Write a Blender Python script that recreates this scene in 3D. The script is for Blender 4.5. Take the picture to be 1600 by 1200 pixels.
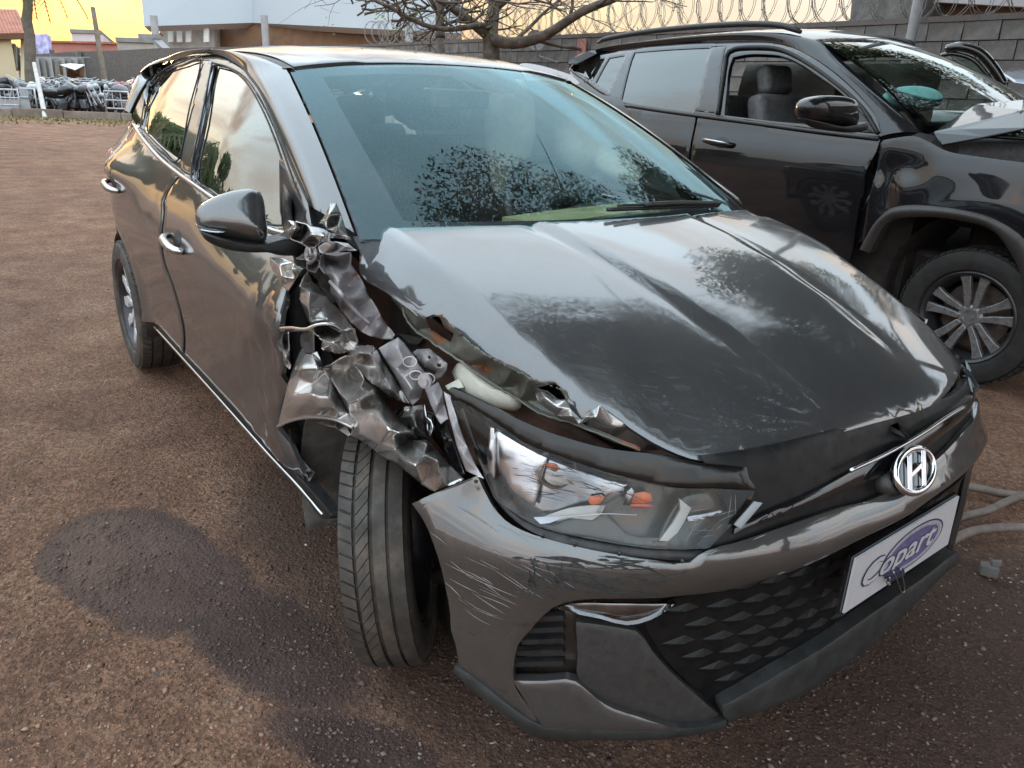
import bpy, bmesh, math, random
import numpy as np
from mathutils import Vector, Matrix, noise as mnoise
from mathutils.geometry import delaunay_2d_cdt
S = bpy.context.scene
COL = S.collection
for o in list(bpy.data.objects):
    bpy.data.objects.remove(o, do_unlink=True)
R = math.radians

# ------------------------------------------------------------------ camera
CAM = np.array([1.5348, -1.4517, 1.3441])
YAW, PIT, ROL, FPX = 2.5305, -0.3544, 0.0375, 1250.0      # focal length in pixels of a 1600 px wide frame
FW = np.array([math.cos(YAW)*math.cos(PIT), math.sin(YAW)*math.cos(PIT), math.sin(PIT)])
_rt = np.cross(FW, [0, 0, 1.0]); _rt /= np.linalg.norm(_rt); _up = np.cross(_rt, FW)
RT = _rt*math.cos(ROL)+_up*math.sin(ROL)
UP = _up*math.cos(ROL)-_rt*math.sin(ROL)
cd = bpy.data.cameras.new('camera'); cam = bpy.data.objects.new('camera', cd); COL.objects.link(cam)
cd.sensor_fit = 'HORIZONTAL'; cd.sensor_width = 36.0; cd.lens = 36.0*FPX/1600.0
cd.clip_start = 0.05; cd.clip_end = 3000
m = Matrix(((RT[0], UP[0], -FW[0], CAM[0]), (RT[1], UP[1], -FW[1], CAM[1]), (RT[2], UP[2], -FW[2], CAM[2]), (0, 0, 0, 1)))
cam.matrix_world = m
S.camera = cam

# ------------------------------------------------------------------ world, sun, exposure (dusk)
SUN_EL, SUN_AZ = R(3.0), R(172)      # azimuth as direction angle in the xy plane
W = bpy.data.worlds.new('World'); S.world = W; W.use_nodes = True
nt = W.node_tree; nt.nodes.clear(); L = nt.links.new
def wn(t, **k):
    n = nt.nodes.new(t)
    for a, b in k.items(): setattr(n, a, b)
    return n
out = wn('ShaderNodeOutputWorld'); bg = wn('ShaderNodeBackground'); L(bg.outputs[0], out.inputs[0])
sky = wn('ShaderNodeTexSky'); sky.sky_type = 'NISHITA'; sky.sun_disc = False
sky.sun_elevation = SUN_EL; sky.sun_rotation = math.pi/2-SUN_AZ; sky.altitude = 200
sky.air_density = 1.3; sky.dust_density = 2.6; sky.ozone_density = 2.0
tc = wn('ShaderNodeTexCoord'); sep = wn('ShaderNodeSeparateXYZ'); L(tc.outputs['Generated'], sep.inputs[0])
# clouds: noise on a flat layer overhead
mz = wn('ShaderNodeMath', operation='MAXIMUM'); L(sep.outputs[2], mz.inputs[0]); mz.inputs[1].default_value = 0.0
az = wn('ShaderNodeMath', operation='ADD'); L(mz.outputs[0], az.inputs[0]); az.inputs[1].default_value = 0.16
dx = wn('ShaderNodeMath', operation='DIVIDE'); L(sep.outputs[0], dx.inputs[0]); L(az.outputs[0], dx.inputs[1])
dy = wn('ShaderNodeMath', operation='DIVIDE'); L(sep.outputs[1], dy.inputs[0]); L(az.outputs[0], dy.inputs[1])
cb = wn('ShaderNodeCombineXYZ'); L(dx.outputs[0], cb.inputs[0]); L(dy.outputs[0], cb.inputs[1])
mp = wn('ShaderNodeMapping'); L(cb.outputs[0], mp.inputs[0]); mp.inputs['Scale'].default_value = (0.75, 1.5, 1); mp.inputs['Rotation'].default_value = (0, 0, 0.7)
n1 = wn('ShaderNodeTexNoise'); n1.inputs['Scale'].default_value = 1.5; n1.inputs['Detail'].default_value = 8; n1.inputs['Roughness'].default_value = 0.55
n1.inputs['Distortion'].default_value = 0.5
L(mp.outputs[0], n1.inputs['Vector'])
cr = wn('ShaderNodeValToRGB'); L(n1.outputs[0], cr.inputs[0])
cr.color_ramp.elements[0].position = 0.44; cr.color_ramp.elements[0].color = (0, 0, 0, 1)
cr.color_ramp.elements[1].position = 0.66; cr.color_ramp.elements[1].color = (1, 1, 1, 1)
# angle to the sun -> glow colour of clouds
sd = wn('ShaderNodeVectorMath', operation='DOT_PRODUCT'); L(tc.outputs['Generated'], sd.inputs[0])
sd.inputs[1].default_value = (math.cos(SUN_AZ), math.sin(SUN_AZ), 0.05)
sg = wn('ShaderNodeMapRange'); L(sd.outputs['Value'], sg.inputs[0]); sg.inputs[1].default_value = 0.15; sg.inputs[2].default_value = 1.0; sg.interpolation_type = 'SMOOTHSTEP'
ccol = wn('ShaderNodeMix', data_type='RGBA'); L(sg.outputs[0], ccol.inputs[0])
ccol.inputs[6].default_value = (3.4, 2.75, 2.2, 1); ccol.inputs[7].default_value = (.86, .60, .47, 1)
fade = wn('ShaderNodeMapRange'); L(sep.outputs[2], fade.inputs[0]); fade.inputs[1].default_value = 0.0; fade.inputs[2].default_value = 0.12
fade.inputs[3].default_value = 0.55; fade.inputs[4].default_value = 0.85
high = wn('ShaderNodeMapRange'); high.interpolation_type = 'SMOOTHSTEP'; L(sep.outputs[2], high.inputs[0]); high.inputs[1].default_value = .35; high.inputs[2].default_value = .75; high.inputs[3].default_value = 1.0; high.inputs[4].default_value = .12
cm0 = wn('ShaderNodeMath', operation='MULTIPLY'); L(cr.outputs[0], cm0.inputs[0]); L(fade.outputs[0], cm0.inputs[1])
cm = wn('ShaderNodeMath', operation='MULTIPLY'); L(cm0.outputs[0], cm.inputs[0]); L(high.outputs[0], cm.inputs[1])
# veil colours mixed over the plain sky, brightened overhead to lift the ground
veil = wn('ShaderNodeMix', data_type='RGBA'); veil.inputs[0].default_value = 0.85
L(sky.outputs[0], veil.inputs[6])
vcol = wn('ShaderNodeMix', data_type='RGBA')
vg = wn('ShaderNodeMapRange'); L(sep.outputs[2], vg.inputs[0]); vg.inputs[1].default_value = 0.0; vg.inputs[2].default_value = 0.56; vg.interpolation_type = 'SMOOTHSTEP'
L(vg.outputs[0], vcol.inputs[0])
vlow = wn('ShaderNodeMix', data_type='RGBA'); L(sg.outputs[0], vlow.inputs[0])
vlow.inputs[6].default_value = (1.15, 1.3, 1.55, 1); vlow.inputs[7].default_value = (1.10, .86, .50, 1)
L(vlow.outputs[2], vcol.inputs[6]); vcol.inputs[7].default_value = (2.9, 3.5, 3.95, 1)
L(vcol.outputs[2], veil.inputs[7])
mixc = wn('ShaderNodeMix', data_type='RGBA'); L(cm.outputs[0], mixc.inputs[0]); L(veil.outputs[2], mixc.inputs[6]); L(ccol.outputs[2], mixc.inputs[7])
L(mixc.outputs[2], bg.inputs[0]); bg.inputs[1].default_value = 0.10
ld = bpy.data.lights.new('sun', 'SUN'); ld.energy = 0.12; ld.angle = R(12); ld.color = (1, .72, .42)
sun = bpy.data.objects.new('sun', ld); COL.objects.link(sun)
sv = Vector((math.cos(SUN_AZ)*math.cos(SUN_EL), math.sin(SUN_AZ)*math.cos(SUN_EL), math.sin(SUN_EL)))
sun.rotation_euler = sv.to_track_quat('Z', 'Y').to_euler()
S.view_settings.view_transform = 'Standard'; S.view_settings.look = 'None'
S.view_settings.exposure = 3.0; S.view_settings.gamma = 1.0
S.render.engine = 'CYCLES'
S.cycles.max_bounces = 8; S.cycles.transparent_max_bounces = 12; S.cycles.caustics_reflective = False; S.cycles.caustics_refractive = False

# ------------------------------------------------------------------ picture <-> place
def ray(u, v):
    return FW+RT*(u-800)/FPX-UP*(v-600)/FPX
def U(u, v, **k):
    d = ray(u, v); (a, val), = k.items()
    if a == 'd': return CAM+d*val
    i = 'xyz'.index(a)
    return CAM+d*(val-CAM[i])/d[i]
def V(X):
    d = np.asarray(X, float)-CAM; z = d@FW
    return np.array([800+FPX*(d@RT)/z, 600-FPX*(d@UP)/z])
def PLN(u, v, pt, n):
    d = ray(u, v); n = np.asarray(n, float); return CAM+d*((np.asarray(pt, float)-CAM)@n/(d@n))
def at(u, dist, z):
    """point seen in column u, dist metres deep, at height z"""
    a = U(u, 0, d=dist); b = U(u, 1200, d=dist); t = (z-a[2])/(b[2]-a[2])
    return a+(b-a)*t

# ------------------------------------------------------------------ scene tree helpers
ORG = {}
def thing(name, label, cat, loc=(0, 0, 0), group=None):
    o = bpy.data.objects.new(name, None); COL.objects.link(o); o.location = loc; o.empty_display_size = .2
    o['label'] = label; o['category'] = cat
    if group: o['group'] = group
    ORG[o.name] = Vector(loc)
    return o
def tag(o, label, cat, group=None):
    o['label'] = label; o['category'] = cat
    if group: o['group'] = group
    return o
def mobj(name, verts, faces, mat, parent=None, smooth=True, label=None, kind=None, fm=None, angle=None):
    me = bpy.data.meshes.new(name)
    off = ORG.get(parent.name, Vector()) if parent else Vector()
    if parent: ORG_part = off
    vs = [(v[0]-off[0], v[1]-off[1], v[2]-off[2]) for v in verts]
    me.from_pydata(vs, [], faces)
    for mm in (mat if isinstance(mat, (list, tuple)) else [mat]): me.materials.append(mm)
    if fm: me.polygons.foreach_set('material_index', fm)
    me.polygons.foreach_set('use_smooth', [smooth]*len(me.polygons))
    me.validate(); me.update()
    if angle: me.set_sharp_from_angle(angle=R(angle))
    o = bpy.data.objects.new(name, me); COL.objects.link(o)
    if parent: o.parent = parent; ORG[o.name] = off
    if label: o['label'] = label
    if kind: o['kind'] = kind
    return o
class MB:
    def __init__(s): s.v = []; s.f = []; s.m = []; s.cm = 0
    def add(s, vs, fs):
        n = len(s.v); s.v += [tuple(v) for v in vs]; s.f += [tuple(i+n for i in f) for f in fs]; s.m += [s.cm]*len(fs)
        return s
    def box(s, c, d, rot=None):
        c = Vector(c); h = [x/2 for x in d]
        vs = [Vector((sx*h[0], sy*h[1], sz*h[2])) for sx in (-1, 1) for sy in (-1, 1) for sz in (-1, 1)]
        if rot is not None: vs = [rot@v for v in vs]
        return s.add([c+v for v in vs], [(0, 1, 3, 2), (4, 6, 7, 5), (0, 4, 5, 1), (2, 3, 7, 6), (0, 2, 6, 4), (1, 5, 7, 3)])
    def bar(s, a, b, w, h=None, upv=(0, 0, 1)):
        a = Vector(a); b = Vector(b); h = h or w; d = (b-a); ln = d.length; d.normalize()
        x = d.cross(Vector(upv))
        if x.length < 1e-4: x = d.cross(Vector((1, 0, 0)))
        x.normalize(); y = x.cross(d)
        vs = [p+x*sx*w/2+y*sy*h/2 for p in (a, b) for sx in (-1, 1) for sy in (-1, 1)]
        return s.add(vs, [(0, 1, 3, 2), (4, 6, 7, 5), (0, 4, 5, 1), (2, 3, 7, 6), (0, 2, 6, 4), (1, 5, 7, 3)])
    def tube(s, pts, r, n=8, cap=True, taper=None):
        pts = [Vector(p) for p in pts]; rs = r if isinstance(r, (list, tuple)) else [r]*len(pts)
        rings = []; prev = None
        for i, p in enumerate(pts):
            t = (pts[min(i+1, len(pts)-1)]-pts[max(i-1, 0)]).normalized()
            if prev is None:
                x = t.cross(Vector((0, 0, 1)))
                if x.length < .05: x = t.cross(Vector((1, 0, 0)))
            else: x = prev-t*prev.dot(t)
            x.normalize(); prev = x; y = t.cross(x)
            rings.append([p+(x*math.cos(2*math.pi*k/n)+y*math.sin(2*math.pi*k/n))*rs[i] for k in range(n)])
        vs = [q for r_ in rings for q in r_]; fs = []
        for i in range(len(pts)-1):
            for k in range(n): fs.append((i*n+k, i*n+(k+1) % n, (i+1)*n+(k+1) % n, (i+1)*n+k))
        if cap: fs.append(tuple(range(n))[::-1]); fs.append(tuple((len(pts)-1)*n+k for k in range(n)))
        return s.add(vs, fs)
    def lathe(s, prof, M=None, n=48, a0=0, a1=2*math.pi):
        """profile (axial, radius) about local X axis, M places it"""
        M = M or Matrix(); full = abs(a1-a0-2*math.pi) < 1e-6; c = n if full else n+1
        vs = []; k = len(prof)
        for i in range(c):
            a = a0+(a1-a0)*i/n
            for (ax, r) in prof: vs.append(M@Vector((ax, r*math.cos(a), r*math.sin(a))))
        fs = []
        for i in range(n):
            j = (i+1) % c
            for q in range(k-1): fs.append((i*k+q, i*k+q+1, j*k+q+1, j*k+q))
        return s.add(vs, fs)
    def prism(s, poly, a, b):
        """poly: list of 3d points, extruded from +a to +b (vectors)"""
        n = len(poly); a = Vector(a); b = Vector(b)
        vs = [Vector(p)+a for p in poly]+[Vector(p)+b for p in poly]
        fs = [tuple(range(n)), tuple(range(2*n-1, n-1, -1))]+[(i, n+i, n+(i+1) % n, (i+1) % n) for i in range(n)]
        return s.add(vs, fs)
    def build(s, name, mat, parent=None, smooth=False, angle=None, **k):
        return mobj(name, s.v, s.f, mat, parent, smooth, fm=(s.m if isinstance(mat, (list, tuple)) else None), angle=angle, **k)
def bevel(o, w=.006, seg=2, ang=35):
    b = o.modifiers.new('bevel', 'BEVEL'); b.width = w; b.segments = seg; b.limit_method = 'ANGLE'; b.angle_limit = R(ang); b.use_clamp_overlap = True
    for p in o.data.polygons: p.use_smooth = True
    o.data.set_sharp_from_angle(angle=R(50))
    return o
def subsurf(o, lv=2):
    b = o.modifiers.new('sub', 'SUBSURF'); b.levels = lv; b.render_levels = lv
    for p in o.data.polygons: p.use_smooth = True
    return o

# ------------------------------------------------------------------ curves and surfaces
def crom(xs, ys, x):
    """smooth interpolation through (xs,ys), linear beyond"""
    n = len(xs)
    if x <= xs[0]: return ys[0]+(ys[1]-ys[0])/(xs[1]-xs[0])*(x-xs[0])
    if x >= xs[-1]: return ys[-1]+(ys[-1]-ys[-2])/(xs[-1]-xs[-2])*(x-xs[-1])
    i = 0
    while x > xs[i+1]: i += 1
    h = xs[i+1]-xs[i]; t = (x-xs[i])/h
    def sl(j):
        if j == 0: return (ys[1]-ys[0])/(xs[1]-xs[0])
        if j == n-1: return (ys[-1]-ys[-2])/(xs[-1]-xs[-2])
        return (ys[j+1]-ys[j-1])/(xs[j+1]-xs[j-1])
    m0, m1 = sl(i)*h, sl(i+1)*h
    return (2*t**3-3*t**2+1)*ys[i]+(t**3-2*t*t+t)*m0+(-2*t**3+3*t*t)*ys[i+1]+(t**3-t*t)*m1
def sstep(a, b, x):
    t = min(1, max(0, (x-a)/(b-a))); return t*t*(3-2*t)
class Surf:
    """parametric surface fn(p,q)->(x,y,z) that can be met by a line of sight"""
    def __init__(s, fn, pr, qr, n=26, flip=1):
        s.fn = fn; s.flip = flip; s.g = []
        for i in range(n):
            for j in range(n):
                p = pr[0]+(pr[1]-pr[0])*i/(n-1); q = qr[0]+(qr[1]-qr[0])*j/(n-1)
                X = np.array(fn(p, q)); s.g.append((p, q, *V(X), (X-CAM)@FW))
        s.g = np.array(s.g); s.e = (pr[1]-pr[0])*1e-4
    def hit(s, u, v):
        d = np.hypot(s.g[:, 2]-u, s.g[:, 3]-v)+np.where(s.g[:, 4] < .1, 1e6, 0)
        k = np.argsort(d)[:6]; k = k[np.argmin(d[k]+s.g[k, 4]*15)]
        p, q = s.g[k, 0], s.g[k, 1]; t = np.array([u, v], float)
        for _ in range(14):
            a = V(s.fn(p, q)); r = t-a
            if abs(r).max() < .02: break
            J = np.stack([(V(s.fn(p+s.e, q))-a)/s.e, (V(s.fn(p, q+s.e))-a)/s.e], 1)
            try: st = np.linalg.solve(J, r)
            except Exception: break
            ln = np.abs(st).max(); st *= min(1, .15/ln) if ln > 0 else 1
            p += st[0]; q += st[1]
        return p, q
    def pt(s, u, v): return np.array(s.fn(*s.hit(u, v)))
    def nor(s, p, q):
        e = 2e-3; X = np.array(s.fn(p, q)); a = np.array(s.fn(p+e, q))-X; b = np.array(s.fn(p, q+e))-X
        n = np.cross(a, b); l = np.linalg.norm(n); return n/l*s.flip if l > 0 else np.array([0, 0, 1.])
def inpoly(P, poly):
    """P (n,2) inside polygon"""
    x, y = P[:, 0], P[:, 1]; r = np.zeros(len(P), bool); n = len(poly)
    for i in range(n):
        x0, y0 = poly[i]; x1, y1 = poly[(i+1) % n]
        if y0 == y1: continue
        c = ((y0 > y) != (y1 > y)) & (x < (x1-x0)*(y-y0)/(y1-y0)+x0); r ^= c
    return r
def resample(poly, sp, closed=True):
    o = []; n = len(poly)
    for i in range(n if closed else n-1):
        a = np.array(poly[i], float); b = np.array(poly[(i+1) % n], float); k = max(1, int(np.hypot(*(b-a))/sp+.5))
        for j in range(k): o.append(a+(b-a)*j/k)
    if not closed: o.append(np.array(poly[-1], float))
    return o
def smoothpoly(poly, it=1):
    """round a closed traced outline (Chaikin)"""
    for _ in range(it):
        o = []; n = len(poly)
        for i in range(n):
            a = np.array(poly[i], float); b = np.array(poly[(i+1) % n], float); o += [a*.75+b*.25, a*.25+b*.75]
        poly = o
    return poly
def curvepoly(poly, sp, ang=52):
    """closed traced outline -> smooth curve, keeping its real corners"""
    P = [np.array(p, float) for p in poly]; n = len(P); o = []
    d = [P[(i+1) % n]-P[i] for i in range(n)]; l = [np.linalg.norm(x)+1e-9 for x in d]
    def corner(i):
        a, b = d[i-1]/l[i-1], d[i]/l[i]; return a@b < math.cos(R(ang))
    def tan(i):
        return (d[i-1]/l[i-1]*l[i]+d[i]/l[i]*l[i-1])/(l[i]+l[i-1])
    for i in range(n):
        j = (i+1) % n; m0 = (d[i]/l[i] if corner(i) else tan(i))*l[i]; m1 = (d[i]/l[i] if corner(j) else tan(j))*l[i]
        k = max(1, int(l[i]/sp+.5))
        for q in range(k):
            t = q/k; o.append((2*t**3-3*t*t+1)*P[i]+(t**3-2*t*t+t)*m0+(-2*t**3+3*t*t)*P[j]+(t**3-t*t)*m1)
    return o
def fillmesh(poly, holes=(), sp=.03, inset=None):
    """triangles over a 2d outline: points, triangles, boundary loops"""
    loops = [resample(poly, sp)]+[resample(h, sp) for h in holes]
    pts = []; edges = []; bl = []
    for lp in loops:
        n0 = len(pts); pts += lp; k = len(lp)
        edges += [(n0+i, n0+(i+1) % k) for i in range(k)]; bl.append(list(range(n0, n0+k)))
    B = np.array(pts)
    extra = []
    if inset:
        for lp in loops:
            A = np.array(lp); k = len(A)
            area = .5*np.sum(A[:, 0]*np.roll(A[:, 1], -1)-np.roll(A[:, 0], -1)*A[:, 1])
            t = np.roll(A, -1, 0)-np.roll(A, 1, 0); t /= (np.linalg.norm(t, axis=1)[:, None]+1e-9)
            nrm = np.stack([-t[:, 1], t[:, 0]], 1)*(1 if area > 0 else -1)
            if lp is not loops[0]: nrm = -nrm
            extra += list(A+nrm*inset)
    lo, hi = B.min(0), B.max(0); g = []
    y = lo[1]+sp*.43; r = 0
    while y < hi[1]:
        xs = np.arange(lo[0]+sp*(.5 if r % 2 else .13), hi[0], sp); g += [(x, y) for x in xs]; y += sp*.866; r += 1
    G = np.array(g) if g else np.zeros((0, 2))
    def ok(G, dist):
        if not len(G): return G
        G = G[inpoly(G, loops[0])]
        for h in loops[1:]:
            if len(G): G = G[~inpoly(G, h)]
        if not len(G): return G
        d = np.min(np.hypot(G[:, None, 0]-B[None, :, 0], G[:, None, 1]-B[None, :, 1]), 1)
        return G[d > dist]
    G = ok(G, max(sp*.55, (inset or 0)*1.7))
    if inset:
        E = ok(np.array(extra), inset*.8); G = np.concatenate([G, E]) if len(G) else E
    allp = [Vector((float(a), float(b))) for a, b in list(pts)+list(map(tuple, G))]
    r = delaunay_2d_cdt(allp, edges, [], 0, 1e-7, True)
    vs = np.array([(v.x, v.y) for v in r[0]]); tr = np.array([f for f in r[2] if len(f) == 3])
    cen = vs[tr].mean(1); keep = inpoly(cen, loops[0])
    for h in loops[1:]: keep &= ~inpoly(cen, h)
    tr = tr[keep]
    om = {}
    for ni, src in enumerate(r[3]):
        for q in src: om[q] = ni
    bl = [[om[i] for i in l if i in om] for l in bl]
    return vs, tr, bl
def panel(name, sf, poly, mat, parent=None, holes=(), sp=.03, thick=.012, rnd=.004, px=True, deform=None, off=0.0, label=None, smooth_it=0, kind=None):
    """a formed sheet: outline traced on the surface sf, rounded edge and a folded-in flange all round"""
    if px:
        poly = [sf.hit(*p) for p in poly]; holes = [[sf.hit(*p) for p in h] for h in holes]
    poly = curvepoly(poly, sp); holes = [curvepoly(h, sp) for h in holes]
    if smooth_it: poly = smoothpoly(poly, smooth_it); holes = [smoothpoly(h, smooth_it) for h in holes]
    vs, tr, bl = fillmesh(poly, holes, sp, rnd*1.6 if rnd else None)
    bset = set(i for l in bl for i in l)
    P = []; N = []
    for i, (p, q) in enumerate(vs):
        X = np.array(sf.fn(p, q)); n = sf.nor(p, q); X = X-n*off
        if i in bset and rnd: X = X-n*rnd*.7
        if deform is not None: X = deform(X, n)
        P.append(X); N.append(n)
    # orient triangles along n
    F = []
    for a, b, c in tr:
        nn = np.cross(P[b]-P[a], P[c]-P[a]); F.append((a, b, c) if nn@N[a] > 0 else (a, c, b))
    nv = len(P)
    if thick:
        used = {}
        for a, b, c in F:
            for e in ((a, b), (b, c), (c, a)): used[e] = 1
        be = [e for e in used if (e[1], e[0]) not in used]
        mp_ = {}
        for e in be:
            for i in e:
                if i not in mp_:
                    mp_[i] = (len(P), len(P)+1); P += [P[i], P[i]-N[i]*thick]
        for a, b in be: F.append((mp_[b][0], mp_[a][0], mp_[a][1], mp_[b][1]))
    return mobj(name, P, F, mat, parent, True, label, kind)
RIMMED = []
def crumple(name, outline, ctrl, mat, parent, axis='y', sp=6.0, amp=.006, ns=18, seed=0, thick=.0016, smooth=1, ragged=0.0, holes=(), label=None, fold=.5, relief=1.0, lv=3):
    """bent sheet metal: traced points (u,v,depth) joined by straight folds, each facet a little buckled"""
    if holes: return crumple_cut(name, outline, ctrl, mat, parent, axis, sp, amp, ns, seed, thick, smooth, ragged, holes, label, fold, relief)
    O = [(p[0], p[1]) for p in outline]; pts = [tuple(p) for p in outline]+[tuple(q) for q in ctrl]; n = len(O)
    dl = delaunay_2d_cdt([Vector((p[0], p[1])) for p in pts], [(k, (k+1) % n) for k in range(n)], [], 0, 1e-5, True)
    dv = np.array([(v.x, v.y) for v in dl[0]])
    dz = np.array([pts[s_[0]][2] if len(s_) else np.mean([p[2] for p in pts]) for s_ in dl[3]]); tr = np.array([f for f in dl[2] if len(f) == 3])
    tr = tr[inpoly(dv[tr].mean(1), O)]
    X0 = [U(u, v, **{axis: d}) for (u, v), d in zip(dv, dz)]
    key = {}; P = []; F = []; border = {}
    def vert(k, X):
        if k not in key: key[k] = len(P); P.append(X)
        return key[k]
    N_ = 2**lv
    for a, b, c_ in tr:
        a, b, c_ = int(a), int(b), int(c_); g = {}
        for p in range(N_+1):
            for q in range(N_+1-p):
                r = N_-p-q; k = tuple(sorted((w_, i_) for w_, i_ in ((p, a), (q, b), (r, c_)) if w_)); g[p, q] = vert(k, (X0[a]*p+X0[b]*q+X0[c_]*r)/N_)
        for p in range(N_):
            for q in range(N_-p):
                F.append((g[p, q], g[p+1, q], g[p, q+1]))
                if p+q < N_-1: F.append((g[p+1, q], g[p+1, q+1], g[p, q+1]))
    P = np.array(P); nb = [set() for _ in P]; cnt = {}
    for f in F:
        for e in ((f[0], f[1]), (f[1], f[2]), (f[2], f[0])): cnt[tuple(sorted(e))] = cnt.get(tuple(sorted(e)), 0)+1
        nb[f[0]] |= {f[1], f[2]}; nb[f[1]] |= {f[0], f[2]}; nb[f[2]] |= {f[0], f[1]}
    edge = set(i_ for e, k in cnt.items() if k == 1 for i_ in e)
    for _ in range(smooth+2):
        Q = P.copy()
        for i_ in range(len(P)):
            if i_ not in edge: Q[i_] = P[i_]*.5+.5*P[list(nb[i_])].mean(0)
        P = Q
    rg = random.Random(seed)
    for i_ in range(len(P)):
        q = Vector(P[i_]*ns*.5)+Vector((seed*3.1, seed*1.7, 0)); rd = P[i_]-CAM; rd /= np.linalg.norm(rd)
        d = amp*.6*(mnoise.noise(q*.5)-1.0*abs(mnoise.noise(q*1.1))-.45*abs(mnoise.noise(q*2.2)))
        P[i_] = P[i_]+rd*d
        if ragged and i_ in edge: P[i_] = P[i_]+(RT*rg.gauss(0, 1)+UP*rg.gauss(0, 1))*ragged*.0011
    F2 = []
    for a, b, c_ in F:
        nn = np.cross(P[b]-P[a], P[c_]-P[a]); F2.append((a, b, c_) if nn@(CAM-P[a]) > 0 else (a, c_, b))
    o = mobj(name, P, F2, mat, parent, True, label, angle=32)
    if thick:
        s = o.modifiers.new('thick', 'SOLIDIFY'); s.thickness = thick; s.offset = -1
        if mat in RIMMED: o.data.materials.append(M['bare_edge']); s.material_offset_rim = 1; s.thickness = max(thick, .0022)
    return o
def crumple_cut(name, outline, ctrl, mat, parent, axis='y', sp=6.0, amp=.006, ns=18, seed=0, thick=.0016, smooth=1, ragged=0.0, holes=(), label=None, fold=.5, relief=1.0):
    """bent and creased sheet metal: traced points (u,v,depth) with straight folds between, then small buckles"""
    rnd_ = random.Random(seed)
    O = [(p[0], p[1]) for p in outline]
    pts = [tuple(p) for p in outline]+[tuple(c) for c in ctrl]
    dl = delaunay_2d_cdt([Vector((p[0], p[1])) for p in pts], [], [], 0, 1e-5, True)
    dv = np.array([(v.x, v.y) for v in dl[0]]); dz = np.array([pts[s_[0]][2] for s_ in dl[3]]); dt = np.array(dl[2])
    if len(dv) > 5:
        A_ = np.c_[dv-dv.mean(0), np.ones(len(dv))]; kf = np.linalg.lstsq(A_, dz, rcond=None)[0]; dz = A_@kf+relief*(dz-A_@kf)
    if ragged:
        R_ = resample(O, sp*.6); O = [(p[0]+rnd_.gauss(0, ragged), p[1]+rnd_.gauss(0, ragged)) for p in R_]
    vs, tr, bl = fillmesh(O, holes, sp)
    # keep the fold points as mesh points would; interpolate linearly between them
    def depth(P):
        best = None
        for (a, b, c) in dt:
            A, B, C_ = dv[a], dv[b], dv[c]
            den = (B[1]-C_[1])*(A[0]-C_[0])+(C_[0]-B[0])*(A[1]-C_[1])
            if abs(den) < 1e-9: continue
            l1 = ((B[1]-C_[1])*(P[0]-C_[0])+(C_[0]-B[0])*(P[1]-C_[1]))/den
            l2 = ((C_[1]-A[1])*(P[0]-C_[0])+(A[0]-C_[0])*(P[1]-C_[1]))/den
            l3 = 1-l1-l2; mn = min(l1, l2, l3)
            if best is None or mn > best[0]: best = (mn, l1*dz[a]+l2*dz[b]+l3*dz[c])
            if mn >= -1e-6: break
        return best[1]
    D = np.array([depth(p) for p in vs])
    nb = [set() for _ in vs]
    for a, b, c in tr: nb[a] |= {b, c}; nb[b] |= {a, c}; nb[c] |= {a, b}
    for _ in range(smooth):
        D = np.array([D[i]*.6+.4*np.mean(D[list(nb[i])]) if nb[i] else D[i] for i in range(len(D))])
    P = []
    for (u, v), d in zip(vs, D):
        X = U(u, v, **{axis: d}); q = Vector(X*ns*.5)+Vector((seed*3.1, seed*1.7, 0))
        w = abs(mnoise.noise(q*.8)); w2 = mnoise.noise(q*.4); w3 = abs(mnoise.noise(q*2.1))
        dd = amp*(.8*w2-.9*w*fold-.35*w3)
        i = 'xyz'.index(axis); rd = ray(u, v); rd = rd/np.linalg.norm(rd)
        P.append(X+rd*dd)
    F = []
    for a, b, c in tr:
        nn = np.cross(P[b]-P[a], P[c]-P[a]); F.append((int(a), int(b), int(c)) if nn@(CAM-P[a]) > 0 else (int(a), int(c), int(b)))
    o = mobj(name, P, F, mat, parent, True, label, angle=30)
    if thick:
        s = o.modifiers.new('thick', 'SOLIDIFY'); s.thickness = thick; s.offset = -1
        if mat in RIMMED: o.data.materials.append(M['bare_edge']); s.material_offset_rim = 1; s.thickness = max(thick, .0028)
    return o
def offs(sf, d, pr, qr): return Surf(lambda p, q: tuple(np.array(sf.fn(p, q))-sf.nor(p, q)*d), pr, qr, 26, sf.flip)
def mirror_y(o, name=None):
    me = o.data.copy(); 
    for v in me.vertices: v.co.y = -v.co.y
    me.flip_normals(); c = bpy.data.objects.new(name or o.name.split('.')[0], me); COL.objects.link(c); c.parent = o.parent
    for mdf in o.modifiers:
        n_ = c.modifiers.new(mdf.name, mdf.type)
    ORG[c.name] = ORG.get(o.name, Vector()); return c
def loft(name, A, B, mat, parent, n=8, bulge=.0, bdir=None, **k):
    """sheet between two 3d curves, bowed out along bdir"""
    vs = []; A = [np.array(a) for a in A]; B = [np.array(b) for b in B]
    for a, b in zip(A, B):
        for i in range(n+1):
            t = i/n; X = a+(b-a)*t
            if bdir is not None: X = X+np.array(bdir)*bulge*4*t*(1-t)
            vs.append(X)
    fs = [(i*(n+1)+j, i*(n+1)+j+1, (i+1)*(n+1)+j+1, (i+1)*(n+1)+j) for i in range(len(A)-1) for j in range(n)]
    o = mobj(name, vs, fs, mat, parent, True, **k)
    bm = bmesh.new(); bm.from_mesh(o.data); bmesh.ops.recalc_face_normals(bm, faces=bm.faces)
    bm.to_mesh(o.data); bm.free(); return o
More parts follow.
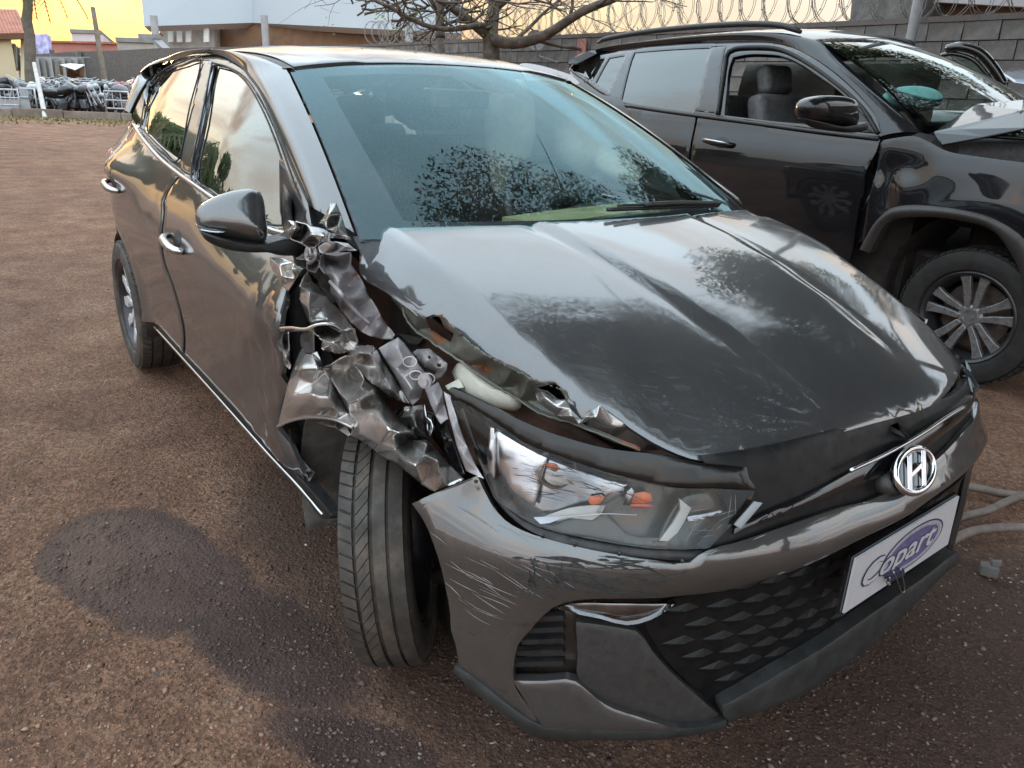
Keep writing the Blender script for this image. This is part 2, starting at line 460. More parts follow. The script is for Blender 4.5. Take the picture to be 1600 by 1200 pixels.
def rs3(pts, n):
    """n points evenly along a smooth 3d curve"""
    P = np.array(pts, float); d = np.r_[0, np.cumsum(np.linalg.norm(np.diff(P, axis=0), axis=1))]
    return [np.array([crom(d, P[:, k], x) for k in range(3)]) for x in np.linspace(0, d[-1], n)]
def pillow(name, outline, mid, h, mat, parent, n=7, back=.25, pw=2.4, **k):
    """a rounded body: closed 3d outline swollen by h along mid (and back*h the other way)"""
    O = [np.array(p, float) for p in outline]; c = sum(O)/len(O); d = np.array(mid, float); d /= np.linalg.norm(d)
    vs = []; fs = []; m_ = len(O)
    for sgn, hh in ((1, h), (-1, h*back)):
        base = len(vs)
        for i in range(n+1):
            r = math.cos(i/n*math.pi/2)**(2/pw) if i < n else 0; hgt = math.sin(i/n*math.pi/2)**(2/pw)*hh
            if i == n: vs.append(c+d*hgt*sgn)
            else: vs += [c+(p-c)*r+d*hgt*sgn for p in O]
        for i in range(n-1):
            for j in range(m_):
                q = (base+i*m_+j, base+i*m_+(j+1) % m_, base+(i+1)*m_+(j+1) % m_, base+(i+1)*m_+j); fs.append(q)
        for j in range(m_): fs.append((base+(n-1)*m_+j, base+(n-1)*m_+(j+1) % m_, base+n*m_))
    bm = bmesh.new(); bv = [bm.verts.new(v) for v in vs]
    for f in fs: bm.faces.new([bv[i] for i in f])
    bmesh.ops.remove_doubles(bm, verts=bm.verts, dist=1e-5); bmesh.ops.recalc_face_normals(bm, faces=bm.faces)
    V_ = [tuple(v.co) for v in bm.verts]; bm.verts.index_update(); F_ = [tuple(v.index for v in f.verts) for f in bm.faces]; bm.free()
    return mobj(name, V_, F_, mat, parent, True, **k)
# ------------------------------------------------------------------ materials
def srgb(*c):
    return tuple(((x/255/12.92) if x/255 <= .04045 else ((x/255+.055)/1.055)**2.4) for x in c)+(1,)
class MT:
    def __init__(s, name, base=(.5, .5, .5), rough=.5, metal=0.0, spec=.5, coat=0.0, coatr=.03, ior=1.5):
        s.m = bpy.data.materials.new(name); s.m.use_nodes = True; s.t = s.m.node_tree; s.n = s.t.nodes; s.l = s.t.links.new
        s.b = s.n['Principled BSDF']; s.o = s.n['Material Output']
        b = s.b.inputs; b['Base Color'].default_value = (*base[:3], 1); b['Roughness'].default_value = rough; b['Metallic'].default_value = metal
        b['Specular IOR Level'].default_value = spec; b['Coat Weight'].default_value = coat; b['Coat Roughness'].default_value = coatr; b['IOR'].default_value = ior
        s.tcn = s.n.new('ShaderNodeTexCoord')
    def new(s, t, **k):
        n = s.n.new(t)
        for a, b in k.items(): setattr(n, a, b)
        return n
    def obj(s, scale=(1, 1, 1), rot=(0, 0, 0)):
        mp = s.new('ShaderNodeMapping'); mp.inputs['Scale'].default_value = scale; mp.inputs['Rotation'].default_value = rot
        s.l(s.tcn.outputs['Object'], mp.inputs[0]); return mp.outputs[0]
    def noise(s, scale, detail=4, rough=.55, vec=None, dist=0):
        n = s.new('ShaderNodeTexNoise'); n.inputs['Scale'].default_value = scale; n.inputs['Detail'].default_value = detail
        n.inputs['Roughness'].default_value = rough; n.inputs['Distortion'].default_value = dist
        s.l(vec or s.tcn.outputs['Object'], n.inputs['Vector']); return n.outputs[0]
    def voro(s, scale, feature='F1', vec=None, out='Distance', rand=1):
        n = s.new('ShaderNodeTexVoronoi'); n.feature = feature; n.inputs['Scale'].default_value = scale; n.inputs['Randomness'].default_value = rand
        s.l(vec or s.tcn.outputs['Object'], n.inputs['Vector']); return n.outputs[out]
    def ramp(s, f, *st):
        r = s.new('ShaderNodeValToRGB'); e = r.color_ramp.elements
        while len(e) < len(st): e.new(.5)
        for i, (p, c) in enumerate(st):
            e[i].position = p; e[i].color = (*c[:3], 1) if isinstance(c, (tuple, list)) else (c, c, c, 1)
        s.l(f, r.inputs[0]); return r.outputs[0]
    def mix(s, f, a, b):
        n = s.new('ShaderNodeMix', data_type='RGBA')
        for i, x in ((0, f), (6, a), (7, b)):
            if isinstance(x, (int, float)): n.inputs[i].default_value = x if i == 0 else (x, x, x, 1)
            elif isinstance(x, tuple): n.inputs[i].default_value = (*x[:3], 1)
            else: s.l(x, n.inputs[i])
        return n.outputs[2]
    def math(s, op, a, b=0.0, clamp=False):
        n = s.new('ShaderNodeMath', operation=op); n.use_clamp = clamp
        for i, x in ((0, a), (1, b)):
            if isinstance(x, (int, float)): n.inputs[i].default_value = x
            else: s.l(x, n.inputs[i])
        return n.outputs[0]
    def col(s, x): s.l(x, s.b.inputs['Base Color']) if not isinstance(x, tuple) else None; return s
    def rough(s, x): s.l(x, s.b.inputs['Roughness']); return s
    def bump(s, h, dist=.002, strength=1.0, coat=False):
        n = s.new('ShaderNodeBump'); n.inputs['Distance'].default_value = dist; n.inputs['Strength'].default_value = strength
        s.l(h, n.inputs['Height']); s.l(n.outputs[0], s.b.inputs['Normal'])
        if coat: s.l(n.outputs[0], s.b.inputs['Coat Normal'])
        return s
    def sepxyz(s, src='Object'):
        n = s.new('ShaderNodeSeparateXYZ'); s.l(s.tcn.outputs[src], n.inputs[0]); return n.outputs
M = {}
def simple(name, base, rough=.5, metal=0.0, nz=None, var=.25, bump=0, bs=None, **k):
    t = MT(name, base, rough, metal, **k)
    if nz:
        f = t.noise(nz, 5); a = tuple(x*(1-var) for x in base[:3]); b = tuple(min(1, x*(1+var)) for x in base[:3])
        t.col(t.ramp(f, (.3, a), (.7, b)))
        t.rough(t.ramp(t.noise(nz*1.7, 4), (.3, max(.02, rough*.8)), (.7, min(1, rough*1.2))))
    if bump: t.bump(t.noise(bs or (nz or 20)*3, 4), bump)
    M[name] = t.m; return t
# dark grey pearl paint of the hatchback: metallic flake under clear coat, dust and water spots
def paint(name, base, *, cior=1.7, dust=(.20, .17, .15), dustamt=.16, scratch=False, metal=.55, brough=.34, wob=.0004):
    t = MT(name, base, brough, metal, coat=1.0, coatr=.02, spec=.06); t.b.inputs['Coat IOR'].default_value = cior
    d = t.math('MULTIPLY', t.ramp(t.noise(5, 6, .65), (.35, 0.0), (.8, 1.0)), dustamt)
    fl = t.ramp(t.noise(900, 1), (.3, tuple(x*.75 for x in base)), (.7, tuple(x*1.3 for x in base)))
    c = t.mix(d, fl, dust)
    sp = t.ramp(t.voro(160), (.06, 1.0), (.10, 0.0))
    spm = t.math('MULTIPLY', sp, t.ramp(t.noise(30, 2), (.55, 0.0), (.68, .16)))
    c = t.mix(spm, c, (.3, .29, .27))
    cr = t.math('ADD', t.math('MULTIPLY', d, .5), .025)
    if scratch:
        dark = t.math('MULTIPLY', t.ramp(t.noise(13, 7, .75, t.obj((1, 1.0, 3.6))), (.60, 0.0), (.635, 1.0)), t.ramp(t.noise(5, 3), (.46, 0.0), (.58, 1.0)))
        c = t.mix(t.math('MULTIPLY', dark, .75), c, (.012, .012, .012)); cr = t.math('ADD', cr, t.math('MULTIPLY', dark, .3))
    t.col(c); t.l(cr, t.b.inputs['Coat Roughness'])
    t.bump(t.noise(3.2, 1), wob*6, 1, True)
    M[name] = t.m; return t
paint('grey_paint', (.062, .062, .065), metal=.5, brough=.36, cior=1.95)
paint('grey_paint_scuffed', (.055, .053, .052), scratch=True, dustamt=.2, metal=.4, brough=.4, cior=2.0)
paint('wing_paint_skylit', (.42, .405, .39), metal=.7, brough=.25, cior=2.0)  # same grey paint, its base lightened as if lit by the sky
paint('black_paint', (.008, .008, .0095), cior=1.55, dustamt=.05, metal=.1, brough=.4, dust=(.10, .10, .11))
paint('pale_blue_paint', (.32, .40, .50), dustamt=.1)
# crushed panel: strained paint cracked to primer along creases, greys lightened for reflected light
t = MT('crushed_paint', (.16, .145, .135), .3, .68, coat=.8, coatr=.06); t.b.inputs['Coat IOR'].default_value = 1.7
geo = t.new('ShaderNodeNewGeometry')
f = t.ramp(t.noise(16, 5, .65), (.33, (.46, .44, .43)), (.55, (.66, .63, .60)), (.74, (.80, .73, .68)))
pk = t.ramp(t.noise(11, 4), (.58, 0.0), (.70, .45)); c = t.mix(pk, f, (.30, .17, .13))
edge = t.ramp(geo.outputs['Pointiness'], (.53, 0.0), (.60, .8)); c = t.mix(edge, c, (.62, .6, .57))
t.col(c); t.rough(t.ramp(t.noise(34, 4), (.3, .09), (.75, .26))); t.bump(t.noise(45, 4, .55, dist=.6), .0007)
M['crushed_paint'] = t.m
t = MT('primer_steel', (.3, .28, .29), .38, .15, coat=.4, coatr=.12)
f = t.ramp(t.noise(14, 6, .7), (.3, (.30, .28, .285)), (.55, (.46, .425, .435)), (.75, (.60, .56, .56)))
red = t.ramp(t.noise(17, 3), (.64, 0.0), (.70, .55)); c = t.mix(red, f, (.30, .10, .08)); t.col(c)
t.rough(t.ramp(t.noise(40, 4), (.3, .25), (.7, .6))); t.bump(t.noise(60, 5, .6), .0006); M['primer_steel'] = t.m
t = MT('inner_hood_steel', (.16, .16, .14), .5, .2, coat=.2, coatr=.2)
f = t.ramp(t.noise(9, 6, .7), (.3, (.08, .085, .07)), (.6, (.17, .17, .145)), (.8, (.24, .22, .18)))
ru = t.ramp(t.noise(7, 4), (.58, 0.0), (.66, .9)); c = t.mix(ru, f, (.34, .11, .035)); t.col(c); t.bump(t.noise(50, 4), .001); M['inner_hood_steel'] = t.m
simple('black_plastic', (.018, .018, .019), .45, nz=40, var=.4, bump=.0006, bs=300)
simple('gloss_black', (.008, .008, .009), .08, nz=30, var=.5, coat=.8)
simple('satin_black', (.006, .006, .0065), .42, nz=30, var=.5, spec=.28)
simple('seal_black', (.008, .0075, .007), .13, nz=26, var=.5, spec=.5)
simple('grey_plastic', (.036, .034, .033), .45, nz=60, var=.2, bump=.0006, bs=500)
simple('valance_plastic', (.024, .025, .025), .5, nz=25, var=.3, bump=.0008, bs=300)
simple('rubber_seal', (.012, .012, .012), .6, nz=80)
simple('dark_bay', (.022, .017, .015), .75, nz=16, var=.5, bump=.002)
simple('rusty_bay', (.085, .045, .032), .6, nz=12, var=.6, bump=.002)
simple('liner_felt', (.075, .068, .06), .85, nz=18, var=.4, bump=.002, bs=150)
simple('chrome', (.78, .78, .80), .06, 1.0, nz=20, var=.06)
simple('satin_chrome', (.55, .56, .57), .2, 1.0, nz=20, var=.1)
simple('alloy', (.72, .73, .75), .35, .45, nz=30, var=.12)
simple('alloy_dark', (.05, .05, .055), .35, .6, nz=30, var=.2)
simple('suv_alloy', (.24, .24, .245), .3, .6, nz=30, var=.3)
simple('brake_disc', (.2, .17, .15), .45, .9, nz=30)
simple('seat_cloth', (.22, .23, .25), .9, nz=90, var=.3)
simple('cabin_grey', (.30, .31, .32), .7, nz=30, var=.2)
simple('cabin_dark', (.09, .093, .098), .65, nz=30, var=.3)
simple('airbag_cloth', (.80, .80, .70), .85, nz=14, var=.12, bump=.003, bs=30)
simple('teal_cloth', (.13, .36, .34), .85, nz=20, var=.2, bump=.003, bs=30)
simple('white_plastic', (.62, .62, .6), .45, nz=20, var=.1)
simple('white_print', (.43, .42, .44), .5, nz=50, var=.03)
simple('navy_print', (.03, .03, .07), .5, nz=50, var=.1)
simple('purple_print', (.10, .085, .19), .5, nz=60, var=.25)
simple('silver_print', (.30, .29, .33), .5, nz=60, var=.15)
simple('pale_reflection', (.55, .56, .30), .6, nz=10, var=.2)
simple('bare_edge', (.55, .53, .50), .3, .9, nz=60)
RIMMED += [M['crushed_paint'], M['primer_steel']]
simple('hose_rubber', (.16, .13, .11), .6, nz=30, var=.3)
simple('frit_print', (.055, .050, .060), .5, nz=60, var=.1)
simple('debris_print', (.32, .29, .27), .6, nz=60, var=.3)
simple('scrape_pale', (.20, .19, .18), .6, nz=80)
simple('scrape_dark', (.012, .011, .011), .7, nz=80)
simple('chrome_pale', (.70, .74, .80), .16, 1.0, nz=10, var=.15)
simple('wire_steel', (.55, .54, .5), .3, 1.0, nz=50)
simple('orange_reflection_tint', (.85, .16, .03), .25, nz=30, coat=.5)
simple('amber_marker', (.8, .25, .04), .3, nz=30, coat=.5)
simple('red_lens', (.5, .02, .015), .12, nz=30, coat=1.0)
# tyre
t = MT('tyre_rubber', (.03, .028, .026), .75)
f = t.ramp(t.noise(9, 6, .7), (.3, (.022, .021, .020)), (.52, (.055, .047, .040)), (.72, (.13, .10, .075)))
t.col(f); t.bump(t.noise(160, 3), .0008); t.rough(t.ramp(t.noise(25), (.3, .5), (.7, .9))); M['tyre_rubber'] = t.m
simple('tyre_black', (.014, .0135, .013), .6, nz=20, var=.4, bump=.0005, bs=200)
# glass: tinted sheet that mirrors by Fresnel
def glass(name, tint, ior=1.5, rough=0.0, boost=1.0, dirt=.06, gcol=(.96, 1, .99)):
    m = bpy.data.materials.new(name); m.use_nodes = True; n = m.node_tree.nodes; l = m.node_tree.links.new; n.clear()
    o = n.new('ShaderNodeOutputMaterial'); mx = n.new('ShaderNodeMixShader'); tr = n.new('ShaderNodeBsdfTransparent'); tr.inputs[0].default_value = (*tint, 1)
    gl = n.new('ShaderNodeBsdfGlossy'); gl.inputs['Roughness'].default_value = rough; gl.inputs[0].default_value = (*gcol, 1)
    fr = n.new('ShaderNodeFresnel'); fr.inputs[0].default_value = ior
    mu = n.new('ShaderNodeMath'); mu.operation = 'MULTIPLY'; mu.use_clamp = True; mu.inputs[1].default_value = boost; l(fr.outputs[0], mu.inputs[0])
    l(mu.outputs[0], mx.inputs[0]); l(tr.outputs[0], mx.inputs[1]); l(gl.outputs[0], mx.inputs[2])
    tc_ = n.new('ShaderNodeTexCoord'); nz = n.new('ShaderNodeTexNoise'); nz.inputs['Scale'].default_value = 6; nz.inputs['Detail'].default_value = 7; l(tc_.outputs['Object'], nz.inputs['Vector'])
    rp = n.new('ShaderNodeMapRange'); rp.inputs[1].default_value = .45; rp.inputs[2].default_value = .8; rp.inputs[4].default_value = dirt; l(nz.outputs[0], rp.inputs[0])
    df = n.new('ShaderNodeBsdfDiffuse'); df.inputs[0].default_value = (.45, .42, .38, 1); m2 = n.new('ShaderNodeMixShader')
    l(rp.outputs[0], m2.inputs[0]); l(mx.outputs[0], m2.inputs[1]); l(df.outputs[0], m2.inputs[2]); l(m2.outputs[0], o.inputs[0])
    M[name] = m
glass('windscreen_glass', (.86, .95, .93), 1.52, boost=.82, dirt=.05, gcol=(.62, .93, 1.0))
glass('side_glass', (.58, .62, .56), 1.9, boost=1.9, dirt=.03)
glass('suv_glass', (.05, .055, .06), 1.9, boost=1.3, dirt=.05)
glass('suv_screen', (.62, .72, .68), 1.55, boost=1.2, dirt=.04)
glass('lens_glass', (.88, .88, .88), 1.5, boost=.75, dirt=.05)
# scratched lens shell
t = MT('reflector', (.55, .56, .58), .12, 1.0); t.col(t.ramp(t.noise(12, 4), (.3, (.16, .165, .18)), (.7, (.40, .41, .44)))); M['reflector'] = t.m
simple('lamp_dark', (.030, .024, .020), .3, nz=14, var=.5, coat=.5)
# background surfaces
t = MT('red_dirt', (.2, .13, .1), .9)
big = t.noise(.35, 5, .6); med = t.noise(3.0, 7, .65); fin = t.noise(70, 4, .7)
c1 = t.ramp(med, (.28, (.205, .104, .064)), (.5, (.345, .190, .122)), (.72, (.48, .305, .205)))
c2 = t.ramp(big, (.3, (.75, .72, .74)), (.7, (1.12, 1.08, 1.02)))
n_ = t.new('ShaderNodeMix', data_type='RGBA', blend_type='MULTIPLY'); n_.inputs[0].default_value = 1; t.l(c1, n_.inputs[6]); t.l(c2, n_.inputs[7]); c = n_.outputs[2]
vc = t.new('ShaderNodeMix', data_type='RGBA', blend_type='MULTIPLY'); vc.inputs[0].default_value = 1; t.l(c, vc.inputs[6])
g1 = t.new('ShaderNodeSeparateColor'); t.l(t.voro(75, out='Color'), g1.inputs[0]); g2 = t.new('ShaderNodeSeparateColor'); t.l(t.voro(190, out='Color'), g2.inputs[0])
gg = t.math('ADD', t.math('MULTIPLY', g1.outputs[0], .55), t.math('MULTIPLY', g2.outputs[0], .45)); t.l(t.ramp(gg, (.12, (.52, .48, .46)), (.5, (.92, .90, .88)), (.88, (1.45, 1.40, 1.34))), vc.inputs[7]); c = vc.outputs[2]
c = t.mix(t.ramp(fin, (.33, .6), (.52, 0.0)), c, (.085, .048, .034))
c = t.mix(t.ramp(t.noise(28, 3), (.62, 0.0), (.75, .5)), c, (.40, .31, .25))
# the damp, oily stain (its own shape on the ground) at the near left wheel and a damp run under the nose
def blob(cx, cy, rx, ry, rot, soft, amp=.5, ns=2.2):
    """1 inside a ragged patch on the ground, 0 outside"""
    mp = t.new('ShaderNodeMapping'); mp.vector_type = 'TEXTURE'; mp.inputs['Location'].default_value = (cx, cy, 0); mp.inputs['Rotation'].default_value = (0, 0, rot); mp.inputs['Scale'].default_value = (rx, ry, 1)
    t.l(t.tcn.outputs['Object'], mp.inputs[0])
    ss = t.new('ShaderNodeVectorMath', operation='MULTIPLY'); t.l(mp.outputs[0], ss.inputs[0]); ss.inputs[1].default_value = (1, 1, 0)
    ln = t.new('ShaderNodeVectorMath', operation='LENGTH'); t.l(ss.outputs[0], ln.inputs[0])
    d = t.math('ADD', ln.outputs['Value'], t.math('MULTIPLY', t.math('SUBTRACT', t.noise(ns, 6, .62), .5), amp*2))
    r = t.new('ShaderNodeMapRange'); r.interpolation_type = 'SMOOTHSTEP'; t.l(d, r.inputs[0]); r.inputs[1].default_value = 1-soft; r.inputs[2].default_value = 1+soft; r.inputs[3].default_value = 1; r.inputs[4].default_value = 0
    return r.outputs[0]
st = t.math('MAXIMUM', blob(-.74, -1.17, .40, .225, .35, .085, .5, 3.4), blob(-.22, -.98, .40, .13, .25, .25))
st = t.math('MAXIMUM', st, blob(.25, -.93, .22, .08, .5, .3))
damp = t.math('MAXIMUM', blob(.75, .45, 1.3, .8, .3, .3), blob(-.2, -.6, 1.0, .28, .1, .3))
pale = t.math('MULTIPLY', t.ramp(med, (.4, 0.0), (.7, .5)), 1.0)
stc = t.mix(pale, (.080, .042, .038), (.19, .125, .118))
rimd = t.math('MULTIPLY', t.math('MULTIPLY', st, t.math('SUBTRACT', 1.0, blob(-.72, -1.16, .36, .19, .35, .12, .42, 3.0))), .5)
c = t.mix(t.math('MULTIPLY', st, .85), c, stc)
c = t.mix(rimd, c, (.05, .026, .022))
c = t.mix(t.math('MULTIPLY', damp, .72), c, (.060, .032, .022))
t.col(c)
wet = t.math('MAXIMUM', t.math('MULTIPLY', st, .9), t.math('MULTIPLY', damp, .65))
rr = t.math('SUBTRACT', .92, t.math('MULTIPLY', wet, .38)); t.rough(rr)
hh = t.math('ADD', t.math('MULTIPLY', t.noise(9, 6, .72), .55), t.math('MULTIPLY', t.noise(60, 6, .78), .8))
hh = t.math('ADD', hh, t.math('MULTIPLY', t.voro(95, vec=None), -.35))
t.bump(hh, .045, 1.0); M['red_dirt'] = t.m
def stone(name, cols, scale=3, rough=.9, bump=.003, bs=40):
    q = MT(name, cols[1], rough); k = len(cols)
    q.col(q.ramp(q.noise(scale, 7, .68), *[(.3+.4*i/(k-1), c_) for i, c_ in enumerate(cols)])); q.bump(q.noise(bs, 5, .65), bump); M[name] = q.m; return q
stone('block_grey', [(.085, .08, .075), (.15, .145, .14), (.24, .23, .22)], 4)
stone('block_far', [(.26, .24, .21), (.37, .35, .32), (.45, .43, .40)], 1.2)
stone('mortar', [(.10, .09, .085), (.16, .15, .14)], 8)
stone('kerb_stone', [(.12, .09, .075), (.21, .17, .14), (.3, .26, .22)], 2)
stone('plaster_cream', [(.55, .47, .30), (.64, .56, .38)], 1)
stone('plaster_red', [(.36, .16, .13), (.46, .23, .19)], .8)
stone('plaster_white', [(.5, .5, .52), (.62, .62, .64)], .8)
stone('cladding', [(.36, .40, .43), (.40, .44, .475)], .15, .55, 0)
stone('clay_tile', [(.26, .09, .06), (.38, .15, .10), (.45, .2, .14)], 2)
q = MT('gravel', (.2, .13, .1), .9); gi = q.new('ShaderNodeNewGeometry'); q.col(q.ramp(gi.outputs['Random Per Island'], (0, (.11, .056, .038)), (.5, (.24, .135, .088)), (.94, (.32, .20, .14)), (1.0, (.38, .28, .215)))); q.bump(q.noise(300, 4), .0005); M['gravel'] = q.m
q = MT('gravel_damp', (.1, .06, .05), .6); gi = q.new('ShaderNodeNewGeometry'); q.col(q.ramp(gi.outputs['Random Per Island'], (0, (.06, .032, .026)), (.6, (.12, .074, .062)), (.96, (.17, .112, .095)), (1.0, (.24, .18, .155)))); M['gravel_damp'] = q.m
stone('bark', [(.035, .026, .02), (.09, .07, .055), (.16, .13, .105)], 6, .95, .01, 25)
stone('palm_bark', [(.06, .05, .04), (.15, .125, .10)], 6, .95, .01, 18)
stone('old_wood', [(.12, .095, .07), (.24, .2, .15)], 5, .9, .003, 30)
stone('brown_wood', [(.10, .05, .025), (.19, .10, .05)], 1.2, .8, .003, 30)
stone('galvanised', [(.28, .29, .30), (.40, .41, .42)], 3, .5, .001, 30)
stone('sheet_grey', [(.17, .18, .175), (.27, .28, .27)], 1.5, .6, .001, 30)
stone('dry_grass', [(.16, .15, .06), (.26, .23, .11)], 5, .9, 0)
simple('window_dark', (.02, .022, .025), .15, nz=3, var=.3)
simple('billboard', (.35, .34, .55), .6, nz=3, var=.5)
simple('white_paint', (.6, .6, .58), .6, nz=8, var=.15)
simple('grey_pole', (.28, .30, .32), .5, nz=8, var=.15)
for nm, c_ in (('moto_black', (.015, .015, .017)), ('moto_grey', (.16, .17, .19)), ('moto_red', (.30, .03, .03)), ('moto_silver', (.45, .47, .5)), ('moto_white', (.6, .62, .65))):
    simple(nm, c_, .35, nz=8, var=.25, coat=.5)
def leafmat(name, a, b, tr=.35):
    q = MT(name, a, .55); gi = q.new('ShaderNodeNewGeometry')
    q.col(q.mix(gi.outputs['Random Per Island'], a, b)); q.b.inputs['Subsurface Weight'].default_value = 0
    tl = q.new('ShaderNodeBsdfTranslucent'); tl.inputs[0].default_value = (b[0]*1.3, b[1]*1.5, b[2], 1); mx = q.new('ShaderNodeMixShader'); mx.inputs[0].default_value = tr
    q.l(q.b.outputs[0], mx.inputs[1]); q.l(tl.outputs[0], mx.inputs[2]); q.l(mx.outputs[0], q.o.inputs[0]); M[name] = q.m
leafmat('leaf_dark', (.022, .045, .012), (.05, .085, .022), .2)
leafmat('leaf_green', (.04, .075, .02), (.085, .12, .035), .3)
leafmat('leaf_young', (.14, .20, .03), (.22, .26, .05), .5)
leafmat('palm_leaf', (.05, .07, .02), (.12, .12, .04), .3)
# ------------------------------------------------------------------ ground
gm = MB()
n_ = 60
def gax(): 
    a = list(np.linspace(-6, 8, 57)); return a
xs_ = [-1500, -300, -100, -60, -40, -30, -22, -16, -12, -9, -7]+list(np.linspace(-6, 3, 61))+[4, 6, 9, 14, 20, 40, 100, 400, 1500]
ys_ = [-1500, -300, -80, -40, -20, -12, -8, -5]+list(np.linspace(-4, 4, 61))+[5, 6, 8, 12, 20, 40, 90, 300, 1500]
vs = []
for x in xs_:
    for y in ys_:
        k = 1 if (-6 <= x <= 3 and -4 <= y <= 4) else 0
        z = (.010*mnoise.noise((x*1.1, y*1.1, 0))+.006*mnoise.noise((x*3.3, y*3.3, 2))-.012)*k*min(1, (min(x+6, 3-x, y+4, 4-y))/.6 if k else 0)
        vs.append((x, y, z))
ny = len(ys_)
gnd = mobj('ground', vs, [(i*ny+j, (i+1)*ny+j, (i+1)*ny+j+1, i*ny+j+1) for i in range(len(xs_)-1) for j in range(ny-1)], M['red_dirt'])
gnd['kind'] = 'structure'
# loose stones and grit: one mass
rg_ = random.Random(4)
ico = [(0, 0, 1), (.9, 0, .1), (.28, .85, .15), (-.72, .53, -.05), (-.72, -.53, .1), (.28, -.85, 0), (0, 0, -.7)]
icf = [(0, 1, 2), (0, 2, 3), (0, 3, 4), (0, 4, 5), (0, 5, 1), (6, 2, 1), (6, 3, 2), (6, 4, 3), (6, 5, 4), (6, 1, 5)]
N_ = 85000; V_ = np.zeros((N_*7, 3)); base_ = np.array(ico); F_ = []
rs_ = np.random.RandomState(7); cnt = 0
while cnt < N_:
    # denser toward the camera, where stones are seen singly
    r = abs(rs_.normal(0, 1))*2.6+.35; a = rs_.uniform(R(95), R(240)); x = CAM[0]+r*math.cos(a)*1.25; y = CAM[1]+r*math.sin(a)*1.1+.2
    s_ = min(.012, .0020*(1+rs_.exponential(.65)))*(1 if rs_.rand() > .004 else 2.4)
    sc = np.array([s_*rs_.uniform(.8, 1.6), s_*rs_.uniform(.7, 1.1), s_*rs_.uniform(.35, .7)]); th = rs_.uniform(0, 6.28); c_, si = math.cos(th), math.sin(th)
    p = (base_+rs_.uniform(-.18, .18, (7, 3)))*sc; q = np.stack([p[:, 0]*c_-p[:, 1]*si, p[:, 0]*si+p[:, 1]*c_, p[:, 2]], 1)
    z = .010*mnoise.noise((x*1.1, y*1.1, 0))+.006*mnoise.noise((x*3.3, y*3.3, 2))-.012
    V_[cnt*7:cnt*7+7] = q+[x, y, z+s_*.12]; cnt += 1
fa_ = (np.array(icf)[None]+(np.arange(N_)*7)[:, None, None]).reshape(-1, 3)
me = bpy.data.meshes.new('gravel'); me.vertices.add(N_*7); me.vertices.foreach_set('co', V_.ravel()); me.loops.add(len(fa_)*3); me.loops.foreach_set('vertex_index', fa_.ravel().astype(np.int32))
me.polygons.add(len(fa_)); me.polygons.foreach_set('loop_start', np.arange(len(fa_), dtype=np.int32)*3); me.update(calc_edges=True); me.materials.append(M['gravel']); me.materials.append(M['gravel_damp'])
cen_ = V_.reshape(N_, 7, 3)[:, 0, :2]
def inel(cx, cy, rx, ry, rot):
    d = cen_-[cx, cy]; a = (d[:, 0]*math.cos(rot)+d[:, 1]*math.sin(rot))/rx; b = (-d[:, 0]*math.sin(rot)+d[:, 1]*math.cos(rot))/ry; return a*a+b*b < 1
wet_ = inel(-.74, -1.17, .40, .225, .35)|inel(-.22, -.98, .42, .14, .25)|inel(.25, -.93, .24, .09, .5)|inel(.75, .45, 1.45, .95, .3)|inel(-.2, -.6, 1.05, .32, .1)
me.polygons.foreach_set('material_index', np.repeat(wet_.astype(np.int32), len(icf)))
gv = bpy.data.objects.new('gravel', me); COL.objects.link(gv); gv['kind'] = 'stuff'
def pebble(u, v, s_, mat, label):
    X = U(u, v, z=.0); b = MB(); r2 = random.Random(u)
    b.add([(X[0]+p[0]*s_*r2.uniform(.8, 1.2), X[1]+p[1]*s_*.8, X[2]+p[2]*s_*.5+.002) for p in ico], icf)
    tag(subsurf(b.build('pebble', mat), 2), label, 'stone')
pebble(478, 852, .010, M['white_paint'], 'white pebble on the damp ground beside the front tyre')
pebble(140, 1042, .012, M['block_far'], 'flat grey stone lying on dirt at lower left of picture')
pebble(347, 912, .014, M['block_grey'], 'dark lump of stone in the damp patch on the dirt')
# ------------------------------------------------------------------ right hand block wall (plane y = 8) with razor wire
WY = 8.0; WT = 2.2
wall = thing('block_wall', 'tall grey concrete block wall behind the black SUV', 'wall', (-6, WY, 0))
MB().box((-9, WY+.12, WT/2-.01), (26, .18, WT-.02)).build('wall_core', M['mortar'], wall)
bvs = []
bm0 = MB(); bm0.box((0, 0, 0), (.385, .05, .185)); tmpl = {}
for k in range(5):
    r2 = random.Random(k); q = MB(); q.box((0, 0, 0), (.385, .05, .185)); v2 = [Vector(v)+Vector((r2.uniform(-.004, .004), r2.uniform(-.006, .006), r2.uniform(-.004, .004))) for v in q.v]
    m_ = bpy.data.meshes.new('block'); m_.from_pydata(v2, [], q.f); m_.materials.append(M['block_grey']); tmpl[k] = m_
cnt = 0; rest = MB()
for i in range(11):
    for j in range(64):
        x = -21+.4*j+(.2 if i % 2 else 0); z = .1+.2*i; u, v = V((x, WY, z))
        vis = (800 < u < 1640 and -30 < v < 240) and z > 1.0 and (x-CAM[0]) < 0
        r2 = random.Random(i*100+j)
        if vis and cnt < 290 and x > -12.5:
            o = bpy.data.objects.new('block', tmpl[r2.randrange(5)]); COL.objects.link(o); o.parent = wall
            o.location = (x+6, .02+r2.uniform(-.004, .004), z); cnt += 1
        else: rest.box((x, WY+.02, z), (.385, .05, .185))
rest.build('block_courses', M['block_grey'], wall, kind='stuff')
MB().box((-9, WY+.10, WT+.03), (26, .24, .06)).build('coping', M['mortar'], wall)
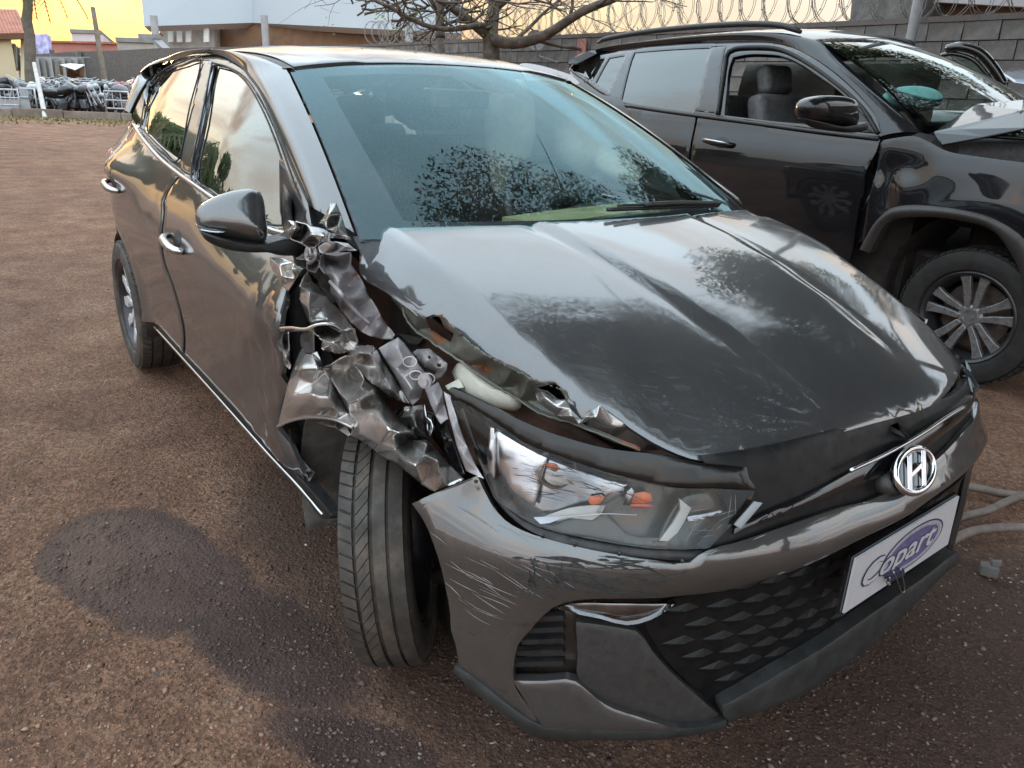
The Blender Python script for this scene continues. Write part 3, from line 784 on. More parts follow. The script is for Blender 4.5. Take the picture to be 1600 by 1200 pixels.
# higher, older building end behind the wall
ob = thing('concrete_annex', 'grey concrete annex rising behind the block wall beside the steel pole', 'building', (-9, 11.5, 0))
a = U(1327, 40, y=11.5)
def quad3(pts, dep, mat, nm, par): MB().prism([Vector(p) for p in pts], (0, 0, 0), dep).build(nm, mat, par)
quad3([U(1327, 45, y=11), U(1440, 40, y=11), U(1452, -160, y=11), U(1345, -160, y=11)], (0, 4, 0), M['block_grey'], 'wall', ob)
quad3([U(1446, 44, y=11.6), U(1700, 40, y=11.6), U(1700, 15, y=11.6), U(1446, 0, y=11.6)], (0, 3, 0), M['brown_wood'], 'fascia', ob)
quad3([U(1440, 2, y=11.3), U(1700, 16, y=11.3), U(1700, -90, y=11.3), U(1446, -100, y=11.3)], (0, 4, 0), M['plaster_white'], 'parapet', ob)
# razor wire
rw = thing('razor_wire', 'coil of razor wire running along the top of the block wall', 'razor wire', (-6, WY, WT))
for k in range(2):
    pts = []; r2 = random.Random(k)
    for i in range(1300):
        x = -19+i*.0131; a = i*.42+k*1.1; rr = .27+.02*math.sin(i*.13)
        pts.append((x+.10*math.sin(a*.5), WY+.10+rr*math.cos(a)*.9, WT+.32+rr*math.sin(a)))
    rwm = MB(); rwm.tube(pts, .0042, 4); 
    o = rwm.build('wire_coil', M['sheet_grey'], rw, True)
bb = MB()
for i in range(0, 1300, 6):
    for k in range(2):
        x = -19+i*.0131; a = i*.42+k*1.1; rr = .27+.02*math.sin(i*.13); p = Vector((x+.10*math.sin(a*.5), WY+.10+rr*math.cos(a)*.9, WT+.32+rr*math.sin(a))); bb.box(p, (.03, .003, .014), Matrix.Rotation(a, 3, 'Y'))
bb.build('barb', M['sheet_grey'], rw, kind='stuff')
# steel pole in front of the wall
p0 = U(1425, 52, y=7.6); p1 = U(1447, -60, y=7.6)
MBp = MB(); d_ = (Vector(p1)-Vector(p0)).normalized(); pbase = Vector(p0)-d_*(p0[2]/d_.z)
MBp.tube([pbase, Vector(p1)+d_*1.5], .055, 14); tag(MBp.build('steel_pole', M['grey_pole'], None, True, 40), 'pale grey steel pole leaning in front of the block wall at right', 'pole')
# small red and white notice on the wall, white dish
nx = U(907, 73, y=7.9); MB().box((nx[0], 7.93, nx[2]), (.22, .02, .26)).build('wall_notice', M['plaster_red']); o = bpy.data.objects['wall_notice']; tag(o, 'small faded red notice fixed on the wall near the SUV roof', 'sign')
dc = Vector(U(838, 62, y=7.5)); dish = thing('satellite_dish', 'round pale satellite dish on the wall beside the tree branch', 'satellite dish', dc)
dm = MB(); Rm = Matrix.Translation(dc)@Matrix.Rotation(R(-50), 4, 'Z')@Matrix.Rotation(R(15), 4, 'Y'); dm.lathe([(0.04*(r/.17)**2, max(r, .0005)) for r in np.linspace(0, .17, 9)]+[(.036, .17), (-.008, .0005)], Rm, 28); dm.build('reflector', M['galvanised'], dish, True, 40)
MB().tube([Rm@Vector((0, 0, -.05)), Rm@Vector((-.1, 0, -.3)), (dc.x, 8.0, dc.z-.35)], .02, 6).build('mount_arm', M['grey_pole'], dish); MB().tube([Rm@Vector((.03, 0, -.16)), Rm@Vector((.2, 0, 0))], .012, 6).build('feed_arm', M['grey_pole'], dish)
# ------------------------------------------------------------------ bare tree by the wall
def branch(mb, p, d, ln, r, depth, rng, tips, up=.25, seg=5, spread=.8):
    pts = [Vector(p)]; q = Vector(p); dd = Vector(d).normalized(); rs = [r]
    for i in range(seg):
        dd = (dd+Vector((rng.gauss(0, .16), rng.gauss(0, .16), rng.gauss(0, .13)+up*.10))).normalized(); q = q+dd*ln/seg; pts.append(q.copy()); rs.append(r*(1-.50*(i+1)/seg))
    mb.tube(pts, rs, 8 if depth > 2 else 6 if depth > 1 else 4)
    tips.append((q.copy(), dd.copy(), depth))
    if depth > 0:
        for k in range(rng.choice([2, 3, 3])):
            i = rng.randrange(2, seg+1); a = dd.cross(Vector((rng.gauss(0, 1), rng.gauss(0, 1), rng.gauss(0, 1)))).normalized()
            branch(mb, pts[i], dd*.75+a*spread, ln*rng.uniform(.55, .8), rs[i]*.72, depth-1, rng, tips, up, seg, spread)
tr_o = Vector(at(765, 14.5, 0.0)); tr = thing('bare_tree', 'spreading tree with bare twisting branches and few leaves behind the hatchback roof', 'tree', tr_o)
rng = random.Random(12); trunk = MB(); tips = []
def limb(px, r0, r1, depth=2):
    P_ = rs3([U(u, v, d=dd) for u, v, dd in px], 14); trunk.tube([Vector(p) for p in P_], list(np.linspace(r0, r1, 14)), 10)
    for k in (5, 8, 10, 12, 13):
        dd = Vector(P_[min(k+1, 13)]-P_[k-1]).normalized(); a = dd.cross(Vector((rng.gauss(0, 1), rng.gauss(0, 1), rng.gauss(0, 1)))).normalized()
        branch(trunk, P_[k], dd*.6+a*.9, rng.uniform(.7, 1.3), max(.012, (r0+(r1-r0)*k/13)*.45), depth, rng, tips)
trunk.tube([tr_o, Vector(U(768, 90, d=14.5)), Vector(U(766, 50, d=14.5)), Vector(U(772, 10, d=14.5)), Vector(U(790, -40, d=14.4))], [.22, .16, .14, .11, .07], 12)
limb([(768, 60, 14.5), (720, 22, 14.2), (695, 5, 14.0), (660, -20, 13.8)], .10, .05)
limb([(766, 60, 14.5), (800, 68, 14.0), (850, 56, 13.5), (910, 18, 13.0), (960, -2, 12.8), (1000, -20, 12.6)], .11, .05)
limb([(770, 40, 14.5), (745, 40, 14.0), (700, 46, 13.7), (660, 38, 13.4), (610, 12, 13.1), (570, -6, 13)], .06, .025, 2)
limb([(688, 60, 15.0), (687, 20, 15.0), (685, -20, 15)], .09, .07)
limb([(775, 10, 14.5), (800, -10, 14.5), (830, -40, 14)], .09, .05)
limb([(800, 68, 14.2), (830, 40, 14.4), (850, 20, 14.4), (880, -5, 14.3)], .04, .02, 1)
trunk.tube([Vector(at(688, 15, 0)), Vector(U(688, 62, d=15.0))], [.12, .09], 10)
for i in range(44):
    u = rng.uniform(545, 770); v = rng.uniform(-5, 48); p = U(u, v, d=rng.uniform(12.8, 14.6)); branch(trunk, p, (rng.gauss(0, 1), rng.gauss(0, 1), rng.uniform(-.3, .8)), rng.uniform(.5, 1.1), .021, 1, rng, tips)
trunk.build('trunk', M['bark'], tr, True)
def leaves(name, spots, mat, parent, size, per, rng, spread):
    vs = []; fs = []
    for (p, n_) in spots:
        for k in range(per):
            c = Vector(p)+Vector((rng.gauss(0, spread), rng.gauss(0, spread), rng.gauss(0, spread*.8))); a = Vector((rng.gauss(0, 1), rng.gauss(0, 1), rng.gauss(0, .6))).normalized(); b = a.cross(Vector((rng.gauss(0, 1), rng.gauss(0, 1), rng.gauss(0, 1)))).normalized(); s_ = size*rng.uniform(.6, 1.3)
            i = len(vs); vs += [c-a*s_, c+b*s_*.36, c+a*s_, c-b*s_*.36]; fs.append((i, i+1, i+2, i+3))
    return mobj(name, vs, fs, mat, parent, False)
lt = [(p, d) for p, d, q in tips if q == 0 and rng.random() < .35]
leaves('crown', lt, M['leaf_young'], tr, .035, 6, rng, .10)
# ------------------------------------------------------------------ far buildings
wh = thing('warehouse', 'large pale grey clad warehouse raised on columns beyond the yard', 'building', at(450, 62, 0))
def far(pts, d, dep, mat, nm, par):
    P_ = [Vector(U(u, v, d=dd if dd else d)) for u, v, dd in pts]; MB().prism(P_, (0, 0, 0), Vector(FW)*dep).build(nm, mat, par)
hz = lambda u, v, d: (u, v, d)
far([hz(225, 41, 62), hz(395, 35.5, 66), hz(395, -60, 66), hz(216, -60, 62)], 0, 1.0, M['cladding'], 'cladding_wall', wh)
far([hz(395.2, 35.5, 66), hz(720, 52, 55), hz(720, -60, 55), hz(395.2, -60, 66)], 0, 1.0, M['cladding'], 'cladding_wall', wh)
far([hz(250, 78, 65), hz(335, 74, 66.4), hz(335, 30, 66.4), hz(250, 30, 65)], 0, 1.5, M['block_far'], 'lower_wall', wh)
far([hz(335.5, 74, 68), hz(720, 76, 58), hz(720, 30, 58), hz(335.5, 25, 68)], 0, 1.5, M['brown_wood'], 'lower_wall', wh)
for u in (262, 276, 290, 318): 
    far([hz(u, 66, 64.8), hz(u+8, 65, 64.8), hz(u+8, 44, 64.8), hz(u, 44, 64.8)], 0, .2, M['white_paint'], 'panel', wh)
for u, d in ((253, 63), (421, 64), (640, 58)):
    a = Vector(at(u, d, 0)); b = Vector(U(u, 36, d=d)); MB().tube([a, (a.x, a.y, b.z+.4)], .28, 12).build('column', M['galvanised'], wh, True, 40)
MB().prism([Vector(U(250, 50, d=62)), Vector(U(250, 62, d=62)), Vector(U(243, 62, d=62))], (0, 0, 0), Vector(FW)*.5).build('brace', M['brown_wood'], wh)
# left block wall far back
lw = thing('yard_wall', 'long grey block wall at the back of the motorcycle yard', 'wall', at(160, 42, 0))
A_ = [(40, 44), (120, 43), (200, 42), (260, 41), (420, 38), (700, 34)]
P0 = [Vector(at(u, d, 0)) for u, d in A_]; tops = [U(u, v, d=d)[2] for (u, d), v in zip(A_, (88, 82.5, 80, 77, 74, 76))]
for i in range(len(P0)-1):
    a, b = P0[i], P0[i+1]; nrm = (b-a).cross(Vector((0, 0, 1))).normalized(); t0, t1 = tops[i], tops[i+1]
    MB().prism([a, b, (b.x, b.y, t1), (a.x, a.y, t0)], -nrm*.0, nrm*.2).build('wall_section', M['mortar'], lw)
    ln = (b-a).length; k = max(1, int(ln/.62)); rows = 6
    nr = int(4)
    for j in range(k):
        for r_ in range(nr):
            f0, f1 = j/k, (j+1)/k; 
            def pp(f, z): q = a.lerp(b, f); return Vector((q.x, q.y, z))
            z0a = t0*.30+(t0*.70)*r_/nr; z1a = t0*.30+(t0*.70)*(r_+1)/nr
            if i < 4 and (i*40+j) < 75:
                s_ = (-1 if nrm.dot(Vector(FW)) > 0 else 1); MB().prism([pp(f0+.02, z0a+.03), pp(f1-.02, z0a+.03), pp(f1-.02, z1a), pp(f0+.02, z1a)], nrm*(.0*s_), nrm*(-.05 if nrm.dot(Vector(FW)) > 0 else .05)).build('panel', M['block_far'], lw)
for u in (92, 132, 172, 187, 213):
    a = Vector(at(u, 42.4, 0)); MB().box((a.x, a.y, 1.2), (.22, .22, 2.3)).build('wall_post', M['block_grey'], lw)
# sheet metal hoarding in front of it
hd = thing('sheet_fence', 'grey sheet metal hoarding in front of the far yard wall', 'fence', at(100, 40.5, 0))
for u in range(40, 139, 10):
    a = Vector(at(u, 40.5, 0)); b = Vector(at(u+9.6, 40.3, 0)); z1 = U(u, 91, d=40.4)[2]
    MB().prism([a, b, (b.x, b.y, z1), (a.x, a.y, z1)], (0, 0, 0), Vector(FW)*.04).build('panel', M['sheet_grey'] if u % 20 else M['galvanised'], hd)
a = Vector(U(52, 90, d=40)); b = Vector(U(140, 90, d=40)); MB().tube([a, b], .04, 6).build('top_rail', M['sheet_grey'], hd)
# red band building, white box buildings, billboard
rbk = thing('red_building', 'long low building painted faded red beyond the yard wall', 'building', at(110, 55, 0))
a = Vector(at(55, 56, 0)); b = Vector(at(193, 54, 0)); za = U(66, 68, d=55)[2]
MB().prism([a, b, (b.x, b.y, za), (a.x, a.y, za)], (0, 0, 0), Vector(FW)*6).build('wall', M['plaster_red'], rbk); MB().prism([a+Vector((0, 0, za)), b+Vector((0, 0, za)), b+Vector((0, 0, za+.12)), a+Vector((0, 0, za+.12))], -Vector(FW)*.2, Vector(FW)*6.2).build('roof_edge', M['clay_tile'], rbk)
def boxb(nm, u0, u1, v0, d, dep, mat, label, cat='building'):
    o = thing(nm, label, cat, at((u0+u1)/2, d, 0)); a = Vector(at(u0, d, 0)); b = Vector(at(u1, d, 0)); z = U((u0+u1)/2, v0, d=d)[2]
    MB().prism([a, b, (b.x, b.y, z), (a.x, a.y, z)], (0, 0, 0), Vector(FW)*dep).build('wall', mat, o)
    MB().prism([(a.x, a.y, z), (b.x, b.y, z), (b.x, b.y, z+.25), (a.x, a.y, z+.25)], -Vector(FW)*.15, Vector(FW)*dep).build('roof', M['sheet_grey'], o); return o
wb = boxb('white_building', 124, 171, 55, 60, 8, M['plaster_white'], 'small white box building with one dark window beyond the red roofline')
far([hz(159, 71, 59.9), hz(167, 71, 59.9), hz(167, 66, 59.9), hz(159, 66, 59.9)], 0, .3, M['window_dark'], 'window', wb)
boxb('shed', 228, 262, 63, 52, 5, M['plaster_white'], 'pale shed wall beside the warehouse columns')
boxb('long_shed', 193, 250, 69, 50, 4, M['block_far'], 'low pale outbuilding between red wall and warehouse')
bl = thing('billboard', 'blue and white printed billboard behind the leaning trunk', 'billboard', at(55, 50, 0))
far([hz(36, 90, 50), hz(76, 87, 50), hz(74, 53, 50), hz(34, 54, 50)], 0, .4, M['billboard'], 'board', bl)
for u in (45, 66): a = Vector(at(u, 50.3, 0)); MB().tube([a, (a.x, a.y, U(u, 75, d=50.3)[2])], .12, 8).build('leg', M['sheet_grey'], bl)
# ------------------------------------------------------------------ tiled house at the left edge
hs = thing('tiled_house', 'cream house with a red clay tile roof at the left edge', 'house', at(-40, 30, 0))
def hp(u, v, d): return Vector(U(u, v, d=d))
a = Vector(at(-120, 30, 0)); b = Vector(at(35, 30, 0)); zt = hp(0, 56, 30).z
sd_ = Vector(ray(20, 100)); sd_.z = 0; sd_.normalize(); MB().prism([a, b, (b.x, b.y, zt), (a.x, a.y, zt)], (0, 0, 0), sd_*7).build('wall', M['plaster_cream'], hs)
e0, e1 = hp(-140, 60, 29), hp(46, 56, 29); r0, r1 = hp(-150, 12, 33), hp(27, 17, 33)
roof = MB(); k = 34
for i in range(k):
    f0, f1 = i/k, (i+1)/k; w = (e1-e0)/k; L0, L1 = e0.lerp(e1, f0+.5/k), r0.lerp(r1, f0+.5/k); nrm = (e1-e0).cross(r0-e0).normalized()
    if nrm.z < 0: nrm = -nrm
    MBt = MB(); vs = []; ww_ = (e1-e0).normalized()*((e1-e0).length/k*.62)
    for P_ in (L0, L1):
        for t in range(6):
            a_ = math.pi*t/5; vs.append(P_+ww_*(-math.cos(a_))+nrm*(math.sin(a_)*.07))
    MBt.add(vs, [(t, t+1, 7+t, 6+t) for t in range(5)]); MBt.build('tile_row', M['clay_tile'], hs, True)
MB().prism([e0, e1, r1, r0], Vector((0, 0, -.12)), Vector((0, 0, -.02))).build('roof_deck', M['brown_wood'], hs)
MB().bar(e0, e1, .10, .2).build('fascia', M['brown_wood'], hs)
win = thing if False else None
fr = MB()
wq = [hp(-30, 104, 29.9), hp(25, 106, 29.9), hp(23, 70, 29.9), hp(-30, 68, 29.9)]
wn_ = MB().prism(wq, (0, 0, 0), Vector(FW)*.3).build('window', M['window_dark'], hs)
fm_ = MB()
for i in range(4): fm_.bar(wq[i], wq[(i+1) % 4], .09)
fm_.bar(wq[0].lerp(wq[1], .66), wq[3].lerp(wq[2], .66), .07); fm_.bar(wq[0].lerp(wq[3], .75), wq[1].lerp(wq[2], .75), .07)
fm_.build('frame', M['white_paint'], wn_)
a = Vector(at(33, 29.6, 0)); MB().prism([a, Vector(at(38, 29.6, 0)), Vector(at(38, 29.6, zt)), Vector(at(32, 29.6, zt))], (0, 0, 0), Vector(FW)*.4).build('corner_post', M['plaster_cream'], hs)
# ------------------------------------------------------------------ palm, poles, kerb
def palm(base, top, r, label, nfr=16, ln=1.7, seed=1, group=None):
    o = thing('palm_tree', label, 'palm tree', base, group); b = Vector(base); t = Vector(top); rg = random.Random(seed)
    pts = [b.lerp(t, i/12)+Vector((rg.gauss(0, .02), rg.gauss(0, .02), 0)) for i in range(13)]
    MB().tube(pts, [r*(1.15-.35*i/12)*(1.06 if i % 2 else .97) for i in range(13)], 12).build('trunk', M['palm_bark'], o, True)
    for k in range(nfr):
        az = 2*math.pi*k/nfr+rg.uniform(-.2, .2); el = rg.uniform(-.5, 1.0); d = Vector((math.cos(az)*math.cos(el), math.sin(az)*math.cos(el), math.sin(el))); P_ = [t.copy()]; q = t.copy()
        for i in range(9): d = (d+Vector((0, 0, -.17))).normalized(); q = q+d*ln/9; P_.append(q.copy())
        fb = MB(); fb.tube(P_, .018, 4)
        for i in range(1, 10):
            for sg in (-1, 1):
                for h_ in (0, .5):
                    c = P_[i-1].lerp(P_[i], h_) if i < 10 else P_[i-1]; tg = (P_[i]-P_[i-1]).normalized() if i < 10 else d; sd_ = tg.cross(Vector((0, 0, 1))).normalized()*sg
                    e = c+sd_*.42*math.sin(math.pi*(i+.6)/11.5)+tg*.22+Vector((0, 0, -.16)); fb.add([c-tg*.02, c+tg*.02, e], [(0, 1, 2)])
        fb.build('frond', M['palm_leaf'], o)
    return o
pb = at(52, 27, 0); ptop = U(40, -70, d=27)
palm(pb, ptop, .17, 'leaning palm trunk with hanging fronds beside the tiled house', 20, 2.6, 2)
def pole(u0, v0, d0, u1, v1, d1, r, mat, label, nm='post', base0=True):
    a = Vector(at(u0, d0, 0)) if base0 else Vector(U(u0, v0, d=d0)); b = Vector(U(u1, v1, d=d1)); o = MB().tube([a, b], [r, r*.7], 10).build(nm, mat, None, True, 40); tag(o, label, 'pole'); return o
pole(71, 183, 24.2, 53, 98, 24.2, .075, M['white_paint'], 'short white post at the kerb in front of the motorcycles')
lp = pole(170, 130, 34, 145, 12, 34, .13, M['old_wood'], 'tall thin timber pole leaning in front of the far wall', 'utility_pole')
pole(92, 130, 38, 88, 98, 38, .09, M['old_wood'], 'short brown timber stump post among the motorcycles')
kb = thing('kerb', 'low rough concrete kerb along the front of the motorcycle yard', 'kerb', at(100, 24, 0))
ka = [Vector(at(u, 24.2, 0)) for u in (-160, -60, 20, 100, 190, 300, 420)]
for i in range(len(ka)-1):
    a, b = ka[i], ka[i+1]; rr_ = random.Random(i); hgt = .24+rr_.uniform(-.02, .02)
    bevel(MB().prism([a, b+(a-b).normalized()*.02, b+(a-b).normalized()*.02+Vector((0, 0, hgt)), a+Vector((0, 0, hgt))], (0, 0, 0), Vector(FW)*.25*1).build('kerb_stone', M['kerb_stone'], kb), .02)
gr_ = MB(); rg = random.Random(9)
for i in range(1100):
    u = rg.uniform(-60, 200); p = Vector(at(u, rg.uniform(22.6, 24.0) if rg.random() < .7 else rg.uniform(21, 24), 0)); h_ = rg.uniform(.02, .09); w = Vector((rg.gauss(0, .02), rg.gauss(0, .02), 0)); gr_.add([p-w, p+w, p+Vector((rg.gauss(0, .04), rg.gauss(0, .04), h_))], [(0, 1, 2)])
gr_.build('grass_tufts', M['dry_grass'], None, kind='stuff')
# ------------------------------------------------------------------ motorcycles in a heap behind the rail
def moto(loc, rz, lean, cm, tm_, label, first=None):
    o = thing('motorcycle', label, 'motorcycle', loc, 'impounded motorcycles crowded in the yard')
    Mx = Matrix.Translation(Vector(loc))@Matrix.Rotation(rz, 4, 'Z')@Matrix.Rotation(lean, 4, 'X')
    def tp(p): return Mx@Vector(p)
    for x in (-.62, .62):
        MB().lathe([(-.04, .23), (-.045, .28), (0, .305), (.045, .28), (.04, .23)], Mx@Matrix.Translation((x, 0, .3))@Matrix.Rotation(math.pi/2, 4, 'Z'), 18).build('wheel', M['moto_black'], o, True)
    MB().tube([tp((.62, .07, .3)), tp((.45, .07, .85))], .025, 5).tube([tp((.62, -.07, .3)), tp((.45, -.07, .85))], .025, 5).build('fork', M['moto_silver'], o)
    MB().tube([tp((.40, -.36, 1.02)), tp((.46, -.12, .98)), tp((.46, .12, .98)), tp((.40, .36, 1.02))], .016, 5).build('handlebar', M['moto_silver'], o)
    f = MB(); f.tube([tp((.42, 0, .82)), tp((.1, 0, .6)), tp((-.3, 0, .62)), tp((-.75, 0, .72))], [.05, .06, .05, .04], 6); f.tube([tp((.40, 0, .75)), tp((.15, 0, .3)), tp((-.25, 0, .3)), tp((-.62, 0, .3))], .035, 5); f.build('frame', M['moto_black'], o, True)
    b = MB(); b.box((0.05, 0, .36), (.34, .26, .28)); eng = b; eng.v = [tuple(tp(v)) for v in eng.v]; bevel(eng.build('engine', M['moto_grey'], o), .04)
    tk = MB(); tk.tube([tp((.38, 0, .84)), tp((.2, 0, .87)), tp((0, 0, .82)), tp((-.1, 0, .74))], [.07, .15, .14, .06], 10); tk.build('tank', M[cm], o, True)
    st = MB(); st.tube([tp((-.06, 0, .77)), tp((-.3, 0, .77)), tp((-.6, 0, .82)), tp((-.78, 0, .86))], [.07, .13, .12, .05], 8); st.build('seat', M['moto_black'], o, True)
    MB().lathe([(-.06, .0005), (0, .09), (.05, .10), (.06, .0005)], Mx@Matrix.Translation((.55, 0, .86)), 12).build('headlight', M['moto_silver'], o, True)
    fd = MB(); fd.tube([tp((.92, 0, .48)), tp((.75, 0, .62)), tp((.55, 0, .62))], [.03, .07, .07], 6); fd.build('mudguard', M[tm_], o, True)
    return o
def copy_tree(o, parent=None):
    c = o.copy(); COL.objects.link(c); c.parent = parent
    for ch in list(o.children): copy_tree(ch, c)
    return c
base_m = [moto((0, 0, 0), 0, R(8), cm, tm_, lb) for cm, tm_, lb in (('moto_black', 'moto_grey', 'dusty black motorcycle crammed among others in the yard'), ('moto_red', 'moto_red', 'red tanked motorcycle crammed among others in the yard'), ('moto_grey', 'moto_silver', 'grey motorcycle crammed among others in the yard'), ('moto_white', 'moto_black', 'white tanked motorcycle crammed among others in the yard'))]
rg = random.Random(31); used_ = set(); ORD = ['leftmost', 'second', 'third', 'fourth', 'fifth', 'sixth', 'seventh', 'eighth', 'ninth', 'tenth', 'eleventh', 'twelfth', 'thirteenth', 'fourteenth']; ROWN = ['front row', 'second row', 'middle row', 'fourth row', 'back row']; CN = ['dusty black', 'red tanked', 'grey', 'white tanked']; nrow = 0
for row, (d, n0) in enumerate(((26.0, 14), (27.6, 14), (29.2, 14), (31.4, 14), (34, 14))):
    nrow = 0
    for i in range(n0):
        u = -70+ (330/n0)*i+rg.uniform(-8, 8); k = rg.choices((0, 1, 2, 3), (6, 1.3, 3, 1.2))[0]
        if (row == 0 and u < 50) or u < -14 or u > 232: continue
        o = base_m[k] if k not in used_ else copy_tree(base_m[k]); used_.add(k)
        if u > -14: o['label'] = '%s motorcycle in the %s of the yard, %s from the left edge' % (CN[k], ROWN[row], ORD[nrow].replace('leftmost', 'first')); nrow += 1
        else: o['label'] = '%s motorcycle in the %s, out past the left edge number %s' % (CN[k], ROWN[row], ORD[i])
        p = at(u, d+rg.uniform(-.5, .5), 0); o.location = (p[0], p[1], .0 if rg.random() < .8 else .12); o.rotation_euler = (R(rg.gauss(0, 9)), R(rg.gauss(0, 5)), rg.uniform(0, 6.28))
# white rails and gates at the yard front
def rail(u0, v0, u1, v1, d, label, nb=9, panel_=False):
    o = thing('yard_rail', label, 'railing', at((u0+u1)/2, d, 0)); a = Vector(at(u0, d, 0)); b = Vector(at(u1, d, 0)); z1 = U(u0, v0, d=d)[2]
    up = Vector((0, 0, 1))
    MB().tube([a+up*.2, a+up*z1, b+up*z1, b+up*.2], .03, 6).build('frame', M['moto_silver'], o, True)
    MB().tube([a+up*.3, b+up*.3], .022, 5).build('lower_rail', M['moto_silver'], o); MB().tube([a+up*(z1*.55+.1), b+up*(z1*.55+.1)], .022, 5).build('middle_rail', M['moto_silver'], o)
    for i in range(1, nb): p = a.lerp(b, i/nb); MB().tube([p+up*.3, p+up*z1], .013, 5).build('bar', M['moto_silver'], o)
    if panel_: MB().prism([a+up*.15, b+up*.15, b+up*(z1*.62), a+up*(z1*.62)], (0, 0, 0), Vector(FW)*.03).build('sheet', M['galvanised'], o)
rail(-80, 136, 34, 136, 24.9, 'white barred rail with sheet lower half left of the white post', 16, True)
rail(33, 138, 60, 138, 25.2, 'narrow white barred rail right behind the white post', 5)
rail(66, 139, 122, 139, 27.2, 'white rail standing behind the heap of motorcycles', 8)
rail(168, 142, 205, 142, 25.2, 'bent white rail beside the rear of the hatchback', 3)
gp_ = thing('gate_leaf', 'pale grey sheet metal gate leaf leaning behind the white post', 'gate', at(40, 25, 0))
MB().prism([Vector(at(34, 25.05, .1)), Vector(at(50, 25.05, .1)), Vector(U(46, 137, d=25.05)), Vector(U(29, 135, d=25.05))], (0, 0, 0), Vector(FW)*.04).build('sheet', M['galvanised'], gp_)
ms = thing('lean_to_roof', 'small pale sheet roof shelter among the motorcycles', 'shelter', at(112, 36, 0))
far([hz(93, 101, 36), hz(116, 109, 34), hz(132, 101, 36), hz(110, 99, 39)], 0, .06, M['white_paint'], 'roof_sheet', ms)
for u, d in ((104, 35), (131, 36)): a = Vector(at(u, d, 0)); MB().tube([a, Vector((a.x, a.y, U(u, 104, d=d)[2]))], .05, 6).build('leg', M['brown_wood'], ms)
far([hz(104, 122, 35.5), hz(131, 120, 36), hz(131, 103, 36), hz(106, 108, 35)], 0, .05, M['brown_wood'], 'back_board', ms)

# ------------------------------------------------------------------ hoses and scrap on the dirt at the right
def hose(pts, r, label):
    o = MB().tube(rs3([U(u, v, z=.025) for u, v in pts], 40), r, 8).build('hose', M['hose_rubber'], None, True); tag(o, label, 'hose')
hose([(1490, 757), (1530, 763), (1565, 771), (1610, 774), (1700, 770)], .016, 'uppermost grey hose lying on the dirt beside the hatchback nose')
hose([(1470, 818), (1510, 806), (1545, 797), (1580, 781), (1640, 762), (1720, 745)], .014, 'middle grey hose crossing the dirt beside the hatchback nose')
hose([(1465, 862), (1500, 838), (1530, 828), (1580, 824), (1660, 826)], .015, 'lowest grey hose on the dirt near the number plate')
X = U(1545, 890, z=.02); sc_ = MB(); sc_.box((X[0], X[1], .02), (.05, .035, .035), Matrix.Rotation(.5, 3, 'Z')); sc_.box((X[0]+.01, X[1]+.012, .045), (.03, .012, .02), Matrix.Rotation(.9, 3, 'Z')); tag(bevel(sc_.build('metal_scrap', M['block_grey']), .004), 'small rusty metal block on the dirt below the hoses', 'scrap')
bits = MB(); rb = random.Random(5)
for i in range(190):
    u = rb.uniform(1440, 1620); v = rb.uniform(690, 1010)
    if rb.random() < .25: u, v = rb.uniform(640, 1500), rb.uniform(1080, 1200)
    X = U(u, v, z=0); s_ = rb.uniform(.001, .0038); th = rb.uniform(0, 6.28); bits.box((X[0], X[1], .003), (s_*2, s_*.9, .002), Matrix.Rotation(th, 3, 'Z'))
bits.build('plastic_debris', M['debris_print'], None, kind='stuff')
# ---- wheels
def wheel(parent, hub, axis, r, w, rim_r, style, spin=0, camber=0, name='wheel'):
    """axis: outward horizontal direction; builds tyre, rim, disc"""
    ax = Vector(axis).normalized(); up = Vector((0, 0, 1)); up = (up-ax*up.dot(ax)).normalized(); fwd = up.cross(ax)
    Mx = Matrix(((ax.x, fwd.x, up.x, hub[0]), (ax.y, fwd.y, up.y, hub[1]), (ax.z, fwd.z, up.z, hub[2]), (0, 0, 0, 1)))
    root = MB(); h = w/2
    prof = [(-h*.80, rim_r), (-h*.98, rim_r+.015), (-h*1.04, (r+rim_r)/2), (-h*.98, r-.022), (-h*.86, r-.0095)]
    g = .0045; gd = .007
    for c_ in (-.46, 0.0, .46):
        x = h*c_; prof += [(x-g, r-.0055), (x-g, r-gd-.002), (x+g, r-gd-.002), (x+g, r-.0055)]
    prof += [(h*.86, r-.0095), (h*.98, r-.022), (h*1.04, (r+rim_r)/2), (h*1.02, rim_r+.03), (h*.98, rim_r+.012), (h*.82, rim_r)]
    tm = MB(); tm.lathe(prof, Mx, 96)
    return Mx, tm, ax, up, fwd, prof
def tread_blocks(tm, Mx, r, w, n, rows, rng=None):
    """raised ribs cut by slanted sipes; rows: (x0,x1,slant,gap)"""
    for (x0, x1, sl, gap) in rows:
        for i in range(n):
            a0 = 2*math.pi*(i+gap/2)/n; a1 = 2*math.pi*(i+1-gap/2)/n; vs = []
            for (x, rr) in ((x0, r-.005), (x0, r+.0015), (x1, r+.0015), (x1, r-.005)):
                q = sl*(x-x0)/(x1-x0)*2*math.pi/n
                e = -.006 if abs(x) > w*.40 else 0
                for a in (a0+q, (a0+a1)/2+q, a1+q): vs.append(Mx@Vector((x, (rr+e)*math.cos(a), (rr+e)*math.sin(a))))
            fs = []
            for k in range(3):
                for j in range(2): fs.append((k*3+j, k*3+j+1, (k+1)*3+j+1, (k+1)*3+j))
            fs += [(0, 3, 6, 9), (2, 11, 8, 5)]
            tm.add(vs, fs)
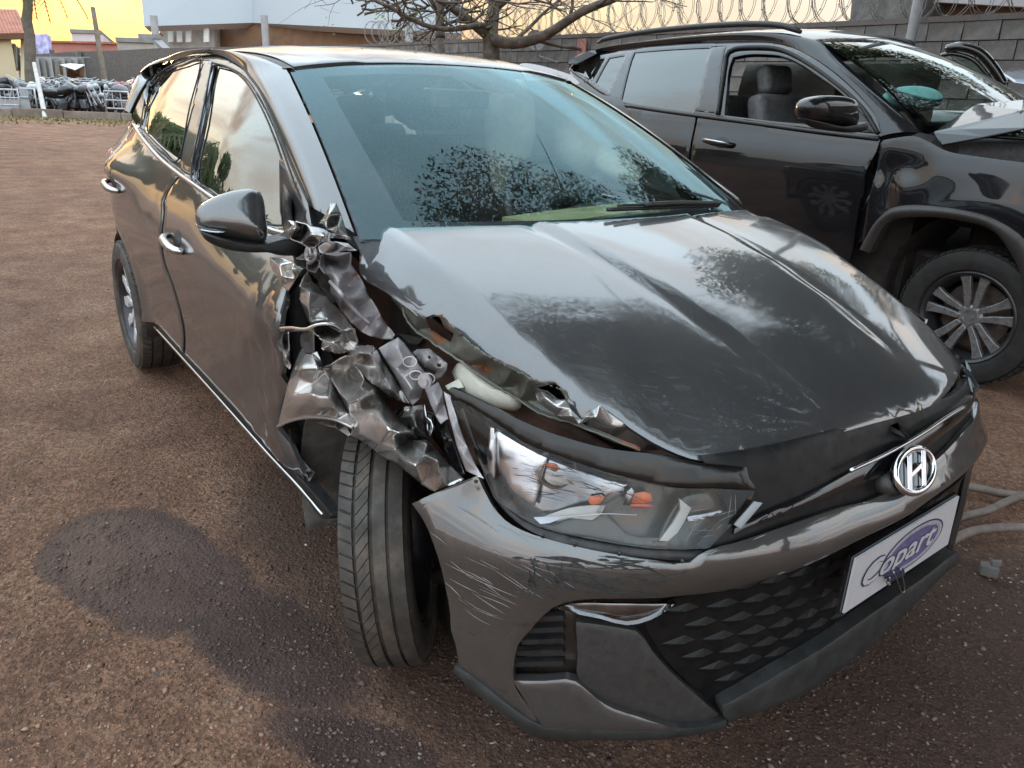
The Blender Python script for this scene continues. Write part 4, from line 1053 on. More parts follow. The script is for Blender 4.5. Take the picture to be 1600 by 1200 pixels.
def rim_geo(parent, Mx, R_, w, kind, mats, spin=0):
    h = w/2; bm_ = MB()
    bm_.lathe([(-h*.8, R_-.004), (-h*.8, R_-.02), (-h*.3, R_-.045), (h*.3, R_-.040), (h*.72, R_-.022), (h*.84, R_-.016), (h*.90, R_-.004), (h*.86, R_+.004), (h*.80, R_+.002)], Mx, 64)
    rim = bm_.build('rim', mats[1], parent, True, 40)
    dk = MB(); dk.lathe([(-.02, .04), (-.02, R_*.72), (-.012, R_*.72), (-.012, .04)], Mx, 40).build('brake_disc', M['brake_disc'], parent, True, 40)
    hb_ = MB(); hb_.lathe([(-.03, .0001), (-.03, .065), (h*.45, .062), (h*.52, .05), (h*.52, .032), (h*.50, .030), (h*.52, .0001)], Mx, 32)
    hb_.build('hub', mats[0], parent, True, 40)
    for i in range(5):
        bc = MB(); a = spin+2*math.pi*(i+.5)/5; bc.lathe([(h*.40, .0001), (h*.50, .007), (h*.50, .0001)], Mx@Matrix.Translation((0, .046*math.cos(a), .046*math.sin(a))), 8); bc.build('wheel_nut', M['satin_chrome'], parent, True)
    for i in range(5):
        a = spin+2*math.pi*i/5
        def sp(pts, x0, x1, mat, nm):
            m_ = MB()
            T = [Vector((0, rr*math.cos(a)-tt*math.sin(a), rr*math.sin(a)+tt*math.cos(a))) for rr, tt in pts]
            f_ = [Mx@(p+Vector((x1+ (p.length/R_)*h*.22, 0, 0))) for p in T]; b_ = [Mx@(p+Vector((x0+(p.length/R_)*h*.22, 0, 0))) for p in T]
            n = len(T); m_.add(f_+b_, [tuple(range(n)), tuple(range(2*n-1, n-1, -1))]+[(q, n+q, n+(q+1) % n, (q+1) % n) for q in range(n)])
            o = m_.build(nm, mat, parent); bevel(o, .003, 2); return o
        if kind == 'hatch':
            for sg in (-1, 1):
                P_ = [(.045, sg*.008), (.045, sg*.034), (R_*.55, sg*.040), (R_*.60, sg*.075), (R_-.022, sg*.085), (R_-.018, sg*.045), (R_*.72, sg*.030), (R_*.62, sg*.012)]
                sp(P_ if sg > 0 else P_[::-1], h*.25, h*.52, mats[0], 'spoke')
            sp([(.05, -.010), (R_-.03, -.028), (R_-.03, .028), (.05, .010)], h*.12, h*.32, mats[1], 'spoke_back')
        else:
            for sg in (-1, 1):
                P_ = [(.045, sg*.006), (.05, sg*.034), (R_*.5, sg*.046), (R_*.72, sg*.060), (R_-.020, sg*.082), (R_-.014, sg*.068), (R_-.016, sg*.022), (R_*.72, sg*.018), (R_*.5, sg*.010)]
                sp(P_ if sg > 0 else P_[::-1], h*.22, h*.50, mats[0], 'spoke')
    return rim
def make_wheel(parent, hub, axis, r, w, rim_r, kind, mats, rows, n=60, spin=0, tyremat='tyre_rubber'):
    Mx, tm, *_ = wheel(parent, hub, axis, r, w, rim_r, kind)
    tread_blocks(tm, Mx, r, w, n, rows)
    wh = tm.build('wheel', M[tyremat], parent, True, 30)
    rim_geo(wh, Mx, rim_r, w, kind, mats, spin)
    return wh
hm2_ = (M['alloy'], M['alloy_dark'])
# ================================================================== the black SUV parked beside
sv_ = thing('black_suv', 'black SUV with crumpled nose and buckled bonnet parked beside the hatchback', 'car', (-1.6, 3.6, 0))
bp_ = M['black_paint']
SZ = [.20, .30, .40, .55, .72, .85, .95, 1.02, 1.10, 1.16, 1.22, 1.35, 1.5, 1.6, 1.66]
SYv = [2.74, 2.70, 2.685, 2.67, 2.655, 2.645, 2.640, 2.645, 2.665, 2.685, 2.70, 2.755, 2.83, 2.89, 2.94]
def Ysuv(x, z):
    y = crom(SZ, SYv, z)
    y += .07*max(0, (-2.6-x)/1.25)**2.2
    r = math.hypot(x+.38, z-.40); y -= .03*math.exp(-((r-.46)/.10)**2)*(z > .2)
    y += .05*max(0, (x+.2)/.8)**2
    return y
SVS = Surf(lambda x, z: (x, Ysuv(x, z), z), (-3.9, .5), (.2, 1.64), 36, flip=1)
def zs(*p): return [(870+x/2.192, 30+y/2.192) for x, y in p]
def zw(*p): return [(1250+x/2.609, 180+y/2.609) for x, y in p]
# upper: frame with three openings
win_r = zs((265, 112), (400, 101), (525, 95), (496, 200), (464, 316), (340, 298), (220, 276), (240, 190))
win_q = zs((178, 132), (232, 122), (206, 190), (176, 248), (132, 216))
win_t = zs((50, 172), (70, 150), (110, 138), (164, 132), (120, 208), (84, 190))
win_f = zs((590, 160), (602, 128), (640, 120), (720, 118), (770, 124), (830, 150), (890, 190), (962, 242), (1030, 310), (1092, 388), (1000, 378), (860, 362), (700, 344), (572, 328), (580, 240))
frame = zs((40, 170), (62, 142), (110, 124), (200, 104), (340, 88), (480, 78), (620, 74), (740, 78), (800, 92), (870, 126), (960, 190), (1040, 266), (1096, 340), (1110, 400), (1100, 404), (960, 388), (800, 368), (640, 346), (480, 326), (340, 308), (240, 292), (150, 250), (90, 205))
panel('window_frame', SVS, frame, M['gloss_black'], sv_, holes=[win_r, win_q, win_t, win_f], sp=.022, off=.004, thick=.03)
panel('rear_door_glass', SVS, win_r, M['suv_glass'], sv_, sp=.06, off=.012, thick=0, rnd=0)
panel('quarter_glass', SVS, win_q, M['suv_glass'], sv_, sp=.05, off=.012, thick=0, rnd=0)
panel('cargo_glass', SVS, win_t, M['suv_glass'], sv_, sp=.05, off=.012, thick=0, rnd=0)
panel('door_pillar_trim', SVS, zs((530, 92), (580, 90), (560, 200), (548, 322), (474, 314), (502, 200)), M['grey_plastic'] if False else M['gloss_black'], sv_, sp=.03, off=-.002, thick=.01)
belt_s = rs3([SVS.pt(*p)+np.array([0, -.005, 0]) for p in zs((236, 294), (340, 310), (480, 329), (640, 350), (800, 372), (960, 392), (1104, 408))], 24)
MB().tube(belt_s, .011, 6).build('belt_moulding', M['grey_plastic'], sv_, True)
fr_t = rs3([SVS.pt(*p)+np.array([0, -.006, 0]) for p in zs((552, 326), (566, 240), (578, 160), (584, 118), (606, 102), (680, 96), (760, 102), (840, 138), (960, 222), (1048, 304), (1102, 390))], 50)
MB().tube(fr_t, .012, 6).build('door_seal', M['rubber_seal'], sv_, True)
# doors and rear flank
gap = zs((478, 332), (466, 400), (456, 470))
gpx = [SVS.hit(*p) for p in gap]
xg, zg = gpx[-1]; xg0 = gpx[0][0]
HS = SVS.hit
fdoor = [HS(*p) for p in zs((482, 334), (640, 354), (800, 376), (960, 396), (1106, 412), (1092, 455), (1062, 510), (1046, 580), (1030, 660))]
dz = fdoor[-1]
fdoor += [(dz[0]-.02, .45), (dz[0]-.08, .30), (xg+.02, .28), (xg-.005, .7)]+[HS(*p) for p in zs((459, 470), (469, 400))]
def sdent(X, n): return X+n*.003*mnoise.noise(Vector(X*2.5))
panel('front_door', SVS, fdoor, bp_, sv_, px=False, sp=.04, deform=sdent)
rdoor = [HS(*p) for p in zs((238, 298), (340, 314), (475, 331))]+[HS(*p) for p in zs((462, 400), (452, 470))]+[(xg-.012, .7), (xg-.02, .28), (-2.5, .28), (-2.62, .6), (-2.85, .8), (-2.95, 1.05)]
panel('rear_door', SVS, rdoor, bp_, sv_, px=False, sp=.05)
rq = [(-2.97, 1.06), (-2.87, .80), (-2.64, .60)]+[(-3.02+.39*math.cos(a), .36+.39*math.sin(a)) for a in np.linspace(.4, math.pi, 14)]+[(-3.75, .3), (-3.86, .7), (-3.84, 1.0), (-3.75, 1.2), HS(*zs((45, 176))[0]), HS(*zs((90, 210))[0]), HS(*zs((150, 254))[0]), HS(*zs((236, 297))[0])]
panel('quarter_panel', SVS, rq, bp_, sv_, px=False, sp=.05)
sillp = [(-2.6, .30), (dz[0]+.02, .30), (dz[0]+.05, .20), (-2.6, .20)]
panel('sill', SVS, sillp, M['grey_plastic'], sv_, px=False, sp=.06, thick=.04)
# roof side, roof, rails
def zsr(x): return crom([-3.9, -3.5, -3.0, -2.4, -1.9, -1.5, -1.3], [1.56, 1.61, 1.655, 1.68, 1.685, 1.67, 1.65], x)
top_fr = rs3([SVS.pt(*p) for p in zs((40, 168), (64, 140), (110, 122), (200, 102), (340, 86), (480, 76), (620, 72), (740, 76), (800, 90), (870, 124), (960, 188), (1040, 264), (1098, 340), (1112, 400))], 50)
ridge = [U(*p, d=1) for p in ()]
rl = [(889, 98, 2.86), (905, 86, 2.92), (930, 78, 2.95), (980, 68, 2.97), (1060, 58, 2.97), (1150, 51, 2.97), (1220, 51, 2.97), (1252, 57, 2.96), (1279, 65, 2.95), (1310, 90, 2.92), (1350, 125, 2.86), (1395, 165, 2.80), (1437, 207, 2.74)]
ridge = rs3([U(u, v, y=y) for u, v, y in rl], 50)
loft('roof_side_rail', ridge, top_fr, bp_, sv_, 8, .016, (0, -.7, .6))
ra = [p for p in ridge if p[0] < -1.45]
loft('roof', ra, [np.array([p[0], 7.15-p[1], p[2]]) for p in ra], bp_, sv_, 14, .05, (0, 0, 1))
rail_ = rs3([U(*p, y=2.98) for p in zs((140, 80), (165, 68), (300, 44), (450, 28), (600, 18), (720, 17), (790, 26), (836, 44))], 30)
MB().tube(rail_, [.012]+[.019]*28+[.012], 8).build('roof_rail', M['black_plastic'], sv_, True)
far_rail = [np.array([p[0], 7.2-p[1], p[2]]) for p in rail_]; MB().tube(far_rail, .017, 6).build('roof_rail', M['black_plastic'], sv_, True)
# spoiler and tail
sp_ = [U(u, v, y=y) for u, v, y in [(888, 100, 2.80), (893, 92, 2.84), (918, 80, 2.90), (930, 78, 2.95), (932, 84, 2.93), (905, 98, 2.86)]]
MB().prism([Vector(p) for p in sp_], (0, 0, .0), (-.02, 1.3, 0)).build('roof_spoiler', bp_, sv_)
vs = []
for i, (z, xo) in enumerate([(.3, .0), (.6, .04), (.9, .05), (1.1, .03), (1.3, -.05), (1.5, -.14), (1.56, -.16)]):
    x0 = -3.80 if z < 1.1 else -3.80+.28*(z-1.1)
    for j in range(13):
        p = -1+2*j/12; yy = 3.57+p*(3.57-Ysuv(x0, z)); vs.append((x0-(.12+xo)*(1-abs(p)**3), yy, z))
mobj('tailgate', vs, [(i*13+j, i*13+j+1, (i+1)*13+j+1, (i+1)*13+j) for i in range(6) for j in range(12)], bp_, sv_)
# windscreen
wq_ = [U(1281, 66, y=2.95), U(1424, 60, y=4.15), U(1597, 157, y=4.40), U(1440, 210, y=2.74)]
wq_[1][0] = wq_[0][0]+.06; wq_[1] = np.array([wq_[0][0], 4.18, wq_[0][2]]); wq_[2] = np.array([wq_[3][0]+.02, 4.38, wq_[3][2]+.01])
def wssuv(p, t):
    a = wq_[3]*(1-p)+wq_[2]*p; b = wq_[0]*(1-p)+wq_[1]*p; X = a*(1-t)+b*t
    return tuple(X+np.array([.14-.05*t, 0, .02])*4*p*(1-p)+np.array([.03, 0, .04])*4*t*(1-t))
SWS = Surf(wssuv, (0, 1), (0, 1), 20, flip=1)
if SWS.nor(.5, .5)[2] < 0: SWS.flip = -1
panel('windscreen', SWS, [(.012, .0), (.5, 0), (.988, 0), (.988, .5), (.988, 1), (.5, 1), (.012, 1), (.012, .5)], M['suv_screen'], sv_, px=False, sp=.08, thick=0, rnd=0)
panel('windscreen_border', SWS, [(.0, -.03), (.5, -.03), (1, -.03), (1, .5), (1, 1.01), (.5, 1.01), (0, 1.01), (0, .5)], M['gloss_black'], sv_, px=False, holes=[[(.06, .10), (.5, .09), (.95, .10), (.955, .5), (.955, .93), (.5, .94), (.05, .93), (.045, .5)]], sp=.06, thick=0, rnd=0, off=.006)
loft('windscreen_pillar', [np.array(SWS.fn(1.0, t)) for t in np.linspace(0, 1, 12)], [np.array(SWS.fn(1.0, t))+np.array([-.14, .12, -.07]) for t in np.linspace(0, 1, 12)], bp_, sv_, 4, .02, (0, .3, 1))
# roof front edge strip to meet the screen
loft('roof_front', [np.array(SWS.fn(p, 1.0)) for p in np.linspace(0, 1, 15)], [np.array([ra[-1][0]-.05, ra[-1][1]+(7.15-2*ra[-1][1])*p, ra[-1][2]+.05*4*p*(1-p)]) for p in np.linspace(0, 1, 15)], bp_, sv_, 3)
# front wing with the dent behind the arch
wing = zs((1112, 410), (1180, 404), (1240, 396), (1300, 420), (1330, 452), (1420, 468), (1600, 492))
wg = [HS(*p) for p in [(1376, 219), (1400, 215), (1430, 213), (1452, 222), (1475, 234), (1540, 246), (1600, 254), (1680, 268)]]+[HS(*p) for p in [(1680, 400), (1618, 420), (1590, 363), (1537, 338), (1480, 327), (1422, 323), (1392, 330), (1366, 354), (1352, 378), (1346, 384), (1350, 356), (1353, 330), (1360, 290), (1366, 262)]]
def wdent(X, n):
    u, v = V(X); d = 0
    d -= .03*math.exp(-((u-1405)/40)**2-((v-262)/26)**2)
    d -= .030*math.exp(-((u-1378)/16)**2-((v-290)/45)**2)
    q = Vector(X*6); k = math.exp(-((u-1400)/70)**2-((v-290)/50)**2)
    d += -.012*k*abs(mnoise.noise(q*.7))
    return X+n*d
panel('front_wing', SVS, wg, bp_, sv_, px=False, sp=.022, deform=wdent, label='front wing dented behind the wheel arch')
crumple('wing_edge_fold', [(1366, 240, 2.70), (1374, 236, 2.69), (1372, 262, 2.70), (1368, 290, 2.70), (1356, 330, 2.69), (1348, 376, 2.68), (1336, 385, 2.70), (1340, 330, 2.72), (1354, 280, 2.72)], [(1362, 270, 2.74), (1352, 320, 2.66)], bp_, sv_, sp=6, amp=.01, seed=60)
MB().box((-1.0, 2.95, .75), (.35, .3, .9)).build('hinge_pillar', M['dark_bay'], sv_)
fo = zw((248, 544), (300, 450), (335, 410), (372, 380), (450, 366), (600, 376), (750, 406), (830, 440), (880, 472), (913, 500), (960, 580), (985, 680))
fi = zw((288, 560), (340, 462), (365, 436), (402, 420), (550, 415), (650, 428), (750, 452), (800, 480), (830, 512), (890, 612), (915, 700), (940, 780))
fA = rs3([SVS.pt(*p)+np.array([0, -.012, 0]) for p in fo], 40); fB_ = rs3([SVS.pt(*p)+np.array([0, -.010, 0]) for p in fi], 40); fC = [p+np.array([0, .05, 0]) for p in fB_]
fl_ = loft('arch_flare', fA, fB_, M['grey_plastic'], sv_, 6, .022, (0, -1, .15)); loft('arch_flare_lip', fB_, fC, M['grey_plastic'], sv_, 2); loft('arch_flare_lip', fA, [p+np.array([0, .03, 0]) for p in fA], M['grey_plastic'], sv_, 2)
# front wheel and rear wheel
h2 = .225/2
rowsS = [(h2*.52, h2*.95, .3, .3), (h2*.06, h2*.42, -.9, .12), (-h2*.42, -h2*.06, .9, .12), (-h2*.95, -h2*.52, .3, .3)]
c3 = U(1505, 497, y=2.69)
sm = (M['suv_alloy'], M['alloy_dark'])
make_wheel(sv_, (c3[0], 2.80, c3[2]), (.06, -1, 0), .355, .225, .235, 'suv', sm, rowsS, 56, .35, 'tyre_black')
make_wheel(sv_, (-3.02, 2.80, .355), (0, -1, 0), .355, .225, .235, 'suv', sm, rowsS, 40, .2, 'tyre_black')
make_wheel(sv_, (-3.02, 4.35, .355), (0, 1, 0), .355, .225, .235, 'suv', sm, rowsS, 40, .2, 'tyre_black')
make_wheel(sv_, (-.40, 4.35, .355), (0, 1, 0), .355, .225, .235, 'suv', sm, rowsS, 40, .2, 'tyre_black')
def sliner(cx, cz, y0, y1, r, a0, a1):
    vs = [(cx+r*math.cos(a), y, cz+r*math.sin(a)) for a in np.linspace(a0, a1, 20) for y in (y0, y1)]
    mobj('wheel_liner', vs, [(2*i, 2*i+1, 2*i+3, 2*i+2) for i in range(19)], M['dark_bay'], sv_)
sliner(c3[0], .40, 2.70, 3.15, .46, -.3, math.pi+.3); sliner(-3.02, .36, 2.72, 3.1, .40, -.3, math.pi+.3)
b = MB(); b.box((-1.9, 3.57, .42), (3.6, 1.35, .34)); b.box((-.2, 3.6, .60), (.9, 1.1, .5)); bevel(b.build('floor_pan', M['dark_bay'], sv_), .03)
# buckled bonnet
bq = [U(1457, 210, y=2.83), U(1525, 166, y=3.25), U(1700, 150, y=3.9), U(1700, 190, y=3.0), U(1600, 176, y=2.95), U(1500, 205, y=2.84), U(1472, 229, y=2.79), U(1540, 217, y=2.78), U(1600, 204, y=2.77), U(1700, 214, y=2.8)]
bo_ = mobj('bonnet', bq, [(0, 1, 4, 5), (1, 2, 3, 4), (0, 5, 7, 6), (5, 4, 8, 7), (4, 3, 9, 8)], M['black_paint'], sv_, False, label='bonnet folded upward')
sm_ = bo_.modifiers.new('t', 'SOLIDIFY'); sm_.thickness = .012; bv_ = bo_.modifiers.new('b', 'BEVEL'); bv_.width = .012; bv_.segments = 3; bv_.limit_method = 'ANGLE'
crumple('bonnet_hinge', [(1420, 214, 2.70), (1437, 207, 2.74), (1462, 212, 2.78), (1474, 232, 2.78), (1452, 232, 2.72)], [(1446, 220, 2.74)], M['black_plastic'], sv_, sp=5, amp=.004, seed=62)
b = MB(); b.box((-.1, 3.6, .86), (1.2, 1.45, .24)); bevel(b.build('engine_bay', M['dark_bay'], sv_), .04)
# door mirror
mo_ = [(1246, 172), (1248, 162), (1256, 154), (1272, 150), (1300, 150), (1318, 153), (1329, 160), (1332, 180), (1329, 198), (1300, 197), (1270, 193), (1250, 186)]
pillow('mirror_cap', rs3([U(u, v, x=-.80) for u, v in mo_+mo_[:1]], 36)[:-1], (1, -.3, .1), .09, M['black_paint'], sv_, back=.6, pw=3.2)
mr = [(1248, 184), (1270, 192), (1300, 196), (1330, 196), (1352, 190), (1352, 200), (1330, 207), (1300, 204), (1270, 199)]
pillow('mirror_foot', rs3([U(u, v, x=-.79) for u, v in mr+mr[:1]], 30)[:-1], (1, -.2, 0), .06, M['black_plastic'], sv_, back=.6, pw=3)
panel('mirror_triangle', SVS, [(1332, 165), (1345, 176), (1370, 208), (1330, 204)], M['black_plastic'], sv_, sp=.03, off=-.006, thick=.02)
# handles
def shandle(u, v):
    c = SVS.hit(u, v); hs2 = Surf(lambda x, z: (x, Ysuv(x, z)-.0015, z), (-3.5, 0), (.5, 1.3), 20)
    panel('handle_cup', hs2, [(c[0]+.02+.06*math.cos(a), c[1]+.034*math.sin(a)) for a in np.linspace(0, 6.28, 18)[:-1]], M['black_plastic'], sv_, px=False, sp=.02, thick=.003, rnd=.001)
    A = [(c[0]+.13*t, Ysuv(c[0]+.13*t, c[1])-.034*(1-abs(t)**5)-.003, c[1]-.008*t) for t in np.linspace(-1, 1, 9)]
    h_ = MB(); h_.tube(A, [.012, .016, .018, .018, .018, .018, .018, .016, .012], 10); h_.build('door_handle', M['black_paint'], sv_, True)
    MB().tube([np.array(p)+np.array([0, -.012, .008]) for p in A[1:-1]], .006, 6).build('handle_trim', M['satin_chrome'], sv_, True)
shandle(1123, 222)
# cabin
def seat2(x, y):
    b = MB(); b.box((x, y, .75), (.5, .5, .2)); o = bevel(b.build('seat', M['cabin_dark'], sv_), .05, 3); Rm_ = Matrix.Rotation(R(-14), 3, 'Y')
    b = MB(); b.box((x-.30, y, 1.08), (.14, .48, .58), Rm_); bevel(b.build('seat_back', M['cabin_dark'], o), .05, 3); b = MB(); b.box((x-.40, y, 1.45), (.11, .27, .18), Rm_); bevel(b.build('headrest', M['cabin_dark'], o), .04, 3)
seat2(-1.75, 3.15); seat2(-1.75, 3.98)
b = MB(); b.box((-2.75, 3.57, 1.0), (.3, 1.3, .7)); bevel(b.build('rear_seat', M['cabin_dark'], sv_), .06, 3)
b = MB(); b.box((-1.05, 3.57, 1.02), (.42, 1.35, .25)); bevel(b.build('dashboard', M['cabin_dark'], sv_), .07, 3)
pillow('passenger_airbag', [np.array(U(1425, 155, y=3.0))+RT*a*.17*math.cos(t)+UP*.062*math.sin(t) for t, a in [(k*2*math.pi/24, 1) for k in range(24)]], (.4, -.6, .3), .07, M['teal_cloth'], sv_, back=1, pw=2.8)
cp = []
for i in range(26):
    x = -1.62-1.7*i/25
    for j in range(8):
        t = j/7; cp.append((x, 4.22+.03*math.sin(x*14)*math.sin(3*t)-.05*math.sin(math.pi*t), 1.60-.62*t))
mobj('curtain_airbag', cp, [(i*8+j, i*8+j+1, (i+1)*8+j+1, (i+1)*8+j) for i in range(25) for j in range(7)], M['airbag_cloth'], sv_)
MB().box((-2.1, 2.98, 1.0), (2.2, .06, .4)).build('door_lining', M['cabin_dark'], sv_); MB().box((-2.0, 4.42, .8), (3.4, .05, .7)).build('far_side', bp_, sv_)
# ------------------------------------------------------------------ pale car beyond, its door standing open
pcr = thing('pale_blue_car', 'pale blue car mostly hidden beyond the SUV with a door open', 'car', (-1.5, 6.2, 0))
a0 = U(1600, 112, y=5.9)
ph = [(1566, 112), (1600, 110), (1700, 118), (1700, 200), (1640, 185), (1590, 150)]
crumple('bonnet', [(1560, 112, 6.1), (1600, 109, 6.3), (1720, 112, 6.4), (1740, 150, 5.6), (1640, 136, 5.55), (1585, 128, 5.6)], [], M['pale_blue_paint'], pcr, sp=10, amp=.002, seed=70, thick=.01)
b = MB(); b.box((-1.0, 6.3, .62), (3.4, 1.5, .62)); bevel(b.build('body', M['pale_blue_paint'], pcr), .12, 4)
b = MB(); b.box((-2.0, 6.3, 1.05), (1.6, 1.3, .5)); bevel(b.build('cabin_roof', M['gloss_black'], pcr), .2, 4)
for x in (-2.2, .1):
    make_wheel(pcr, (x, 5.62, .31), (0, -1, 0), .31, .19, .2, 'hatch', hm2_, [], 12, 0, 'tyre_black')
dfr = rs3([U(u, v, y=y) for u, v, y in [(1480, 76, 5.35), (1500, 73, 5.35), (1530, 82, 5.4), (1552, 105, 5.45), (1570, 134, 5.5)]], 20)
MB().tube(dfr, .035, 8).tube([p+np.array([-.05, .02, -.05]) for p in dfr], .02, 6).build('open_door_frame', M['gloss_black'], pcr, True)
dq = [U(1484, 84, y=5.37), U(1528, 92, y=5.42), U(1560, 135, y=5.5), U(1500, 110, y=5.4)]
MB().prism([Vector(p) for p in dq], (0, .005, 0), (0, -.005, 0)).build('open_door_glass', M['suv_screen'], pcr)
# ================================================================== the damaged hatchback
hb = thing('damaged_hatchback', 'dark grey hatchback with its front left corner in the picture torn open and crushed', 'car', (-1.2, 0, 0))
WZ = [.08, .15, .19, .24, .34, .42, .55, .66, .74, .80, .85, .90, .95, 1.00, 1.1, 1.2, 1.3, 1.38, 1.44]
WW = [.79, .80, .852, .860, .842, .838, .846, .856, .863, .862, .852, .838, .820, .798, .755, .706, .648, .595, .55]
def Wside(x, z):
    w = crom(WZ, WW, z)
    k = sstep(.92, 1.05, z)
    w -= .16*max(0, (-2.35-x)/.8)**2.2*(1-k)
    w -= (.10*max(0, (-2.0-x)/1.1)**1.8)*k
    w -= .03*max(0, (x+.5)/.8)**2
    w -= .055*sstep(-1.2, -.45, x)*sstep(.80, 1.0, z)
    w += .055*sstep(-1.7, -2.5, x)*math.exp(-((z-.96)/.075)**2)
    r = math.hypot(x+2.53, z-.31)
    w += .014*math.exp(-((r-.37)/.06)**2)*(1-sstep(.45, .75, z))
    return w
SIDE = Surf(lambda x, z: (x, -Wside(x, z), z), (-3.1, .4), (.15, 1.42), 34, flip=1)
ZR_X = [-3.25, -3.0, -2.6, -2.2, -1.8, -1.4, -1.15, -.95, -.8]; ZR_Z = [1.22, 1.325, 1.418, 1.458, 1.473, 1.465, 1.445, 1.41, 1.375]
def zroof(x, y): return crom(ZR_X, ZR_Z, x)-.030*(y/.55)**2-.018*(y/.55)**4+.004*(sstep(.30, .34, abs(y)))
ROOF = Surf(lambda x, y: (x, y, zroof(x, y)), (-3.1, -.9), (-.6, .6), 26, flip=1)
def wsfn(p, t):
    hw = .685+(.545-.685)*t
    x = -.02+(-.94+.02)*t-(.20-.11*t)*p*p
    z = 1.005+(1.408-1.005)*t-p*p*(.008+.024*t)+.030*4*t*(1-t)*(1-.25*p*p)
    return (x, p*hw, z)
WS = Surf(wsfn, (-1, 1), (0, 1), 26, flip=1)
HX = [-.40, -.1, .1, .3, .5, .62, .70, .76, .80]; HZ = [1.066, 1.032, 1.0, .955, .893, .845, .806, .766, .73]
def yridge(x): return crom([-.4, 0, .35, .6, .8], [.60, .615, .59, .52, .46], x)
def zhood(x, y):
    a = abs(y); yr = yridge(x); dr = crom([-.3, 0, .35, .6, .8], [.026, .032, .055, .075, .085], x)
    z = crom(HX, HZ, x)-dr*(min(a, yr+.3)/yr)**2.2
    e = max(0, a-yr); z -= .85*e*e/(e+.005)
    yc = crom([-.2, .3, .8], [.27, .22, .16], x)                        # the two power creases
    z += (.007*(1-sstep(-.006, .008, a-yc))-.003*math.exp(-((a-yc-.016)/.014)**2))*sstep(.76, .40, x)
    return z
def zhood_d(x, y):
    """right front corner folded down and creased by the blow"""
    z = zhood(x, y)
    if y < -.25:
        k = sstep(-.30, -.52, y)*sstep(.28, .62, x)
        z -= .018*k
        z += .006*math.exp(-((y+.47)/.05)**2-((x-.50)/.10)**2)
    return z
HOOD = Surf(lambda x, y: (x, y, zhood_d(x, y)), (-.4, .8), (-.8, .72), 34, flip=1)
FS = [0, .25, .42, .60, .78, .93, 1.05, 1.20]; FXx = [.84, .826, .785, .70, .585, .455, .335, .185]; FYr = [0, .25, .415, .60, .735, .812, .855, .872]; FYl = [0, .25, .41, .58, .69, .745, .77, .785]
FZ = [.12, .18, .22, .28, .36, .45, .52, .565, .60, .64, .70, .76, .80, .84]; FI = [.05, .02, 0, 0, 0, .006, .004, -.008, -.004, .02, .04, .062, .082, .11]
def ffn(s, z):
    a = abs(s); sg = 1 if s > 0 else -1
    FYy = FYl if s > 0 else FYr
    x, y = crom(FS, FXx, a), crom(FS, FYy, a); e = 1e-3
    if a < .02: tx, ty = 0, 1
    else:
        tx, ty = crom(FS, FXx, a+e)-crom(FS, FXx, a-e), crom(FS, FYy, a+e)-crom(FS, FYy, a-e); l = math.hypot(tx, ty); tx, ty = tx/l, ty/l
    i = crom(FZ, FI, z); i = i*(1-.65*sstep(.7, 1.05, a)) if i > 0 else i*(1-sstep(.75, 1.0, a))
    i += .045*sstep(.50, .68, z)*sstep(.42, .85, a)
    return (x-ty*i, sg*(y+tx*i), z)
FRONT = Surf(ffn, (-1.2, .95), (.14, .84), 36, flip=1)
gp = M['grey_paint']; gps = M['grey_paint_scuffed']
# ---- roof, windscreen
YD = .525
roofpoly = [(-1.0+.05*(1-(y/.53)**2)-.012, y) for y in np.linspace(-YD, YD, 15)]+[(-2.74+.06*(1-(y/.5)**2)*-1, y) for y in np.linspace(YD-.04, -YD+.04, 15)]
panel('roof', ROOF, roofpoly, gp, hb, sp=.05, px=False, thick=.01)
for sg in (-1, 1):
    A = [(x, sg*(YD+.001), zroof(x, YD)-.006) for x in np.linspace(-1.0, -2.62, 30)]; B = [(x, sg*(YD+.042), zroof(x, YD)-.016) for x in np.linspace(-1.02, -2.62, 30)]
    loft('roof_ditch_strip', A, B, M['black_plastic'], hb, 3, .004, (0, 0, 1))
wpoly = [(p, .0) for p in np.linspace(-.985, .985, 25)]+[(.985, t) for t in np.linspace(.05, .95, 18)]+[(p, .99) for p in np.linspace(.985, -.985, 25)]+[(-.985, t) for t in np.linspace(.95, .05, 18)]
panel('windscreen', WS, wpoly, M['windscreen_glass'], hb, sp=.07, px=False, thick=0, rnd=0)
# dark printed border behind the glass with the camera patch at the top
inner = [(440, 101), (512, 120), (630, 112), (660, 120), (700, 140), (778, 140), (768, 114), (905, 122)]
fr_out = [(p*.99, -.005) for p in np.linspace(-1, 1, 21)]+[(p*.985, .995) for p in np.linspace(1, -1, 21)]
fin_ = [(-.83, .07), (0, .06), (.83, .07), (.87, .5), (.88, .90), (.35, .905), (.27, .78), (.02, .76), (-.10, .88), (-.3, .905), (-.84, .91), (-.845, .5)]
panel('windscreen_border', WS, fr_out, M['frit_print'], hb, holes=[fin_], sp=.06, px=False, thick=0, rnd=0, off=.004)
